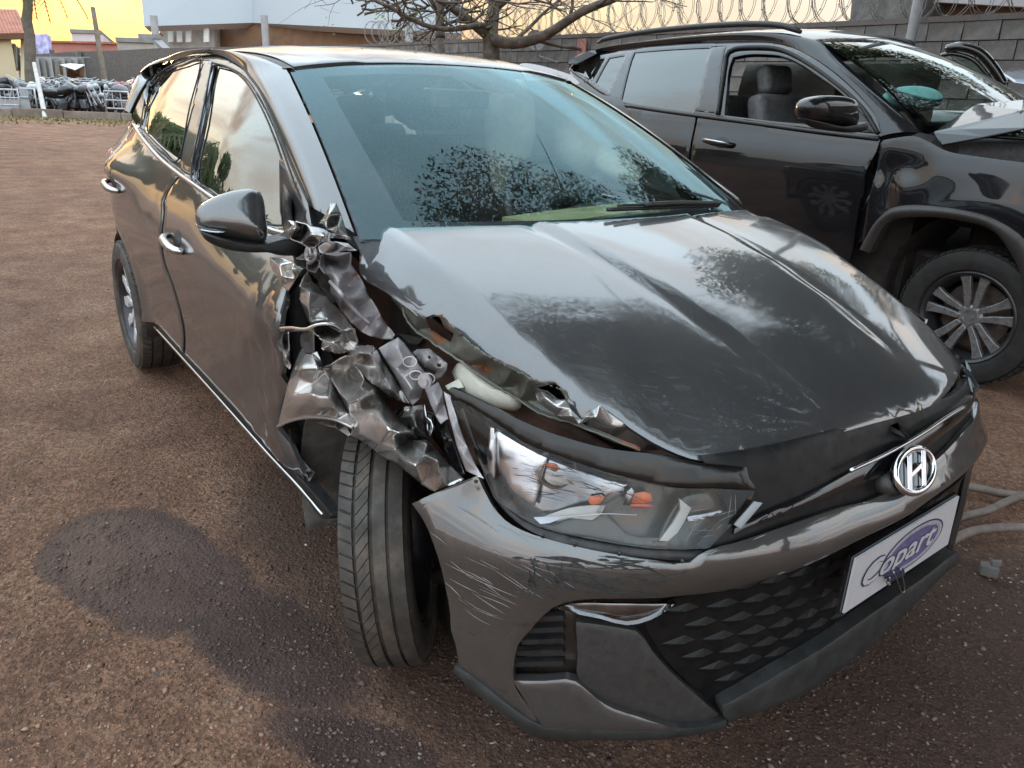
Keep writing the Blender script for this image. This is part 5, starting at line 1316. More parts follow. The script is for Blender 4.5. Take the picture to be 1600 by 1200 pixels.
# ---- cant rail and pillar skin, right side of the car (seen at left)
drip = [(487, 324), (470, 288), (454, 252), (430, 192), (406, 141), (390, 119), (379, 105), (364, 95), (349, 87), (330, 83), (316, 82), (298, 83), (280, 86), (264, 93), (250, 102), (238, 115), (229, 129), (215, 152), (203, 178)]
DR = [SIDE.pt(*p) for p in drip[:-3]]+[U(229, 129, y=-.622), U(215, 152, y=-.662), U(204, 177, y=-.700)]
def HPX(u, v, y): P_ = U(u, v, y=y); return (P_[0], P_[2])
NC = 60; DRs = rs3(DR, NC)
SIL = [(229, 105, -.605), (208, 135, -.635), (199, 160, -.67), (197, 176, -.695)]
Ac = [np.array(WS.fn(-.997, t))+np.array([0, -.003, .004]) for t in np.linspace(.02, .97, 12)]+[np.array((x, -(YD+.043), zroof(x, YD)-.006)) for x in np.linspace(-1.12, -2.35, 14)]+[U(u, v, y=y) for u, v, y in SIL]
Acs = rs3(Ac, NC)
dAx = np.array([a[0] for a in Acs])
cant = loft('roof_side_rail', Acs, DRs, gp, hb, 8, .020, (.1, -.75, .55)); mirror_y(cant)
# ---- door frames with the window openings
rg = [(220, 199), (224, 170), (232, 137), (250, 114), (280, 99), (313, 94.5), (296, 171), (278.5, 250), (250, 229), (229, 208)]
fg = [(332, 98), (356, 105), (384, 127), (408, 166), (429, 214), (446, 264), (458, 302), (470, 344), (430, 352), (388, 338), (346, 310), (322, 293), (299, 275), (315, 186)]
belt = [(208, 192), (221, 212), (250, 247), (280, 272), (310, 293), (340, 314), (388, 344), (430, 362), (470, 372)]
frame_poly = [SIDE.hit(*p) for p in drip[1:-3]]+[HPX(229, 129, -.622), HPX(215, 152, -.662), HPX(206, 178, -.700), HPX(209, 191, -.715)]+[SIDE.hit(*p) for p in belt[1:-1]+[(482, 352)]]
rg_h = [SIDE.hit(*p) for p in rg]; fg_h = [SIDE.hit(*p) for p in fg]
panel('door_window_frame', SIDE, frame_poly, gp, hb, holes=[rg_h, fg_h], px=False, sp=.018, off=.006, thick=.02)
MB().tube(rs3([p+np.array([0, -.001, 0]) for p in DRs], 60), .004, 6).build('drip_seal', M['rubber_seal'], hb, True)
for hole_ in (rg, fg):
    MB().tube(rs3([SIDE.pt(*p)+np.array([0, -.001, 0]) for p in hole_+hole_[:1]], 60), .0032, 6).build('window_seal', M['rubber_seal'], hb, True)
gR = panel('rear_door_glass', SIDE, [(p[0], p[1]) for p in rg], M['side_glass'], hb, sp=.05, off=.014, thick=0, rnd=0)
gF = panel('front_door_glass', SIDE, fg, M['side_glass'], hb, sp=.05, off=.014, thick=0, rnd=0)
bp = [(316, 92), (331, 95), (314, 186), (298, 273), (280, 254), (297, 172)]
panel('door_pillar_trim', SIDE, bp, gp, hb, sp=.03, off=.002, thick=.006)
BT = rs3([U(208, 192, y=-.722)]+[SIDE.pt(*p)+np.array([0, -.004, .002]) for p in belt[1:]], 30)
mb = MB(); mb.tube(BT, .0085, 6); mb.build('belt_moulding', M['satin_chrome'], hb, True)
# ---- doors and quarter panel
qA = rs3([SIDE.pt(264, 93), SIDE.pt(250, 102), U(229, 129, y=-.622), U(215, 152, y=-.662), U(204, 177, y=-.700), U(206, 189, y=-.712)], 22)
qB = rs3([SIDE.pt(*p) for p in [(268, 104), (251, 114), (241, 124), (233, 137), (226, 162), (221, 196)]], 22)
loft('quarter_trim', [p+np.array([0, .004, 0]) for p in qA], [p+np.array([0, .006, 0]) for p in qB], M['gloss_black'], hb, 4)
gapR = [(278, 275), (260.5, 298), (253.5, 316), (254, 331), (257, 417), (268, 446), (284, 509), (284.5, 551)]
gapF = [(281.5, 275), (263.5, 298), (256.5, 316), (257, 331), (260, 417), (271, 446), (287, 508), (287.5, 555)]
arc = lambda r, a0, a1, n: [(-2.53+r*math.cos(a), .31+r*math.sin(a)) for a in np.linspace(R(a0), R(a1), n)]
HT = SIDE.hit
rearedge = [(197, 200), (179, 229), (172, 250), (170, 294), (175, 340)]
re_p = [HPX(197, 200, -.722), HPX(179, 229, -.80), HPX(172, 250, -.84)]+[HT(*p) for p in [(171, 294), (177, 340)]]
a_end = math.degrees(math.atan2(re_p[-1][1]-.31, re_p[-1][0]+2.53))
sill_r = [(284.5, 551), (262, 528), (243, 507)]
rd = [HPX(209, 195, -.722)]+[HT(*p) for p in belt[1:3]]+[HT(276, 271)]+[HT(*p) for p in gapR]+[HT(*p) for p in sill_r[1:]]+arc(.352, 2, min(100, max(60, a_end-4)), 12)+re_p[::-1]
panel('rear_door', SIDE, rd, gp, hb, sp=.04, px=False)
def dented(X, n):
    """front door: pulled forward edge and buckled skin near the hinge side"""
    k = sstep(-.80, -.25, X[0])*sstep(.95, .75, X[2]); q = Vector(X*5)
    d = .030*k*mnoise.noise(q)+.012*k*(1-2*abs(mnoise.noise(q*2.3)))+.004*sstep(-1.1, -.7, X[0])*mnoise.noise(Vector(X*2.2))
    k2 = math.exp(-((X[0]+.27)/.10)**2-((X[2]-.83)/.10)**2); d += .020*k2*(1-2*abs(mnoise.noise(q*4)))
    return X+n*d
fd = [(281.5, 275), (310, 296), (340, 317), (388, 347), (430, 366), (462, 384), (476, 420), (451, 456), (453, 508), (447, 530), (452, 570), (443, 612), (436, 668), (462, 722), (468, 751), (420, 700), (343, 614)]+gapF[::-1][:-1]
panel('front_door', SIDE, fd, gp, hb, sp=.028, deform=dented, label='front door buckled along its leading edge')
qt = [(p[0]-.004, p[1]) for p in re_p]+arc(.352, max(60, min(100, a_end-4))+2, 178, 16)+[(-2.9, .22), (-3.06, .24), (-3.10, .5), (-3.12, .8), (-3.08, .95), (-3.0, 1.04), HPX(204, 180, -.70), HPX(205, 191, -.712)]
panel('quarter_panel', SIDE, qt, gp, hb, sp=.04, px=False)
sk = [(243, 509), (262, 531), (286, 555), (343, 618), (420, 704), (470, 757), (512, 806), (506, 812), (462, 768), (415, 716), (340, 631), (284, 568), (244, 522)]
panel('sill', SIDE, sk, M['black_plastic'], hb, sp=.03, off=.010, thick=.03, rnd=.004)
sl = [SIDE.pt(*p)+np.array([0, -.006, 0]) for p in [(244, 511), (286, 557), (343, 620), (420, 706), (470, 759), (508, 803)]]
MB().tube(rs3(sl, 30), .005, 6).build('sill_bright_edge', M['satin_chrome'], hb, True)
# left side of the car, the mirror image, whole
lx = [(-.42, .93), (-1.0, .93), (-1.6, .95), (-2.2, .98), (-2.75, 1.01), (-2.85, .95), (-2.93, .62)]
for nm, poly in (('front_door', [(-.42, .24), (-1.40, .24), (-1.42, .94), (-.40, .935), (-.36, .8)]), ('rear_door', [(-1.41, .24), (-2.15, .24)]+arc(.352, 2, 75, 8)+[(-2.55, .97), (-1.43, .945)]),
                 ('quarter_panel', arc(.352, 78, 178, 12)+[(-3.06, .24), (-3.12, .8), (-3.02, 1.02), (-2.56, .97)]), ('front_fender', [(-.40, .30), (-.39, .90), (-.25, .93), (.20, .84), (.42, .78), (.40, .60)]+[(.36*math.cos(a), .31+.36*math.sin(a)) for a in np.linspace(.7, math.pi, 12)])):
    o = panel(nm, SIDE, poly, gp, hb, sp=.06, px=False, deform=lambda X, n: X+np.array([0, .085*sstep(-.5, .25, X[0]), 0])); d = mirror_y(o, nm); bpy.data.objects.remove(o)
for o in (gR, gF): mirror_y(o)
o = panel('door_window_frame', SIDE, frame_poly, M['gloss_black'], hb, holes=[rg_h, fg_h], px=False, sp=.03, off=.006, thick=.02); mirror_y(o); bpy.data.objects.remove(o)
# tail: shell joining both sides
vs = []; fs = []; nz_, ny_ = 16, 20
zz = [.24, .32, .45, .55, .62, .70, .78, .86, .94, 1.0, 1.03]; nz_ = len(zz); xx = [-3.14, -3.18, -3.20, -3.20, -3.19, -3.18, -3.17, -3.17, -3.165, -3.16, -3.14, -3.12, -3.09, -3.05, -3.02, -2.99]
for z, x in zip(zz, xx):
    x0 = -2.98 if z < 1.05 else -2.98+.0*(z-1.05); w = Wside(x0, z)-.004
    for j in range(ny_+1):
        p = -1+2*j/ny_; vs.append((x0+(x-x0)*(1-abs(p)**3.2), p*w, z))
fs = [(i*(ny_+1)+j, i*(ny_+1)+j+1, (i+1)*(ny_+1)+j+1, (i+1)*(ny_+1)+j) for i in range(nz_-1) for j in range(ny_)]
mobj('tailgate', vs, fs, gp, hb)
eR = [a for a in Acs if a[0] < -2.6]; eL = [p*np.array([1, -1, 1]) for p in eR]
loft('tailgate_glass', eR, eL, M['side_glass'], hb, 20)
tl = Surf(lambda x, z: (x, -Wside(x, z)-.012, z), (-3.3, -2.6), (.7, 1.1), 14)
panel('tail_lamp', tl, [(-2.95, .93), (-3.00, .985), (-3.10, .99), (-3.13, .93), (-3.11, .86), (-3.02, .87)], M['red_lens'], hb, px=False, sp=.03, thick=.03)
# ---- door handles
def handle(u, v, du, dv):
    c = SIDE.hit(u, v); r = SIDE.hit(u-du, v-dv); f = SIDE.hit(u+du, v+dv)
    cup = Surf(lambda x, z: (x, -Wside(x, z)-.0015, z), (-3, 0), (.5, 1.2), 20)
    ol = [(c[0]+.050*math.cos(a)+.004, c[1]+.034*math.sin(a)+.008) for a in np.linspace(0, 2*math.pi, 18)[:-1]]
    h = panel('handle_cup', cup, ol, M['black_plastic'], hb, px=False, sp=.02, thick=.003, rnd=.001)
    L_ = .108; A = []; hm = MB()
    for t in np.linspace(-1, 1, 9):
        x = c[0]+t*L_; z = c[1]+(-.004+.010*(-t)); off = .030*(1-abs(t)**4)+.004
        A.append((x, -Wside(x, z)-off, z))
    hm.tube(A, [.010, .013, .0145, .015, .015, .015, .0145, .013, .010], 10)
    g_ = hm.build('door_handle', M['satin_chrome'], hb, True)
    return g_
handle(178, 289, 8, 8); handle(276, 378, 9, 9)
# ---- door mirror, right side of the car
MX = -.38
mo = [(305, 343), (308, 331), (320, 321), (340, 311), (370, 302), (401, 300), (410, 306), (415, 330), (414, 371), (370, 370), (335, 366), (313, 360)]
MN = np.array([.72, -.30, .62]); MC = U(362, 340, x=MX)
cap3 = rs3([PLN(u, v, MC, MN) for u, v in mo+mo[:1]], 40)[:-1]
pillow('mirror_cap', cap3, MN, .045, gp, hb, back=1.4, pw=2.4)
lo = [(309, 357), (335, 367), (370, 372), (414, 373), (428, 372), (452, 366), (470, 372), (470, 394), (440, 397), (420, 392), (394, 392), (355, 388), (322, 375)]
low3 = rs3([U(u, v, x=MX+.004) for u, v in lo+lo[:1]], 44)[:-1]
pillow('mirror_housing', low3, (1, -.2, 0), .05, M['black_plastic'], hb, back=.7, pw=3.0)
sg_ = [PLN(u, v, MC+MN*.028, MN) for u, v in [(306, 349), (316, 353), (335, 358), (352, 362), (340, 364), (318, 361), (308, 356)]]
pillow('turn_repeater', rs3(sg_+sg_[:1], 22)[:-1], (.8, -.5, .2), .014, M['lens_glass'], hb, back=.3)
# torn triangle trim between mirror and pillar
tri = [(437, 252, -.80), (446, 262, -.80), (462, 300, -.82), (478, 330, -.82), (470, 366, -.83), (452, 372, -.84), (440, 352, -.82), (438, 300, -.81)]
crumple('mirror_triangle', tri, [(455, 330, -.80)], M['black_plastic'], hb, sp=6, amp=.002, seed=3)
crumple('window_channel', [(436, 250, -.775), (441, 249, -.785), (456, 300, -.81), (457, 352, -.82), (444, 358, -.82), (437, 330, -.80)], [(446, 310, -.83)], M['grey_plastic'], hb, sp=5, amp=.002, seed=5)
# ---- bonnet
hood_px = [(566, 362), (568, 345), (576, 338), (590, 335), (640, 341), (720, 347), (800, 349), (880, 345), (960, 341), (1040, 336), (1120, 330), (1166, 321), (1190, 317), (1222, 327), (1250, 346), (1320, 388), (1400, 437), (1470, 489), (1510, 528), (1531, 560), (1537, 588), (1533, 602),
           (1500, 618), (1440, 640), (1380, 657), (1290, 681), (1200, 702), (1140, 713), (1098, 719), (1040, 700), (985, 668), (935, 634), (905, 655), (886, 640), (884, 612), (866, 597), (845, 598), (833, 603), (824, 590), (801, 578), (780, 566), (762, 557), (735, 538), (712, 516), (700, 508), (690, 494), (676, 490), (662, 496), (640, 483), (607, 459), (560, 419), (562, 390)]
def hoodbuckle(X, n):
    x, y = X[0], X[1]
    k = sstep(-.42, -.62, y)*sstep(.1, .45, x); q = Vector(X*7)
    d = .006*k*mnoise.noise(q)-.008*k*sstep(-.52, -.66, y)*abs(mnoise.noise(q*2.1))
    d += .0006*mnoise.noise(Vector(X*3.0))
    return X+n*d
hood = panel('bonnet', HOOD, hood_px, gp, hb, sp=.022, thick=.008, rnd=.004, deform=hoodbuckle, label='bonnet with its near side edge torn and scraped')
# scraped flank of the bonnet under the ridge
# inner skin of the bonnet, torn and rusting, hanging below the edge
io = [(604, 455, -.675), (640, 481, -.69), (662, 495, -.695), (690, 493, -.69), (712, 515, -.69), (735, 537, -.685), (762, 556, -.68), (801, 577, -.665), (826, 590, -.655), (845, 597, -.64), (884, 611, -.60), (892, 650, -.60), (914, 668, -.575), (880, 660, -.585), (845, 645, -.60), (812, 626, -.615), (780, 606, -.625), (750, 585, -.64), (724, 566, -.65), (700, 552, -.655), (672, 533, -.66), (646, 513, -.66), (629, 490, -.66)]
crumple('bonnet_inner_skin', io, [(700, 525, -.63), (760, 572, -.615), (680, 515, -.64), (810, 600, -.60), (850, 622, -.585)], M['inner_hood_steel'], hb, sp=5, amp=.007, ns=26, seed=7, ragged=.7, holes=[[(664, 494), (676, 489), (688, 497), (694, 512), (709, 522), (704, 534), (690, 526), (672, 512)], [(838, 606), (858, 601), (876, 610), (884, 624), (872, 625), (855, 612), (845, 610)]])
rim = [(629, 476), (634, 498), (650, 516), (676, 534), (702, 553), (726, 568), (752, 587), (782, 607), (814, 627), (850, 648), (884, 659), (914, 668), (960, 688), (1000, 704)]
yd = [-.665, -.668, -.668, -.668, -.662, -.657, -.647, -.632, -.62, -.605, -.59, -.58, -.545, -.515]
for dd, dv, rr0 in ((0, 0, .0030), (.010, 3.5, .0022)):
    rp = [U(u, v-dv, y=y-.004+dd) for (u, v), y in zip(rim, yd)]; rp = rs3(rp, 60); rr_ = random.Random(3)
    rp = [p+np.array([0, rr_.gauss(0, .0010), rr_.gauss(0, .0012)]) for p in rp]
    MB().tube(rp, rr0, 5).build('torn_hem', M['inner_hood_steel'], hb, True)
lip = [(832, 604, -.61), (845, 610, -.61), (866, 622, -.60), (884, 626, -.60), (893, 640, -.60), (906, 654, -.585), (925, 640, -.57), (937, 632, -.56), (932, 652, -.59), (905, 664, -.60), (870, 650, -.61), (840, 628, -.62)]
crumple('folded_bonnet_lip', lip, [(895, 650, -.625), (915, 652, -.62), (870, 636, -.625), (850, 620, -.63)], M['crushed_paint'], hb, sp=4.5, amp=.006, ns=22, seed=9)
crumple('folded_bonnet_lip', [(937, 633, -.562), (985, 667, -.505), (1040, 699, -.435), (1098, 718, -.375), (1060, 717, -.405), (1000, 706, -.462), (950, 688, -.52), (914, 669, -.562), (918, 650, -.572)], [(960, 668, -.545), (1010, 694, -.475)], M['wing_paint_skylit'], hb, amp=.003, seed=71)
# ---- windscreen foot: scuttle and wiper
sc = [WS.fn(p, .0) for p in np.linspace(-1, 1, 30)]
loft('scuttle_panel', [np.array(a)+np.array([-.02, 0, .004]) for a in sc], [np.array((a[0]+.13, a[1], zhood(a[0]+.13, a[1])-.035)) for a in sc], M['black_plastic'], hb, 4)
def wsp(u, v, o=.012): p, q = WS.hit(u, v); return np.array(WS.fn(p, q))+WS.nor(p, q)*o
wp = rs3([wsp(945, 337, .02), wsp(1000, 331), wsp(1060, 328), wsp(1118, 326)], 16)
MB().tube(wp, .006, 6).tube([p+np.array([.004, 0, .010]) for p in wp[1:-3]], .004, 6).build('wiper', M['black_plastic'], hb, True)
wa = rs3([wsp(1118, 326, .02), wsp(1050, 331, .03), wsp(1000, 334, .03)], 10)
MB().tube(wa, .007, 6).build('wiper', M['black_plastic'], hb, True)
# ---- front of the hatchback
FB = FRONT
def z8(*pts): return [(640+x/2.667, 740+y/2.667) for x, y in pts]
def z7(*pts): return [(680+x/2.857, 580+y/2.857) for x, y in pts]
def z1(*pts): return [(1100+x/3.2, 560+y/3.2) for x, y in pts]
def bumpwarp(X, n):
    q = Vector(X*4); k = sstep(-.35, -.75, X[1])
    return X+n*(.006*k*mnoise.noise(q)+.0015*mnoise.noise(q*3))
bump_px = [(642, 787), (660, 778), (700, 761), (745, 744), (753, 762), (766, 786), (788, 812), (815, 828), (852, 841), (902, 854), (966, 867), (1026, 876), (1079, 880), (1092, 868), (1104, 861), (1150, 848), (1196, 833), (1260, 812), (1319, 793), (1366, 780), (1420, 752), (1470, 715), (1505, 678), (1529, 640), (1538, 632),
           (1543, 660), (1540, 700), (1521, 728), (1470, 770), (1412, 811), (1319, 858), (1225, 899), (1184, 911), (1131, 925), (1080, 931), (1034, 935), (960, 937), (899, 939), (880, 943), (862, 951), (845, 966), (826, 988), (809, 1008), (803, 1030), (801, 1052), (805, 1077), (824, 1104), (848, 1134), (838, 1136), (780, 1094), (716, 1040), (712, 1010), (704, 985), (702, 960), (694, 920), (683, 875), (668, 830), (655, 805)]
panel('front_bumper', FB, bump_px, gps, hb, sp=.022, deform=bumpwarp, thick=.012, label='front bumper scraped along its near corner')
lip_px = z8((185, 800), (260, 850), (400, 960), (545, 1052), (700, 1064), (900, 1068), (1080, 1066), (1240, 1058), (1322, 1032), (1325, 1064), (1230, 1090), (1090, 1112), (800, 1116), (545, 1112), (430, 1040), (260, 910), (178, 832))
panel('bumper_lip', offs(FB, -.006, (-1.2, .9), (.1, .8)), lip_px, M['valance_plastic'], hb, sp=.025, thick=.03)
val_px = [(1128, 1102), (1220, 1050), (1300, 1002), (1380, 946), (1440, 904), (1478, 874), (1496, 862), (1498, 872), (1470, 902), (1420, 952), (1375, 996), (1320, 1040), (1262, 1081), (1200, 1106), (1140, 1128), (1130, 1118)]
panel('front_valance', FB, val_px, M['valance_plastic'], hb, sp=.025, thick=.03, off=-.004)
# lower grille: recessed backing and a field of faceted cells
gb = offs(FB, .03, (-1.0, .9), (.1, .8))
gr_px = [(1000, 962), (1050, 936), (1131, 922), (1225, 896), (1319, 855), (1412, 808), (1521, 724), (1505, 800), (1498, 866), (1440, 906), (1380, 948), (1300, 1004), (1220, 1052), (1128, 1108), (1090, 1080), (1040, 1030)]
panel('lower_grille', gb, gr_px, M['satin_black'], hb, sp=.03, thick=.01, rnd=0)
gpoly = np.array([FB.hit(*p) for p in gr_px])
cell_me = None
a_, b_, h_ = .033, .0145, .006
cv = [(0, -a_, -b_*.2), (0, -a_*.35, -b_), (0, a_, -b_*.2+.002), (0, a_, b_*.2), (0, a_*.35, b_), (0, -a_, b_*.2-.002), (h_, -a_*.25, .001), (h_, a_*.25, -.001)]
cf = [(0, 1, 6), (1, 7, 6), (1, 2, 7), (2, 3, 7), (3, 4, 7), (4, 6, 7), (4, 5, 6), (5, 0, 6)]
cme = bpy.data.meshes.new('grille_cell'); cme.from_pydata(cv, [], cf); cme.materials.append(M['satin_black'])
row = 0
for zc_ in np.arange(.20, .56, .0335):
    for s_ in np.arange(-.50, .62, .071):
        s0 = s_+(.0355 if row % 2 else 0)
        ins = [inpoly(np.array([[s0+ds, zc_+dz]]), gpoly)[0] for ds, dz in ((-.033, 0), (.033, 0), (0, .014), (0, -.014))]
        if all(ins):
            X = np.array(gb.fn(s0, zc_)); n = FB.nor(s0, zc_); up_ = np.array([0, 0, 1.]); up_ = up_-n*(up_@n); up_ /= np.linalg.norm(up_); la = np.cross(up_, n)
            o = bpy.data.objects.new('grille_cell', cme); COL.objects.link(o); o.parent = hb
            o.matrix_local = Matrix.Translation(Vector(X)-Vector(ORG[hb.name]))@Matrix(((n[0], la[0], up_[0], 0), (n[1], la[1], up_[1], 0), (n[2], la[2], up_[2], 0), (0, 0, 0, 1)))
    row += 1
# upper black grille bar with bright strip
ug = offs(FB, .015, (-1.0, .9), (.1, .85))
ug_px = [(1096, 712), (1200, 696), (1290, 674), (1380, 650), (1440, 633), (1500, 612), (1533, 598), (1534, 636), (1505, 676), (1470, 714), (1420, 750), (1366, 779), (1319, 792), (1260, 811), (1194, 833), (1104, 862), (1090, 850), (1140, 800)]
panel('upper_grille', ug, ug_px, M['satin_black'], hb, sp=.03, thick=.02)
ub = offs(FB, .004, (-1.0, .9), (.1, .85))
panel('grille_bar', ub, [(1150, 822), (1200, 800), (1260, 775), (1325, 741), (1400, 700), (1470, 655), (1522, 612), (1524, 628), (1480, 676), (1412, 728), (1330, 765), (1262, 793), (1200, 816), (1148, 834)], M['gloss_black'], hb, sp=.03, thick=.012)
stp = rs3([FB.pt(*p) + np.array([.008, 0, 0]) for p in [(1322, 733), (1370, 711), (1410, 690), (1440, 672), (1475, 649), (1503, 633)]], 24)
MB().tube(stp, .0045, 6).build('grille_strip', M['satin_chrome'], hb, True)
for pts in ([(1148, 820), (1180, 784), (1192, 786), (1158, 826)],):
    panel('grille_clip', offs(FB, -.010, (-1, .9), (.1, .85)), pts, M['grey_pole'], hb, sp=.02, thick=.004, rnd=.001)
# badge: an oval ring with a slanted letter inside
es, ez = FB.hit(1413, 736); EX = np.array(FB.fn(es, ez)); en = FB.nor(es, ez); en[2] += .18; en /= np.linalg.norm(en)
eu = np.array([0, 0, 1.])-en*en[2]; eu /= np.linalg.norm(eu); el = np.cross(eu, en)
E0 = EX+en*.022
bd = MB(); prof = []
for i in range(40):
    a = 2*math.pi*i/40; c_ = E0+el*.070*math.cos(a)+eu*.041*math.sin(a); ro = (el*math.cos(a)*.041+eu*math.sin(a)*.070); ro /= np.linalg.norm(ro)
    for j in range(8):
        b = 2*math.pi*j/8; bd.v.append(tuple(c_+ro*.0072*math.cos(b)+en*.006*math.sin(b)))
for i in range(40):
    for j in range(8): bd.f.append((i*8+j, ((i+1) % 40)*8+j, ((i+1) % 40)*8+(j+1) % 8, i*8+(j+1) % 8))
bd.m = [0]*len(bd.f)
badge = bd.build('badge', M['chrome'], hb, True)
hm = MB(); P2 = lambda x, y: E0+el*x+eu*y
P2s = lambda x, y: P2(x*1.12+.42*y, y)
for sg in (-1, 1):
    cx = sg*.024
    hm.prism([P2s(cx-.008, -.033), P2s(cx+.006, -.036), P2s(cx+.008, .036), P2s(cx-.006, .033)], en*.005, -en*.004)
hm.prism([P2s(-.020, -.010), P2s(.020, .000), P2s(.020, .011), P2s(-.020, .001)], en*.0045, -en*.004)
bevel(hm.build('badge_letter', M['chrome'], badge, True), .0015)
MB().prism([P2(.070*math.cos(a), .041*math.sin(a)) for a in np.linspace(0, 2*math.pi, 33)[:-1]], -en*.004, -en*.012).build('badge_backing', M['gloss_black'], badge)
MB().tube([P2(-.052, -.012)-en*.014, P2(-.052, -.012)-en*.06], [.020, .022], 14).build('badge_mount', M['grey_plastic'], badge, True)
# number plate with printed logo, clipped on
ps, pz = .0, .50
pc = [U(1337, 873, x=.853), U(1498, 775, x=.850), U(1480, 850, x=.862), U(1318, 958, x=.866)]   # tl, tr, br, bl as hung
pn = np.cross(pc[1]-pc[3], pc[0]-pc[3]); pn /= np.linalg.norm(pn); pn = pn if pn[0] > 0 else -pn
pl = MB().prism([p for p in pc], pn*.0015, -pn*.003).build('number_plate', M['white_print'], hb)
for sgn in (0,):
    bk = [pc[0]+(pc[0]-pc[1])*.022+(pc[0]-pc[3])*.05, pc[1]+(pc[0]-pc[3])*.05, pc[1]+(pc[0]-pc[1])*.01, pc[2], pc[3]+(pc[0]-pc[1])*.022]
    MB().prism([p-pn*.006 for p in bk], pn*.002, -pn*.006).build('plate_holder', M['gloss_black'], hb)
def P3(x, y, o=0): return pc[3]+(pc[2]-pc[3])*x+(pc[0]-pc[3])*y+pn*o
def ellipse_ring(name, cx, cy, rx, ry, mat, o, hole=None, half=None):
    n = 48; O = [P3(cx+rx*math.cos(a), cy+ry*math.sin(a), o) for a in np.linspace(0, 2*math.pi, n+1)[:-1]]
    if hole is None: return mobj(name, O, [tuple(range(n))], mat, pl, False)
    I = [P3(cx+rx*hole*math.cos(a), cy+ry*hole*math.sin(a), o) for a in np.linspace(0, 2*math.pi, n+1)[:-1]]
    return mobj(name, O+I, [(i, (i+1) % n, n+(i+1) % n, n+i) for i in range(n)], mat, pl, False)
ellipse_ring('logo_oval', .58, .50, .30, .40, M['navy_print'], .0022)
ellipse_ring('logo_oval', .58, .50, .285, .37, M['silver_print'], .0026)
ellipse_ring('logo_oval', .58, .50, .245, .30, M['purple_print'], .0030)
def lettering(body, x0, y0, w, h, o, mat, name, shear=.3, bold=0.0, parent=None, frame=P3):
    cu = bpy.data.curves.new(name, 'FONT'); cu.body = body; cu.shear = shear; cu.offset = bold; cu.size = 1; cu.resolution_u = 3
    ob = bpy.data.objects.new(name, cu); COL.objects.link(ob); bpy.context.view_layer.update()
    me = ob.to_mesh(); vs = [tuple(v.co) for v in me.vertices]; fs = [tuple(p.vertices) for p in me.polygons]; ob.to_mesh_clear(); bpy.data.objects.remove(ob)
    xs = [v[0] for v in vs]; ys = [v[1] for v in vs]; a, b, c, d = min(xs), max(xs), min(ys), max(ys)
    return mobj(name, [frame(x0+w*(v[0]-a)/(b-a), y0+h*(v[1]-c)/(d-c), o) for v in vs], fs, mat, parent or pl, False)
lettering('Copart', .095, .16, .72, .60, .0034, M['navy_print'], 'logo_lettering', .28, .045)
lettering('Copart', .107, .185, .696, .55, .0038, M['white_print'], 'logo_lettering', .28, .018)
# binder clip under the plate
cl = U(1398, 885, x=.875); cl2 = U(1404, 926, x=.885)
MB().prism([U(1386, 899, x=.872), U(1410, 888, x=.872), U(1411, 898, x=.872), U(1388, 909, x=.872)], pn*.004, -pn*.006).build('binder_clip', M['navy_print'], hb)
MB().tube(rs3([U(1396, 893, x=.884), U(1405, 915, x=.886), U(1408, 925, x=.886), U(1413, 925, x=.886), U(1413, 914, x=.886), U(1407, 888, x=.884)], 18), .0013, 6).build('clip_wire', M['wire_steel'], hb, True)
MB().tube(rs3([U(1384, 905, x=.88), U(1387, 914, x=.88), U(1391, 913, x=.88), U(1390, 902, x=.88)], 10), .0012, 6).build('clip_wire', M['wire_steel'], hb, True)
# corner lamp, fog recess, insert, blade
panel('corner_lamp', offs(FB, .002, (-1.2, .9), (.1, .85)), z8((608, 562), (690, 546), (850, 546), (1112, 544), (1050, 592), (908, 636), (800, 610), (680, 585)), M['lens_glass'], hb, sp=.02, thick=.012)
panel('corner_lamp_reflector', offs(FB, .016, (-1.2, .9), (.1, .85)), z8((608, 562), (690, 546), (850, 546), (1100, 546), (1050, 590), (908, 632), (800, 608), (680, 583)), M['reflector'], hb, sp=.02, thick=.004)
panel('fog_recess', offs(FB, .045, (-1.2, .9), (.1, .85)), z8((560, 570), (690, 575), (720, 640), (735, 900), (680, 905), (400, 880), (400, 760)), M['lamp_dark'], hb, sp=.03, thick=.03)
for k in range(5):
    a = FRONT.pt(*z8((450+22*(4-k)*.9, 640+47*k))[0]); b = FRONT.pt(*z8((688, 628+48*k))[0])
    MB().bar(a-np.array([.028, -.008, 0]), b-np.array([.030, 0, 0]), .016, .010).build('recess_louvre', M['black_plastic'], hb)
def insw(X, n): return X
panel('fog_insert', offs(FB, .012, (-1.2, .9), (.1, .85)), z8((692, 622), (780, 632), (905, 652), (945, 660), (1010, 740), (1080, 822), (1200, 930), (1318, 1022), (1245, 1054), (1050, 1030), (950, 998), (850, 968), (780, 930), (720, 880), (704, 860), (700, 760)), M['grey_plastic'], hb, sp=.02, thick=.03)
panel('bumper_blade', offs(FB, .004, (-1.2, .9), (.1, .85)), z8((432, 862), (560, 866), (690, 868), (720, 888), (780, 936), (850, 974), (950, 1004), (1050, 1036), (1235, 1058), (1080, 1062), (900, 1062), (700, 1056), (556, 1044)), M['satin_chrome'] if False else gp, hb, sp=.02, thick=.02, deform=lambda X, n: X+n*(.010*sstep(.36, .24, X[2])))
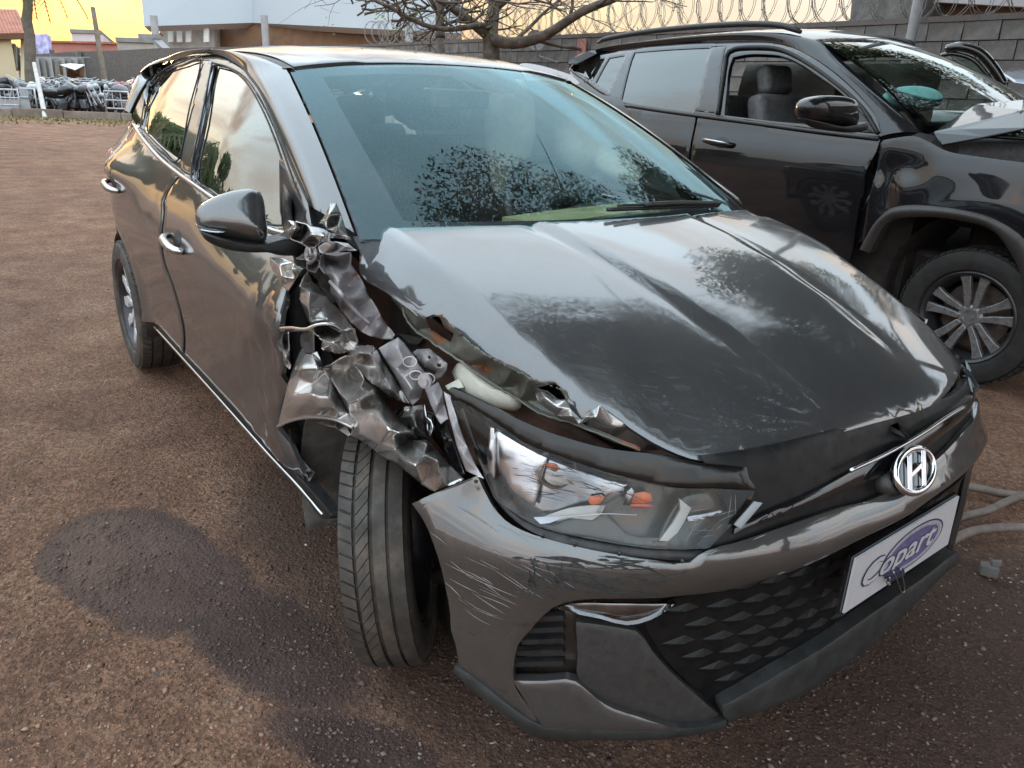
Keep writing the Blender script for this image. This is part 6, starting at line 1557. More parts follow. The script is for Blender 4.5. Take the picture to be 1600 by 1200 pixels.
# ---- headlamp
HL = offs(FB, .004, (-1.2, .9), (.1, .9))
lens = z7((75, 132), (110, 132), (180, 172), (250, 215), (330, 272), (400, 320), (500, 360), (600, 395), (700, 430), (850, 472), (960, 498), (1070, 520), (1250, 524), (1428, 532), (1410, 575), (1388, 615), (1300, 710), (1220, 792), (1100, 796), (950, 790), (820, 772), (700, 750), (560, 722), (450, 690), (350, 630), (260, 560), (215, 450), (170, 340), (125, 250))
panel('headlamp_lens', HL, lens, M['lens_glass'], hb, sp=.03, thick=0, rnd=0)
HB_ = offs(FB, .085, (-1.3, .9), (.1, .9))
# lamp box behind the lens
lens_p = [HL.hit(*p) for p in lens]; fr3 = [np.array(HL.fn(*p)) for p in lens_p]; bk3 = [np.array(HB_.fn(p[0]*.99, p[1]*.94+.04)) for p in lens_p]
fr3 = [x-FB.nor(*p)*.001 for x, p in zip(fr3, lens_p)]
loft('headlamp_shell', fr3+fr3[:1], bk3+bk3[:1], M['lamp_dark'], hb, 3)
panel('headlamp_back', HB_, [(p[0]*.99, p[1]*.94+.04) for p in lens_p], M['lamp_dark'], hb, sp=.04, thick=0, rnd=0, px=False)
def lampbit(name, d, pts, mat, th=.008, rn=.002, sp=.02, **k): return panel(name, offs(FB, d, (-1.3, .9), (.1, .9)), pts, mat, hb, sp=sp, thick=th, rnd=rn, **k)
lampbit('chrome_plate', .030, z7((266, 262), (330, 300), (420, 352), (500, 386), (470, 470), (440, 600), (360, 560), (300, 500), (268, 440)), M['chrome_pale'], rn=.004)
lampbit('chrome_plate', .055, z7((265, 255), (400, 330), (560, 400), (720, 460), (860, 495), (840, 560), (700, 620), (560, 650), (440, 640), (330, 560), (270, 470)), M['reflector'], rn=.006)
def bowl(u, v, d, r_, dep, mat):
    sf_ = offs(FB, d, (-1.3, .9), (.1, .9)); p, q = sf_.hit(u, v); c_ = Vector(sf_.fn(p, q)); ax = Vector(FB.nor(p, q)); ax = (ax+Vector((.5, 0, .05))).normalized(); up = Vector((0, 0, 1)); up = (up-ax*up.dot(ax)).normalized(); fw_ = up.cross(ax)
    Mx = Matrix(((ax.x, fw_.x, up.x, c_.x), (ax.y, fw_.y, up.y, c_.y), (ax.z, fw_.z, up.z, c_.z), (0, 0, 0, 1)))
    o = MB().lathe([(-dep*(1-(t)**2), max(.0006, r_*t)) for t in np.linspace(0, 1, 12)]+[(.003, r_*1.02), (.003, r_*1.10), (-.004, r_*1.12)], Mx, 40).build('reflector_bowl', mat, hb, True, angle=40)
    MB().lathe([(-dep, .0006), (-dep, .010), (-dep*.35, .010), (-dep*.1, .006), (-dep*.05, .0006)], Mx, 14).build('bulb', M['amber_marker'] if r_ < .05 else M['lens_glass'], o, True)
    return o
bowl(868, 732, .050, .034, .03, M['lamp_dark'])
lampbit('lamp_divider', .012, z7((105, 170), (125, 165), (215, 420), (200, 430)), M['black_plastic'])
lampbit('lamp_divider', .020, z7((245, 250), (262, 256), (262, 520), (246, 500)), M['satin_chrome'])
lampbit('light_guide', .014, z7((1092, 570), (1144, 612), (1116, 668), (1040, 758), (1002, 756), (1060, 680), (1096, 620)), M['white_plastic'])
lampbit('lamp_louvre', .03, z7((1128, 650), (1310, 612), (1306, 640), (1126, 672)), M['reflector'])
lampbit('lamp_panel', .045, z7((440, 655), (760, 640), (850, 720), (1000, 745), (1120, 560), (1390, 545), (1370, 620), (1210, 780), (940, 778), (700, 738), (480, 690)), M['lamp_dark'])
lampbit('lamp_ledge', .030, z7((480, 650), (600, 610), (690, 600), (760, 600), (740, 640), (600, 655), (500, 668)), M['white_plastic'])
def bulb(u, v, d, l, r_, mat, name='bulb'):
    a = np.array(offs(FB, d, (-1.2, .9), (.1, .9)).pt(u, v)); ax = np.array([.3, .9, -.15]); ax /= np.linalg.norm(ax)
    MB().tube([a-ax*l*.5, a-ax*l*.42, a+ax*l*.3, a+ax*l*.5], [r_*.6, r_, r_, r_*.4], 14).build(name, mat, hb, True)
lampbit('orange_reflection', .040, z7((688, 560), (740, 552), (756, 566), (740, 590), (700, 600), (684, 584)), M['orange_reflection_tint'], th=.004)  # orange patches painted in for reflections in the lamp chrome
lampbit('orange_reflection', .042, z7((850, 566), (880, 548), (930, 538), (962, 545), (970, 580), (930, 592), (872, 588)), M['orange_reflection_tint'], th=.004)
lampbit('orange_reflection', .046, z7((866, 594), (960, 596), (985, 604), (940, 614), (876, 612)), M['red_lens'], th=.004)
lampbit('orange_reflection', .046, z7((485, 408), (530, 412), (552, 432), (540, 442), (500, 430)), M['orange_reflection_tint'], th=.004)
lampbit('lamp_barrel', .030, z7((838, 600), (856, 540), (876, 520), (890, 540), (870, 600)), M['reflector'], th=.02)
lampbit('lamp_divider', .020, z7((440, 652), (600, 646), (780, 634), (900, 640), (900, 644), (780, 638), (600, 650), (442, 657)), M['reflector'], th=.003, rn=0)
lampbit('lamp_fin', .022, z7((720, 626), (790, 548), (840, 546), (775, 638), (735, 642)), M['lens_glass'])
# black seal band above the lamp
band = z7((40, 95), (70, 72), (110, 88), (200, 130), (300, 180), (400, 228), (500, 270), (620, 308), (750, 342), (880, 360), (1000, 372), (1100, 392), (1200, 412), (1300, 420), (1392, 430), (1404, 480), (1434, 520), (1428, 536), (1250, 527), (1070, 524), (850, 476), (700, 434), (600, 399), (500, 364), (400, 324), (250, 219), (180, 176), (110, 136), (78, 140), (70, 110))
panel('lamp_seal', offs(FB, .006, (-1.3, .9), (.1, .95)), band, M['seal_black'], hb, sp=.02, thick=.012, rnd=.0025)
bl_ = [U(u, v, y=y) for u, v, y in [(764, 780, -.79), (788, 811, -.77), (815, 826, -.755), (852, 839, -.73), (902, 851, -.69), (966, 864, -.63), (1026, 873, -.565), (1092, 872, -.48)]]
mount = panel('lamp_mount_rail', offs(FB, .006, (-1.2, .9), (.1, .9)), z7((205, 455), (240, 470), (275, 560), (350, 630), (450, 690), (560, 722), (700, 750), (820, 772), (950, 790), (1100, 796), (1200, 800), (1190, 850), (1100, 850), (970, 838), (820, 820), (640, 782), (480, 735), (360, 670), (260, 570)), M['black_plastic'], hb, sp=.02, thick=.03, off=.004)
for u, v in [(848, 836), (898, 850), (968, 864), (1066, 876), (744, 752)]:
    c_ = np.array(FB.pt(u, v)); n_ = FB.nor(*FB.hit(u, v)); MB().tube([c_-n_*.002, c_+n_*.003, c_+n_*.0045], [.0032, .0032, .0015], 10).build('screw', M['grey_plastic'], hb, True)
# far headlamp, only its edge is seen
fh = [(s, z) for s, z in [(.40, .70), (.55, .685), (.75, .685), (.95, .74), (1.05, .80), (.92, .79), (.70, .765), (.5, .745)]]
panel('headlamp_lens', offs(FB, .004, (-1, 1.2), (.1, .9)), fh, M['lens_glass'], hb, sp=.03, thick=0, rnd=0, px=False)
panel('headlamp_back', offs(FB, .03, (-1, 1.2), (.1, .9)), fh, M['lamp_dark'], hb, sp=.03, thick=.02, rnd=0, px=False)
panel('front_bumper_end', FB, [(.60, .22), (.62, .60), (.72, .67), (1.0, .70), (1.19, .76), (1.19, .60), (1.16, .45), (1.05, .22)], gp, hb, sp=.04, px=False)
# ---- engine bay, wheelhouses, floor: dark forms under the skin
b = MB()
b.box((.12, .10, .46), (1.0, .92, .52)); b.box((-.25, 0, .62), (.25, 1.15, .60)); b.box((.60, .1, .40), (.16, 1.0, .42))
bevel(b.build('engine_bay', M['dark_bay'], hb), .03)
b = MB(); b.box((-1.75, 0, .36), (2.7, 1.45, .36)); b.box((-2.55, 0, .45), (1.0, 1.1, .5)); bevel(b.build('floor_pan', M['dark_bay'], hb), .03)

# ---- scrapes on the bumper and lamp: thin strips lying on the skin
def scrapes(name, sf, n, box, ang, ln, w, mat, seed, lift=.0012, inside=None):
    inside = inside or bump_px
    b_ = MB(); rg = random.Random(seed)
    for i in range(n):
        u, v = rg.uniform(box[0], box[2]), rg.uniform(box[1], box[3]); a = R(rg.gauss(*ang)); l = rg.uniform(*ln); P_ = []; bend = rg.gauss(0, .12)
        for t in (0, .33, .66, 1):
            aa = a+bend*t; p, q = sf.hit(u+l*t*math.cos(aa), v-l*t*math.sin(aa)); P_.append(np.array(sf.fn(p, q))+sf.nor(p, q)*lift)
        ends = np.array([(u+l*t*math.cos(a+bend*t), v-l*t*math.sin(a+bend*t)) for t in (-.15, 0, .5, 1, 1.12)])
        if not inpoly(ends, inside).all(): continue
        if max(np.linalg.norm(P_[k+1]-P_[k]) for k in range(3)) > .12: continue
        ww = rg.uniform(*w); vs = []
        for k, p in enumerate(P_):
            tg = P_[min(k+1, 3)]-P_[max(k-1, 0)]; sd = np.cross(tg, CAM-p); sd /= np.linalg.norm(sd)+1e-9; e = ww*(.25 if k in (0, 3) else 1); vs += [p+sd*e, p-sd*e]
        b_.add(vs, [(0, 1, 3, 2), (2, 3, 5, 4), (4, 5, 7, 6)])
    o = b_.build(name, mat, hb, True); o['kind'] = 'stuff'; return o
scrapes('scrape_marks', FB, 34, (665, 790, 860, 960), (-32, 8), (20, 90), (.0002, .0006), M['scrape_pale'], 1)
scrapes('scrape_marks', FB, 20, (680, 900, 780, 1060), (-28, 9), (20, 80), (.0002, .0005), M['scrape_pale'], 2)
scrapes('scrape_marks', FB, 90, (800, 868, 1000, 928), (-7, 7), (14, 80), (.0006, .0026), M['scrape_dark'], 3)
scrapes('scrape_marks', FB, 14, (820, 862, 880, 905), (-60, 20), (8, 24), (.002, .005), M['scrape_dark'], 13)
scrapes('scrape_marks', FB, 26, (1090, 810, 1400, 905), (28, 5), (8, 34), (.0003, .0009), M['scrape_pale'], 4)
scrapes('scrape_marks', offs(FB, .000, (-1.2, .9), (.1, .9)), 70, (800, 700, 980, 775), (-14, 10), (8, 46), (.0002, .0007), M['scrape_dark'], 5, .003, lens)
scrapes('scrape_marks', offs(FB, .000, (-1.2, .9), (.1, .9)), 14, (1060, 790, 1150, 845), (30, 30), (15, 40), (.0002, .0004), M['scrape_pale'], 6, .003, lens)
h_ = .195/2
hf = .150/2
rowsF = [(hf*.52, hf*.92, .45, .20), (hf*.06, hf*.42, -1.1, .10), (-hf*.42, -hf*.06, .2, 0.0), (-hf*.90, -hf*.52, .1, 0.0)]
rowsA = [(h_*.52, h_*.90, .35, .16), (h_*.06, h_*.42, -.9, .10), (-h_*.42, -h_*.06, .9, .08), (-h_*.90, -h_*.52, .35, .16)]
hm2 = (M['alloy'], M['alloy_dark'])
make_wheel(hb, (-2.53, -.765, .308), (0, -1, 0), .31, .195, .212, 'hatch', hm2, rowsA, 64, .4)
fa = R(-34)
make_wheel(hb, (-.03, -.690, .300), (math.sin(fa), -math.cos(fa), -.10), .306, .150, .212, 'hatch', hm2, rowsF, 64, .2)
make_wheel(hb, (-2.53, .765, .308), (0, 1, 0), .31, .195, .212, 'hatch', hm2, rowsA, 48, .4)
make_wheel(hb, (0, .745, .308), (math.sin(R(24)), math.cos(R(24)), 0), .31, .195, .212, 'hatch', hm2, rowsA, 48, .2)
# wheelhouse liners
def liner(cx, y0, y1, r, a0, a1, mat, nm='wheel_liner'):
    vs = []; n = 20
    for i in range(n+1):
        a = a0+(a1-a0)*i/n
        for y in (y0, y1): vs.append((cx+r*math.cos(a), y, .31+r*math.sin(a)))
    fs = [(2*i, 2*i+1, 2*i+3, 2*i+2) for i in range(n)]
    o = mobj(nm, vs, fs, mat, hb); s = o.modifiers.new('t', 'SOLIDIFY'); s.thickness = .004; return o
liner(-2.53, -.84, -.45, .345, -.2, math.pi+.2, M['dark_bay']); liner(-2.53, .84, .45, .345, -.2, math.pi+.2, M['dark_bay'])
liner(.0, .83, .45, .36, -.1, math.pi+.1, M['dark_bay'])
liner(.0, -.80, -.42, .38, R(112), math.pi+.35, M['liner_felt'])
# ---- the torn front corner
CP, PS, GP = M['crushed_paint'], M['primer_steel'], M['wing_paint_skylit']
def zA(x, y, d): return (420+x/5, 300+y/5, d)
def zB(x, y, d): return (420+x/4.285, 500+y/4.285, d)
# dark inner walls behind the torn skin
crumple('inner_wing', [(545, 395, -.60), (600, 440, -.58), (680, 500, -.56), (760, 570, -.53), (850, 640, -.52), (960, 700, -.45), (960, 760, -.5), (800, 740, -.56), (720, 720, -.60), (640, 690, -.60), (560, 640, -.58), (500, 560, -.60), (480, 470, -.62), (500, 400, -.64)], [(650, 560, -.56), (700, 600, -.55)], M['rusty_bay'], hb, sp=14, amp=.012, ns=12, seed=21)
crumple('door_jamb', [(446, 385, -.70), (500, 380, -.66), (520, 440, -.64), (500, 560, -.64), (520, 660, -.64), (500, 760, -.66), (462, 742, -.72), (440, 650, -.72), (444, 520, -.72)], [], M['dark_bay'], hb, sp=14, amp=.006, seed=22)
crumple('jamb_gusset', [(455, 470, -.73), (470, 452, -.70), (478, 500, -.70), (476, 545, -.71), (460, 548, -.73)], [(466, 500, -.72)], M['black_plastic'], hb, sp=6, amp=.004, seed=23)
# pillar foot: bright dented skin
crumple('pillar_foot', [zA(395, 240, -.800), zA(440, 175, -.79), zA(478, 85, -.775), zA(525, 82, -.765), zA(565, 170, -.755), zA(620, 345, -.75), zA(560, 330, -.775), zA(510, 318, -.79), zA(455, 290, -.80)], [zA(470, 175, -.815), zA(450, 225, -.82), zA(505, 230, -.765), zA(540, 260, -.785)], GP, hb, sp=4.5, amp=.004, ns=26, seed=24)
# torn scuttle end under the pillar
crumple('torn_cowl_flap', [zA(80, 338, -.85), zA(130, 300, -.85), zA(182, 262, -.845), zA(150, 222, -.85), zA(200, 230, -.84), zA(300, 258, -.82), zA(430, 288, -.80), zA(480, 320, -.79), zA(620, 352, -.76), zA(640, 372, -.75), zA(560, 362, -.76), zA(480, 360, -.78), zA(470, 385, -.80), zA(400, 395, -.81), zA(360, 430, -.81), zA(300, 430, -.83), zA(250, 395, -.83), zA(160, 360, -.845)], [zA(200, 290, -.87), zA(240, 350, -.80), zA(330, 330, -.845), zA(350, 395, -.79), zA(430, 345, -.84), zA(290, 285, -.80)], M['crushed_paint'], hb, sp=4.5, amp=.006, ns=30, seed=25, ragged=.5)
crumple('torn_cowl_shelf', [zA(385, 430, -.78), zA(430, 395, -.77), zA(520, 385, -.75), zA(620, 400, -.73), zA(665, 440, -.72), zA(690, 455, -.715), zA(600, 458, -.74), zA(540, 470, -.76), zA(430, 482, -.785), zA(395, 470, -.79)], [zA(500, 410, -.79), zA(520, 445, -.745), zA(600, 425, -.75)], M['primer_steel'], hb, sp=4.5, amp=.005, ns=28, seed=26)
# hinge pillar strips, a twisted bundle
crumple('twisted_hinge_strip', [zA(205, 520, -.80), zA(285, 470, -.79), zA(300, 430, -.80), zA(385, 440, -.78), zA(400, 480, -.775), zA(395, 540, -.77), zA(390, 700, -.765), zA(330, 640, -.79), zA(300, 610, -.80), zA(300, 545, -.80), zA(250, 530, -.80)], [zA(320, 500, -.835), zA(350, 560, -.76), zA(365, 630, -.80)], CP, hb, sp=4.5, amp=.010, ns=34, seed=27, ragged=.5)
for pts, r_ in (([(480, 388, -.80), (478, 398, -.81), (483, 408, -.815), (490, 404, -.80), (489, 392, -.79)], .0045), ([(487, 384, -.80), (493, 394, -.81), (490, 406, -.81), (482, 412, -.81)], .004), ([(516, 366, -.80), (513, 372, -.81), (514, 378, -.81), (520, 380, -.80)], .0035)):
    MB().tube(rs3([U(a, b, y=y) for a, b, y in pts], 14), r_, 6).build('bent_rod', M['primer_steel'], hb, True)
# upper apron rails running forward from the pillar
crumple('apron_rail', [zA(430, 485, -.74), zA(540, 470, -.72), zA(640, 470, -.70), zA(640, 560, -.70), zA(700, 640, -.69), zA(760, 750, -.685), zA(800, 830, -.68), zA(870, 950, -.675), zA(935, 1050, -.67), zA(985, 1115, -.665), zA(965, 1150, -.67), zA(880, 1150, -.69), zA(800, 1130, -.71), zA(720, 1090, -.72), zA(640, 1020, -.735), zA(560, 930, -.75), zA(525, 850, -.755), zA(480, 790, -.76), zA(480, 690, -.76), zA(440, 640, -.76), zA(395, 580, -.77), zA(400, 500, -.765)],
        [zA(470, 540, -.70), zA(530, 500, -.76), zA(560, 560, -.70), zA(600, 620, -.735), zA(500, 640, -.79), zA(545, 720, -.80), zA(560, 830, -.79), zA(600, 740, -.715), zA(640, 830, -.745), zA(700, 900, -.70), zA(660, 880, -.74), zA(720, 990, -.735), zA(780, 1030, -.70), zA(850, 1050, -.71)], PS, hb, sp=4.2, amp=.006, ns=26, seed=28)
MB().tube(rs3([U(*zA(480, 700, 0)[:2], y=-.785), U(*zA(560, 790, 0)[:2], y=-.80), U(*zA(620, 870, 0)[:2], y=-.775), U(*zA(720, 970, 0)[:2], y=-.745), U(*zA(790, 1030, 0)[:2], y=-.725)], 30), .005, 6).build('apron_weld_edge', PS, hb, True)
crumple('dark_gap_skin', [zA(395, 590, -.75), zA(480, 690, -.74), zA(480, 790, -.74), zA(540, 860, -.73), zA(500, 870, -.74), zA(380, 720, -.76)], [], M['dark_bay'], hb, sp=7, amp=.004, seed=29)
# folded leaves of the wing: first leaf beside the door
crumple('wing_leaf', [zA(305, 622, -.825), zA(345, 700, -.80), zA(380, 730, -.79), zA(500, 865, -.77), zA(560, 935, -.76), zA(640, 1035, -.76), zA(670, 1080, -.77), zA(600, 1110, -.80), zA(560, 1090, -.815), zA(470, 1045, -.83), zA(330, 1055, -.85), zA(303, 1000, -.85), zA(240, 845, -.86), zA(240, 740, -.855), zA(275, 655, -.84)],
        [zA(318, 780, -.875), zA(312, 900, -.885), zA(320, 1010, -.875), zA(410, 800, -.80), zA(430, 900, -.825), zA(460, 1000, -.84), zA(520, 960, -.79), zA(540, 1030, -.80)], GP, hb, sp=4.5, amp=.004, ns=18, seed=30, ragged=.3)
# curled rim and hollow below it
crumple('curled_wing_fold', [zB(75, 60, -.885), zB(160, 55, -.885), zB(250, 62, -.88), zB(300, 42, -.875), zB(370, 22, -.86), zB(430, 25, -.84), zB(500, 72, -.81), zB(540, 60, -.80), zB(575, 62, -.785), zB(600, 150, -.77), zB(580, 190, -.775), zB(535, 215, -.80), zB(500, 222, -.815), zB(440, 226, -.83), zB(370, 205, -.845), zB(350, 190, -.85), zB(355, 130, -.86), zB(310, 88, -.865), zB(240, 85, -.868), zB(150, 78, -.872)],
        [zB(380, 60, -.80), zB(440, 80, -.79), zB(420, 150, -.87), zB(470, 190, -.84), zB(520, 140, -.79), zB(480, 110, -.83), zB(330, 62, -.82)], CP, hb, sp=4, amp=.007, ns=28, seed=31, ragged=.4)
MB().tube(rs3([U(*zB(75, 56, 0)[:2], y=-.888), U(*zB(150, 52, 0)[:2], y=-.888), U(*zB(250, 60, 0)[:2], y=-.884), U(*zB(330, 30, 0)[:2], y=-.87), U(*zB(420, 26, 0)[:2], y=-.845), U(*zB(500, 75, 0)[:2], y=-.812)], 30), .0035, 6).build('torn_edge_bead', CP, hb, True)
crumple('hinge_plate', [zB(215, 95, -.80), zB(300, 85, -.79), zB(305, 215, -.79), zB(240, 225, -.80), zB(212, 160, -.80)], [zB(260, 150, -.78)], PS, hb, sp=6, amp=.004, seed=32)
crumple('wing_shred', [zB(90, 90, -.865), zB(130, 80, -.86), zB(135, 200, -.86), zB(150, 300, -.86), zB(135, 330, -.865), zB(95, 290, -.87), zB(85, 200, -.87)], [zB(110, 150, -.84), zB(115, 250, -.88)], CP, hb, sp=4, amp=.006, ns=36, seed=33, ragged=.6)
# wing skin over the wheel arch
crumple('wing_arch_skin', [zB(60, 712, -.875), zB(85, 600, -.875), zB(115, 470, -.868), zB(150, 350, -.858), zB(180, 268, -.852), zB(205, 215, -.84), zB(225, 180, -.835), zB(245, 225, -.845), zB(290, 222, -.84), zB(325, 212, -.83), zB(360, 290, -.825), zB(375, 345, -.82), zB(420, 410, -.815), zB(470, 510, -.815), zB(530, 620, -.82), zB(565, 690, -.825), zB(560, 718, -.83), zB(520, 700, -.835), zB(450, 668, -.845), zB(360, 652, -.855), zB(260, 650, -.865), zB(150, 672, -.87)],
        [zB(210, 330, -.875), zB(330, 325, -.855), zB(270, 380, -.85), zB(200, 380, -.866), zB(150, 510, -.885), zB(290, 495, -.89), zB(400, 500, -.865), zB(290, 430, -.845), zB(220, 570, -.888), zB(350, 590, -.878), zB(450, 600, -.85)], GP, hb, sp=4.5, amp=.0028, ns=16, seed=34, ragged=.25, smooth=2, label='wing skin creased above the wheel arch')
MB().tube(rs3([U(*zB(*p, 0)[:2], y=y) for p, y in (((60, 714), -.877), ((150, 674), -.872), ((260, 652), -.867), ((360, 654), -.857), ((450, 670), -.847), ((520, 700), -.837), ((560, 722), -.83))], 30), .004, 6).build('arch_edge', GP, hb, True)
# the long folded strip running down to the bumper corner
crumple('wing_fold', [zB(360, 318, -.825), zB(420, 300, -.82), zB(470, 265, -.81), zB(520, 240, -.80), zB(560, 290, -.785), zB(600, 330, -.77), zB(640, 390, -.76), zB(700, 440, -.75), zB(730, 465, -.745), zB(790, 560, -.735), zB(860, 650, -.73), zB(900, 690, -.725), zB(945, 735, -.72), zB(985, 720, -.71), zB(1010, 800, -.70), zB(1060, 795, -.695), zB(1120, 860, -.70), zB(1210, 965, -.72), zB(1305, 1065, -.745), zB(1200, 1110, -.775), zB(1110, 1150, -.80), zB(1020, 1100, -.80), zB(940, 1035, -.80), zB(870, 965, -.80), zB(790, 935, -.80), zB(720, 890, -.805), zB(670, 845, -.81), zB(600, 800, -.815), zB(545, 780, -.82), zB(560, 715, -.825), zB(530, 610, -.82), zB(470, 500, -.815), zB(410, 400, -.815)],
        [zB(440, 320, -.785), zB(520, 330, -.76), zB(420, 400, -.83), zB(480, 500, -.845), zB(530, 555, -.855), zB(600, 470, -.80), zB(570, 400, -.765), zB(600, 530, -.86), zB(690, 480, -.835), zB(550, 560, -.855), zB(600, 600, -.83), zB(680, 560, -.80), zB(700, 600, -.835), zB(760, 560, -.775), zB(760, 660, -.855), zB(600, 680, -.845), zB(700, 700, -.85), zB(810, 730, -.87), zB(880, 755, -.865), zB(940, 745, -.84), zB(830, 640, -.77), zB(840, 780, -.83), zB(920, 800, -.76), zB(850, 870, -.845), zB(920, 950, -.865), zB(980, 975, -.875), zB(995, 840, -.79), zB(1010, 810, -.80), zB(1060, 830, -.80), zB(1040, 900, -.82), zB(1130, 940, -.835), zB(1080, 960, -.80), zB(1150, 1050, -.80), zB(620, 760, -.85), zB(740, 830, -.845), zB(900, 1010, -.83)], CP, hb, sp=4.2, amp=.0045, ns=20, seed=35, ragged=.35)
crumple('wing_fold', [zB(545, 200, -.80), zB(600, 165, -.775), zB(700, 170, -.755), zB(735, 215, -.745), zB(770, 290, -.735), zB(830, 370, -.725), zB(870, 440, -.72), zB(940, 560, -.715), zB(905, 552, -.72), zB(870, 545, -.73), zB(830, 520, -.735), zB(800, 515, -.74), zB(740, 460, -.75), zB(690, 430, -.76), zB(620, 350, -.775), zB(560, 290, -.79), zB(520, 245, -.80)],
        [zB(600, 220, -.81), zB(640, 250, -.765), zB(690, 230, -.80), zB(720, 310, -.79), zB(680, 380, -.77), zB(780, 400, -.76), zB(810, 460, -.785), zB(640, 310, -.80), zB(860, 500, -.75)], CP, hb, sp=4.2, amp=.006, ns=24, seed=36, ragged=.4)
crumple('wing_shred', [zB(905, 580, -.725), zB(960, 575, -.715), zB(1030, 565, -.70), zB(1045, 600, -.70), zB(1035, 700, -.70), zB(1060, 790, -.70), zB(1005, 805, -.70), zB(960, 745, -.715), zB(935, 690, -.72), zB(880, 655, -.735), zB(900, 615, -.73)], [zB(960, 640, -.76), zB(1000, 600, -.72), zB(985, 720, -.745)], CP, hb, sp=4, amp=.008, ns=34, seed=37, ragged=.5)
# stamped apron plate with inspection marks, brackets
plate = crumple('stamped_plate', [zB(735, 190, -.735), zB(800, 150, -.72), zB(865, 115, -.705), zB(905, 150, -.70), zB(960, 225, -.69), zB(1000, 290, -.685), zB(1040, 340, -.68), zB(1090, 400, -.675), zB(1050, 440, -.68), zB(1035, 465, -.685), zB(1020, 520, -.695), zB(960, 572, -.71), zB(930, 530, -.715), zB(880, 450, -.72), zB(830, 350, -.725), zB(780, 270, -.73)],
        [zB(860, 190, -.735), zB(900, 280, -.73), zB(960, 340, -.725), zB(850, 330, -.735), zB(940, 310, -.70), zB(900, 380, -.745), zB(960, 470, -.74), zB(990, 390, -.71)], PS, hb, sp=4.2, amp=.0035, ns=34, seed=38)
for (cx, cy, rr) in ((985, 370, 30), (1060, 395, 38), (945, 280, 34)):
    c0 = U(*zB(cx, cy, 0)[:2], y=-.735 if cx < 1000 else -.715)
    ring = [c0+RT*math.cos(a)*rr/4.285/FPX*2.0*1.1+UP*math.sin(a)*rr/4.285/FPX*2.0*.8 for a in np.linspace(0, 2*math.pi, 19)]
    MB().tube(ring, .0016, 6, False).build('stamped_boss', PS, plate, True)
c0 = U(*zB(1050, 405, 0)[:2], y=-.72); MB().lathe([(0, .0001), (0, .016), (.006, .016), (.006, .010), (.011, .010), (.011, .0001)], Matrix.Translation(Vector(c0))@Matrix.Rotation(R(-60), 4, 'Z'), 12).build('bolt', M['primer_steel'], plate, True, 30)
crumple('apron_bracket', [zB(960, 215, -.66), zB(1000, 195, -.655), zB(1075, 190, -.65), zB(1130, 235, -.645), zB(1165, 265, -.64), zB(1195, 290, -.635), zB(1190, 335, -.635), zB(1150, 385, -.64), zB(1125, 395, -.645), zB(1090, 395, -.65), zB(1120, 350, -.645), zB(1040, 335, -.66), zB(1000, 280, -.66)], [zB(1060, 270, -.68), zB(1130, 320, -.655)], PS, hb, sp=4, amp=.002, seed=39, holes=[[zB(1065, 238, 0)[:2], zB(1085, 238, 0)[:2], zB(1085, 260, 0)[:2], zB(1065, 260, 0)[:2]], [zB(1125, 295, 0)[:2], zB(1150, 292, 0)[:2], zB(1155, 318, 0)[:2], zB(1130, 320, 0)[:2]]])
crumple('bay_shelf', [zB(855, 85, -.60), zB(1040, 120, -.57), zB(1000, 165, -.58), zB(940, 160, -.59), zB(860, 110, -.61)], [], M['grey_plastic'], hb, sp=6, amp=.002, seed=40)
crumple('hanging_strap', [zB(1045, 465, -.70), zB(1135, 415, -.68), zB(1165, 480, -.68), zB(1175, 560, -.685), zB(1200, 660, -.70), zB(1150, 698, -.71), zB(1115, 640, -.71), zB(1080, 560, -.71)], [zB(1100, 500, -.715), zB(1130, 570, -.725)], PS, hb, sp=4.5, amp=.003, seed=41)
crumple('lamp_bracket', [zB(1040, 560, -.71), zB(1055, 650, -.715), zB(1085, 670, -.71), zB(1100, 715, -.71), zB(1085, 770, -.715), zB(1060, 785, -.72), zB(1050, 700, -.715), zB(1035, 640, -.715)], [], M['satin_chrome'], hb, sp=4, amp=.002, seed=42, holes=[[zB(1062, 690, 0)[:2], zB(1080, 690, 0)[:2], zB(1080, 735, 0)[:2], zB(1064, 735, 0)[:2]]])
crumple('splash_shield', [zB(1050, 600, -.66), zB(1110, 620, -.65), zB(1190, 660, -.66), zB(1230, 800, -.68), zB(1310, 1030, -.72), zB(1290, 1050, -.725), zB(1180, 900, -.69), zB(1100, 800, -.67)], [zB(1160, 780, -.70)], M['gloss_black'], hb, sp=6, amp=.005, seed=43)
crumple('lamp_backing_rail', [zB(1170, 480, -.70), zB(1215, 480, -.69), zB(1225, 560, -.71), zB(1265, 680, -.73), zB(1330, 850, -.755), zB(1400, 1000, -.775), zB(1440, 1060, -.78), zB(1400, 1045, -.785), zB(1320, 1010, -.775), zB(1260, 850, -.75), zB(1210, 660, -.725)], [zB(1240, 740, -.765), zB(1300, 900, -.79)], M['primer_steel'], hb, sp=5, amp=.005, seed=44)
# washer tank, and a tab in front
tk = [(710, 582), (720, 568), (735, 571), (755, 588), (775, 602), (800, 616), (815, 622), (812, 640), (790, 640), (760, 632), (735, 622), (718, 602)]
pillow('washer_tank', rs3([U(u, v, y=-.585) for u, v in tk+tk[:1]], 36)[:-1], (.5, -.8, .5), .05, M['white_plastic'] if False else M['airbag_cloth'], hb, back=.2, pw=2.6)
crumple('tank_tab', [zB(1180, 440, -.64), zB(1275, 390, -.62), zB(1305, 450, -.625), zB(1200, 470, -.645)], [], M['airbag_cloth'], hb, sp=5, amp=.001, seed=45)
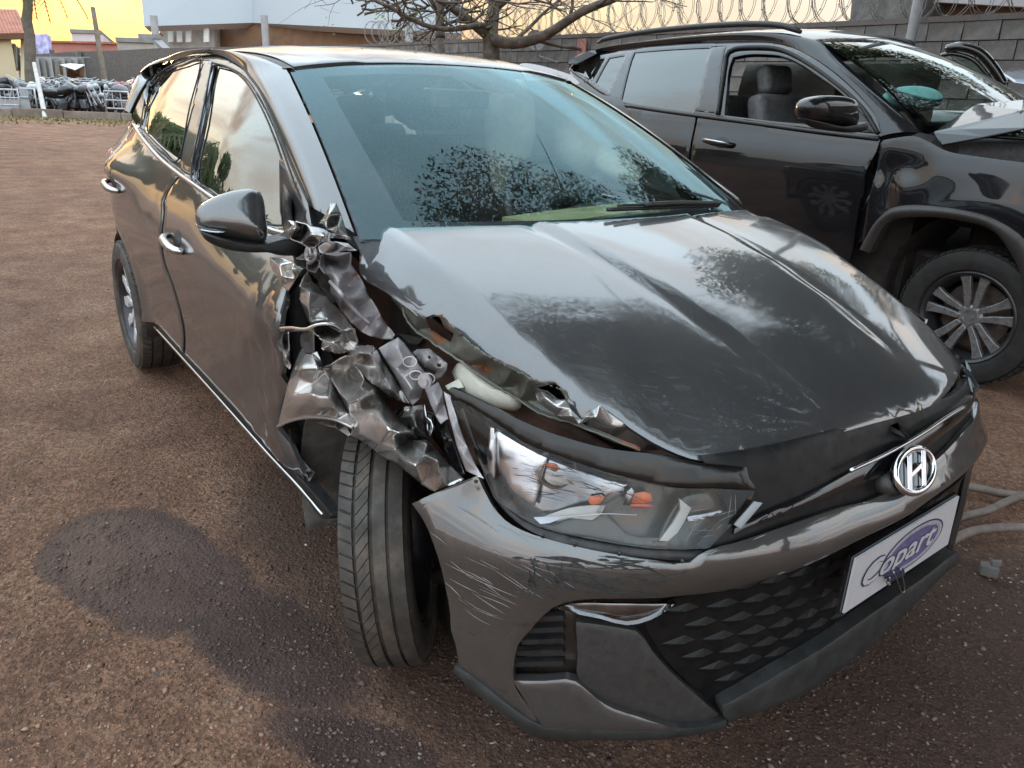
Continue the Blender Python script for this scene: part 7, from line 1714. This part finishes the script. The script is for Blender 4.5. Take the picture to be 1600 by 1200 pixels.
# loose tie rod, trim clip and torn liner around the wheel
crumple('torn_liner', [zB(325, 685, -.80), zB(400, 672, -.79), zB(460, 690, -.79), zB(520, 715, -.80), zB(545, 760, -.81), zB(530, 775, -.815), zB(470, 735, -.81), zB(430, 715, -.815), zB(380, 700, -.815)], [zB(450, 712, -.83)], M['primer_steel'], hb, sp=5, amp=.004, seed=46)
rodp = [U(*zB(150, 850, 0)[:2], y=-.80), U(*zB(215, 930, 0)[:2], y=-.80), U(*zB(275, 1010, 0)[:2], y=-.80)]
MB().tube(rodp, .0035, 6).build('loose_rod', M['primer_steel'], hb, True)
crumple('sill_end_bracket', [(466, 752, -.80), (474, 738, -.80), (482, 730, -.79), (492, 738, -.785), (490, 760, -.79), (496, 780, -.80), (512, 800, -.81), (508, 808, -.82), (490, 785, -.82)], [(484, 752, -.82)], M['crushed_paint'], hb, sp=4.5, amp=.004, seed=47)
crumple('arch_return', [(452, 672, -.845), (468, 668, -.80), (482, 690, -.76), (484, 740, -.74), (478, 760, -.76), (462, 720, -.80)], [], M['dark_bay'], hb, sp=7, amp=.004, seed=48)
# suspension strut and lower arm seen beside the wheel
sb = MB(); sb.tube([(-.02, -.55, .22), (-.05, -.52, .60), (-.06, -.50, .80)], [.035, .035, .028], 14); sb.build('suspension_strut', M['dark_bay'], hb, True)
MB().tube([(.03, -.62, .19), (.12, -.45, .21), (.10, -.30, .22)], [.02, .026, .03], 10).build('lower_arm', M['dark_bay'], hb, True)
MB().tube([U(650, 915, y=-.60), U(652, 950, y=-.60), U(648, 985, y=-.60)], [.014, .016, .006], 8).build('hanging_clip', M['old_wood'], hb, True)
crumple('splash_liner', [(600, 780, -.56), (660, 790, -.55), (700, 900, -.55), (720, 1050, -.6), (680, 1060, -.55), (620, 980, -.5), (600, 880, -.5)], [], M['dark_bay'], hb, sp=12, amp=.01, seed=50)

crumple('door_edge_crumple', [(421, 402, -.868), (440, 403, -.872), (458, 410, -.868), (474, 420, -.86), (462, 436, -.866), (450, 455, -.872), (440, 446, -.874), (430, 430, -.874), (422, 416, -.870)], [(436, 414, -.892), (448, 424, -.872), (440, 432, -.895), (456, 420, -.888)], CP, hb, amp=.006, ns=40, seed=72)
crumple('door_edge_flange', [(476, 419, -.858), (482, 424, -.82), (466, 446, -.83), (452, 462, -.84), (450, 455, -.87), (463, 436, -.864)], [], M['satin_black'], hb, amp=.001, seed=73)
# ---- cabin
def seat(x, y, nm='seat'):
    b = MB(); b.box((x-.05, y, .50), (.52, .50, .16)); o = bevel(b.build(nm, M['seat_cloth'], hb), .05, 3)
    rot = Matrix.Rotation(R(-18), 3, 'Y'); b = MB(); b.box((x-.36, y, .84), (.13, .48, .62), rot); bevel(b.build('seat_back', M['seat_cloth'], o), .05, 3)
    b = MB(); b.box((x-.50, y, 1.24), (.10, .26, .17), rot); bevel(b.build('headrest', M['seat_cloth'], o), .04, 3)
    MB().tube([(x-.46, y-.06, 1.1), (x-.49, y-.06, 1.2)], .007, 6).build('headrest_post', M['satin_chrome'], o); MB().tube([(x-.46, y+.06, 1.1), (x-.49, y+.06, 1.2)], .007, 6).build('headrest_post', M['satin_chrome'], o)
seat(-1.25, -.36); seat(-1.25, .36)
b = MB(); b.box((-2.15, 0, .52), (.5, 1.25, .18)); o = bevel(b.build('rear_seat', M['seat_cloth'], hb), .05, 3)
b = MB(); b.box((-2.45, 0, .85), (.16, 1.22, .6), Matrix.Rotation(R(-18), 3, 'Y')); bevel(b.build('seat_back', M['seat_cloth'], o), .05, 3)
for y in (-.38, .38):
    b = MB(); b.box((-2.55, y, 1.2), (.09, .26, .15)); bevel(b.build('headrest', M['seat_cloth'], o), .03, 3)
# dashboard
db = []
prof = [(-.10, .98), (-.25, 1.0), (-.42, .995), (-.60, .965), (-.68, .92), (-.70, .80), (-.62, .60), (-.55, .45)]
for y in np.linspace(-.66, .66, 17):
    hump = .04*math.exp(-((y-.36)/.17)**2); c = -.16*(y/.68)**2*1
    for i, (x, z) in enumerate(prof): db.append((x+c*(1-i/7), y, z+hump*(1 if 2 <= i <= 4 else .2)-.02))
mobj('dashboard', db, [(i*8+j, i*8+j+1, (i+1)*8+j+1, (i+1)*8+j) for i in range(16) for j in range(7)], M['cabin_dark'], hb)
# added pale strip along the dash top, standing in for a windscreen reflection
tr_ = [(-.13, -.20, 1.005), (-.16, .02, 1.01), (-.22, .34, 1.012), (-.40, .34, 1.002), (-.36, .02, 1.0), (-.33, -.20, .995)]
MB().prism([Vector(p) for p in tr_], (0, 0, .012), (0, 0, 0)).build('dash_reflection_strip', M['pale_reflection'], hb)
sw = MB(); Mx = Matrix.Translation((-.86, .37, .93))@Matrix.Rotation(R(-24), 4, 'Y')
ring = [Mx@Vector((0, .185*math.cos(a), .185*math.sin(a))) for a in np.linspace(0, 2*math.pi, 37)]
sw.tube(ring, .015, 8, False); w_ = sw.build('steering_wheel', M['cabin_dark'], hb, True)
pillow('steering_boss', [Mx@Vector((.02, .085*math.cos(a), .07*math.sin(a))) for a in np.linspace(0, 2*math.pi, 21)[:-1]], Mx.to_3x3()@Vector((-1, 0, 0)), .04, M['cabin_dark'], w_, back=.8)
for a in (0, math.pi, -math.pi/2): MB().bar(Mx@Vector((.01, .07*math.cos(a), .06*math.sin(a))), Mx@Vector((0, .18*math.cos(a), .18*math.sin(a))), .03, .015).build('steering_spoke', M['cabin_dark'], w_)
MB().tube([Mx@Vector((.02, 0, 0)), Mx@Vector((.3, 0, 0))], .035, 10).build('steering_column', M['cabin_dark'], hb, True)
# curtain airbag hanging along the far windows
cur = []
n_, m_ = 40, 10
for i in range(n_+1):
    x = -.62-1.55*i/n_; zt = min(1.33, 1.09+.5*(-.62-x)); zb = .98+.03*math.sin(x*7)
    for j in range(m_+1):
        t = j/m_; z = zt+(zb-zt)*t; y = .47+.13*(1-(zt-z)*0)-.15*(z-1.0)+(.05*math.sin(x*9)*.5+.030*math.sin(x*21+1))*math.sin(t*3.1)-.05*math.sin(math.pi*t)
        cur.append((x, y, z))
mobj('curtain_airbag', cur, [(i*(m_+1)+j, i*(m_+1)+j+1, (i+1)*(m_+1)+j+1, (i+1)*(m_+1)+j) for i in range(n_) for j in range(m_)], M['airbag_cloth'], hb)
# seat side airbag, limp
ab = [(-1.16, .02, 1.30), (-1.12, .06, 1.36), (-1.10, .14, 1.38), (-1.10, .20, 1.30), (-1.12, .22, 1.15), (-1.14, .18, 1.0), (-1.16, .10, .95), (-1.17, .06, 1.05)]
pillow('side_airbag', rs3([np.array(p)+np.array([.10, .17, 0]) for p in ab+ab[:1]], 30)[:-1], (1, -.3, 0), .07, M['airbag_cloth'], hb, back=.6)
# head lining and mirror
hl_ = MB(); vs = []
for x in np.linspace(-1.05, -2.9, 14):
    for y in np.linspace(-.5, .5, 11): vs.append((x, y, zroof(x, y)-.035))
mobj('head_lining', vs, [(i*11+j, i*11+j+1, (i+1)*11+j+1, (i+1)*11+j) for i in range(13) for j in range(10)], M['cabin_grey'], hb)
b = MB(); b.box((-.90, 0, 1.30), (.03, .22, .06)); bevel(b.build('rear_view_mirror', M['cabin_dark'], hb), .012)
for sg in (-1, 1):
    A = [np.array(WS.fn(sg*.97, t))+np.array([-.03, -sg*.02, -.02]) for t in np.linspace(0.02, .98, 12)]; B = [np.array(WS.fn(sg*.90, t))+np.array([-.06, -sg*.02, -.03]) for t in np.linspace(0.02, .98, 12)]
    loft('pillar_lining', A, B, M['cabin_grey'], hb, 3)
    MB().box((-1.46, sg*.63, 1.08), (.12, .03, .46), Matrix.Rotation(sg*R(17), 3, 'X')).build('pillar_lining', M['cabin_grey'], hb)
    b = MB(); b.box((-1.45, sg*.73, .62), (1.9, .05, .66)); bevel(b.build('door_lining', M['cabin_dark'], hb), .02)
# windscreen papers and marks
sw_ = Surf(lambda p, t: tuple(np.array(wsfn(p, t))-np.array([.0015, 0, .0025])), (-1, 1), (0, 1), 22)
stk = panel('windscreen_sticker', sw_, [(812, 108), (893, 117), (905, 130), (824, 126)], M['white_print'], hb, sp=.03, thick=0, rnd=0)
q = [sw_.hit(*p) for p in [(815, 125), (900, 129), (890, 118), (810, 109)]]
def PW(x, y, o):
    p = (q[0][0]*(1-x)+q[1][0]*x)*(1-y)+(q[3][0]*(1-x)+q[2][0]*x)*y; t = (q[0][1]*(1-x)+q[1][1]*x)*(1-y)+(q[3][1]*(1-x)+q[2][1]*x)*y
    return np.array(sw_.fn(p, t))+np.array([o*.5, 0, o])
for k in range(9):
    mobj('print_line', [PW(x, y, .0012) for x, y in ((.08+.09*k, .16), (.10+.09*k, .16), (.13+.09*k, .82-.1*(k % 3)), (.11+.09*k, .82-.1*(k % 3)))], [(0, 1, 2, 3)], M['silver_print'], stk, False)
def scrib(pts):
    MB().tube(rs3([np.array(sw_.pt(*p)) for p in pts], 14), .0016, 5).build('paint_pen_mark', M['rubber_seal'], hb, True)
scrib([(962, 175), (968, 181), (975, 184), (972, 180)]); scrib([(980, 197), (990, 197), (996, 203), (1002, 210), (1010, 212)]); scrib([(1015, 218), (1018, 225), (1025, 225)]); scrib([(1020, 228), (1028, 230), (1033, 226)])
# ------------------------------------------------------------------ trees behind and beside the photographer: they are seen mirrored in paint and glass
def leafy(base, height, crown_r, crown_c, label, seed, n=9000, size=.10, mat='leaf_dark', blobs=16, group='broad trees round the yard behind the photographer', flat=.7):
    o = thing('broad_tree', label, 'tree', base, group); rg = random.Random(seed); b = Vector(base); c = Vector(crown_c); tk = MB()
    pts = [b.lerp(Vector((c.x, c.y, c.z-crown_r*.35)), i/7)+Vector((rg.gauss(0, .08), rg.gauss(0, .08), 0))*min(1, i) for i in range(8)]
    tk.tube(pts, [.32-.022*i for i in range(8)], 10); fork = pts[-1]; spots = []
    for k in range(blobs):
        az = rg.uniform(0, 6.28); rr = crown_r*math.sqrt(rg.uniform(.05, 1)); q = c+Vector((rr*math.cos(az), rr*math.sin(az), rg.gauss(0, .4)*crown_r*flat*.7)); mid = fork.lerp(q, .5)+Vector((0, 0, .3))
        tk.tube([fork, mid, q], [.12, .06, .025], 6); br = crown_r*rg.uniform(.22, .42); spots.append((q, br))
        for j in range(4):
            e = q+Vector((rg.gauss(0, 1), rg.gauss(0, 1), rg.gauss(0, .6)))*br*.7; tk.tube([mid.lerp(q, .6), e], [.03, .008], 4)
    tk.build('trunk', M['bark'], o, True)
    vs = np.zeros((n*4, 3)); rs = np.random.RandomState(seed)
    w = np.array([s_[1]**2 for s_ in spots]); w /= w.sum(); idx = rs.choice(len(spots), n, p=w)
    dirs = rs.normal(size=(n, 3)); dirs /= np.linalg.norm(dirs, axis=1)[:, None]; rad = np.array([s_[1] for s_ in spots])[idx]*(rs.uniform(.25, 1, n)**.5)
    C_ = np.array([tuple(s_[0]) for s_ in spots])[idx]+dirs*rad[:, None]*np.array([1, 1, flat])
    a = rs.normal(size=(n, 3)); a /= np.linalg.norm(a, axis=1)[:, None]; bb = np.cross(a, rs.normal(size=(n, 3))); bb /= np.linalg.norm(bb, axis=1)[:, None]; sz = size*rs.uniform(.6, 1.4, (n, 1))
    vs[0::4] = C_-a*sz; vs[1::4] = C_+bb*sz*.42; vs[2::4] = C_+a*sz; vs[3::4] = C_-bb*sz*.42
    me = bpy.data.meshes.new('crown'); me.vertices.add(n*4); me.vertices.foreach_set('co', (vs-np.array(base)).ravel()); me.loops.add(n*4); me.loops.foreach_set('vertex_index', np.arange(n*4, dtype=np.int32)); me.polygons.add(n); me.polygons.foreach_set('loop_start', np.arange(n, dtype=np.int32)*4); me.update(calc_edges=True); me.materials.append(M[mat])
    cr = bpy.data.objects.new('crown', me); COL.objects.link(cr); cr.parent = o
    return o
leafy((3.4, 6.6, 0), 9, 5.2, (2.9, 5.0, 7.0), 'broad dark tree overhanging the nose of the cars from the right', 3, 330000, .046, blobs=64, flat=.42)
leafy((-.6, 13.5, 0), 8, 4.6, (-1.0, 12.0, 6.2), 'broad tree standing behind the block wall beyond the right edge', 6, 70000, .07, blobs=40, flat=.5)
leafy((9.2, 2.6, 0), 8, 4.6, (8.4, 3.0, 6.6), 'rounded dark tree across the yard behind the photographer', 5, 110000, .062, blobs=46, flat=.5)
leafy((-16.3, -3.9, 0), 4, 1.9, (-16.3, -3.9, 2.6), 'bushy green tree at the left side of the yard', 8, 12000, .10, 'leaf_green', group=None)
leafy((-11.0, -5.9, 0), 4, 1.6, (-11.0, -5.9, 2.3), 'lower green tree in front of the left yard wall', 9, 9000, .10, 'leaf_green', group=None)
palm((-13.5, -3.3, 0), (-13.6, -3.4, 3.0), .17, 'slim young palm on the left side of the yard', 18, 1.5, 7)
lwall = thing('side_wall', 'grey block wall along the left side of the yard', 'wall', (-6, -6.6, 0))
MB().box((-7, -6.4, 1.0), (9, .15, 2.0)).build('wall_core', M['block_far'], lwall)
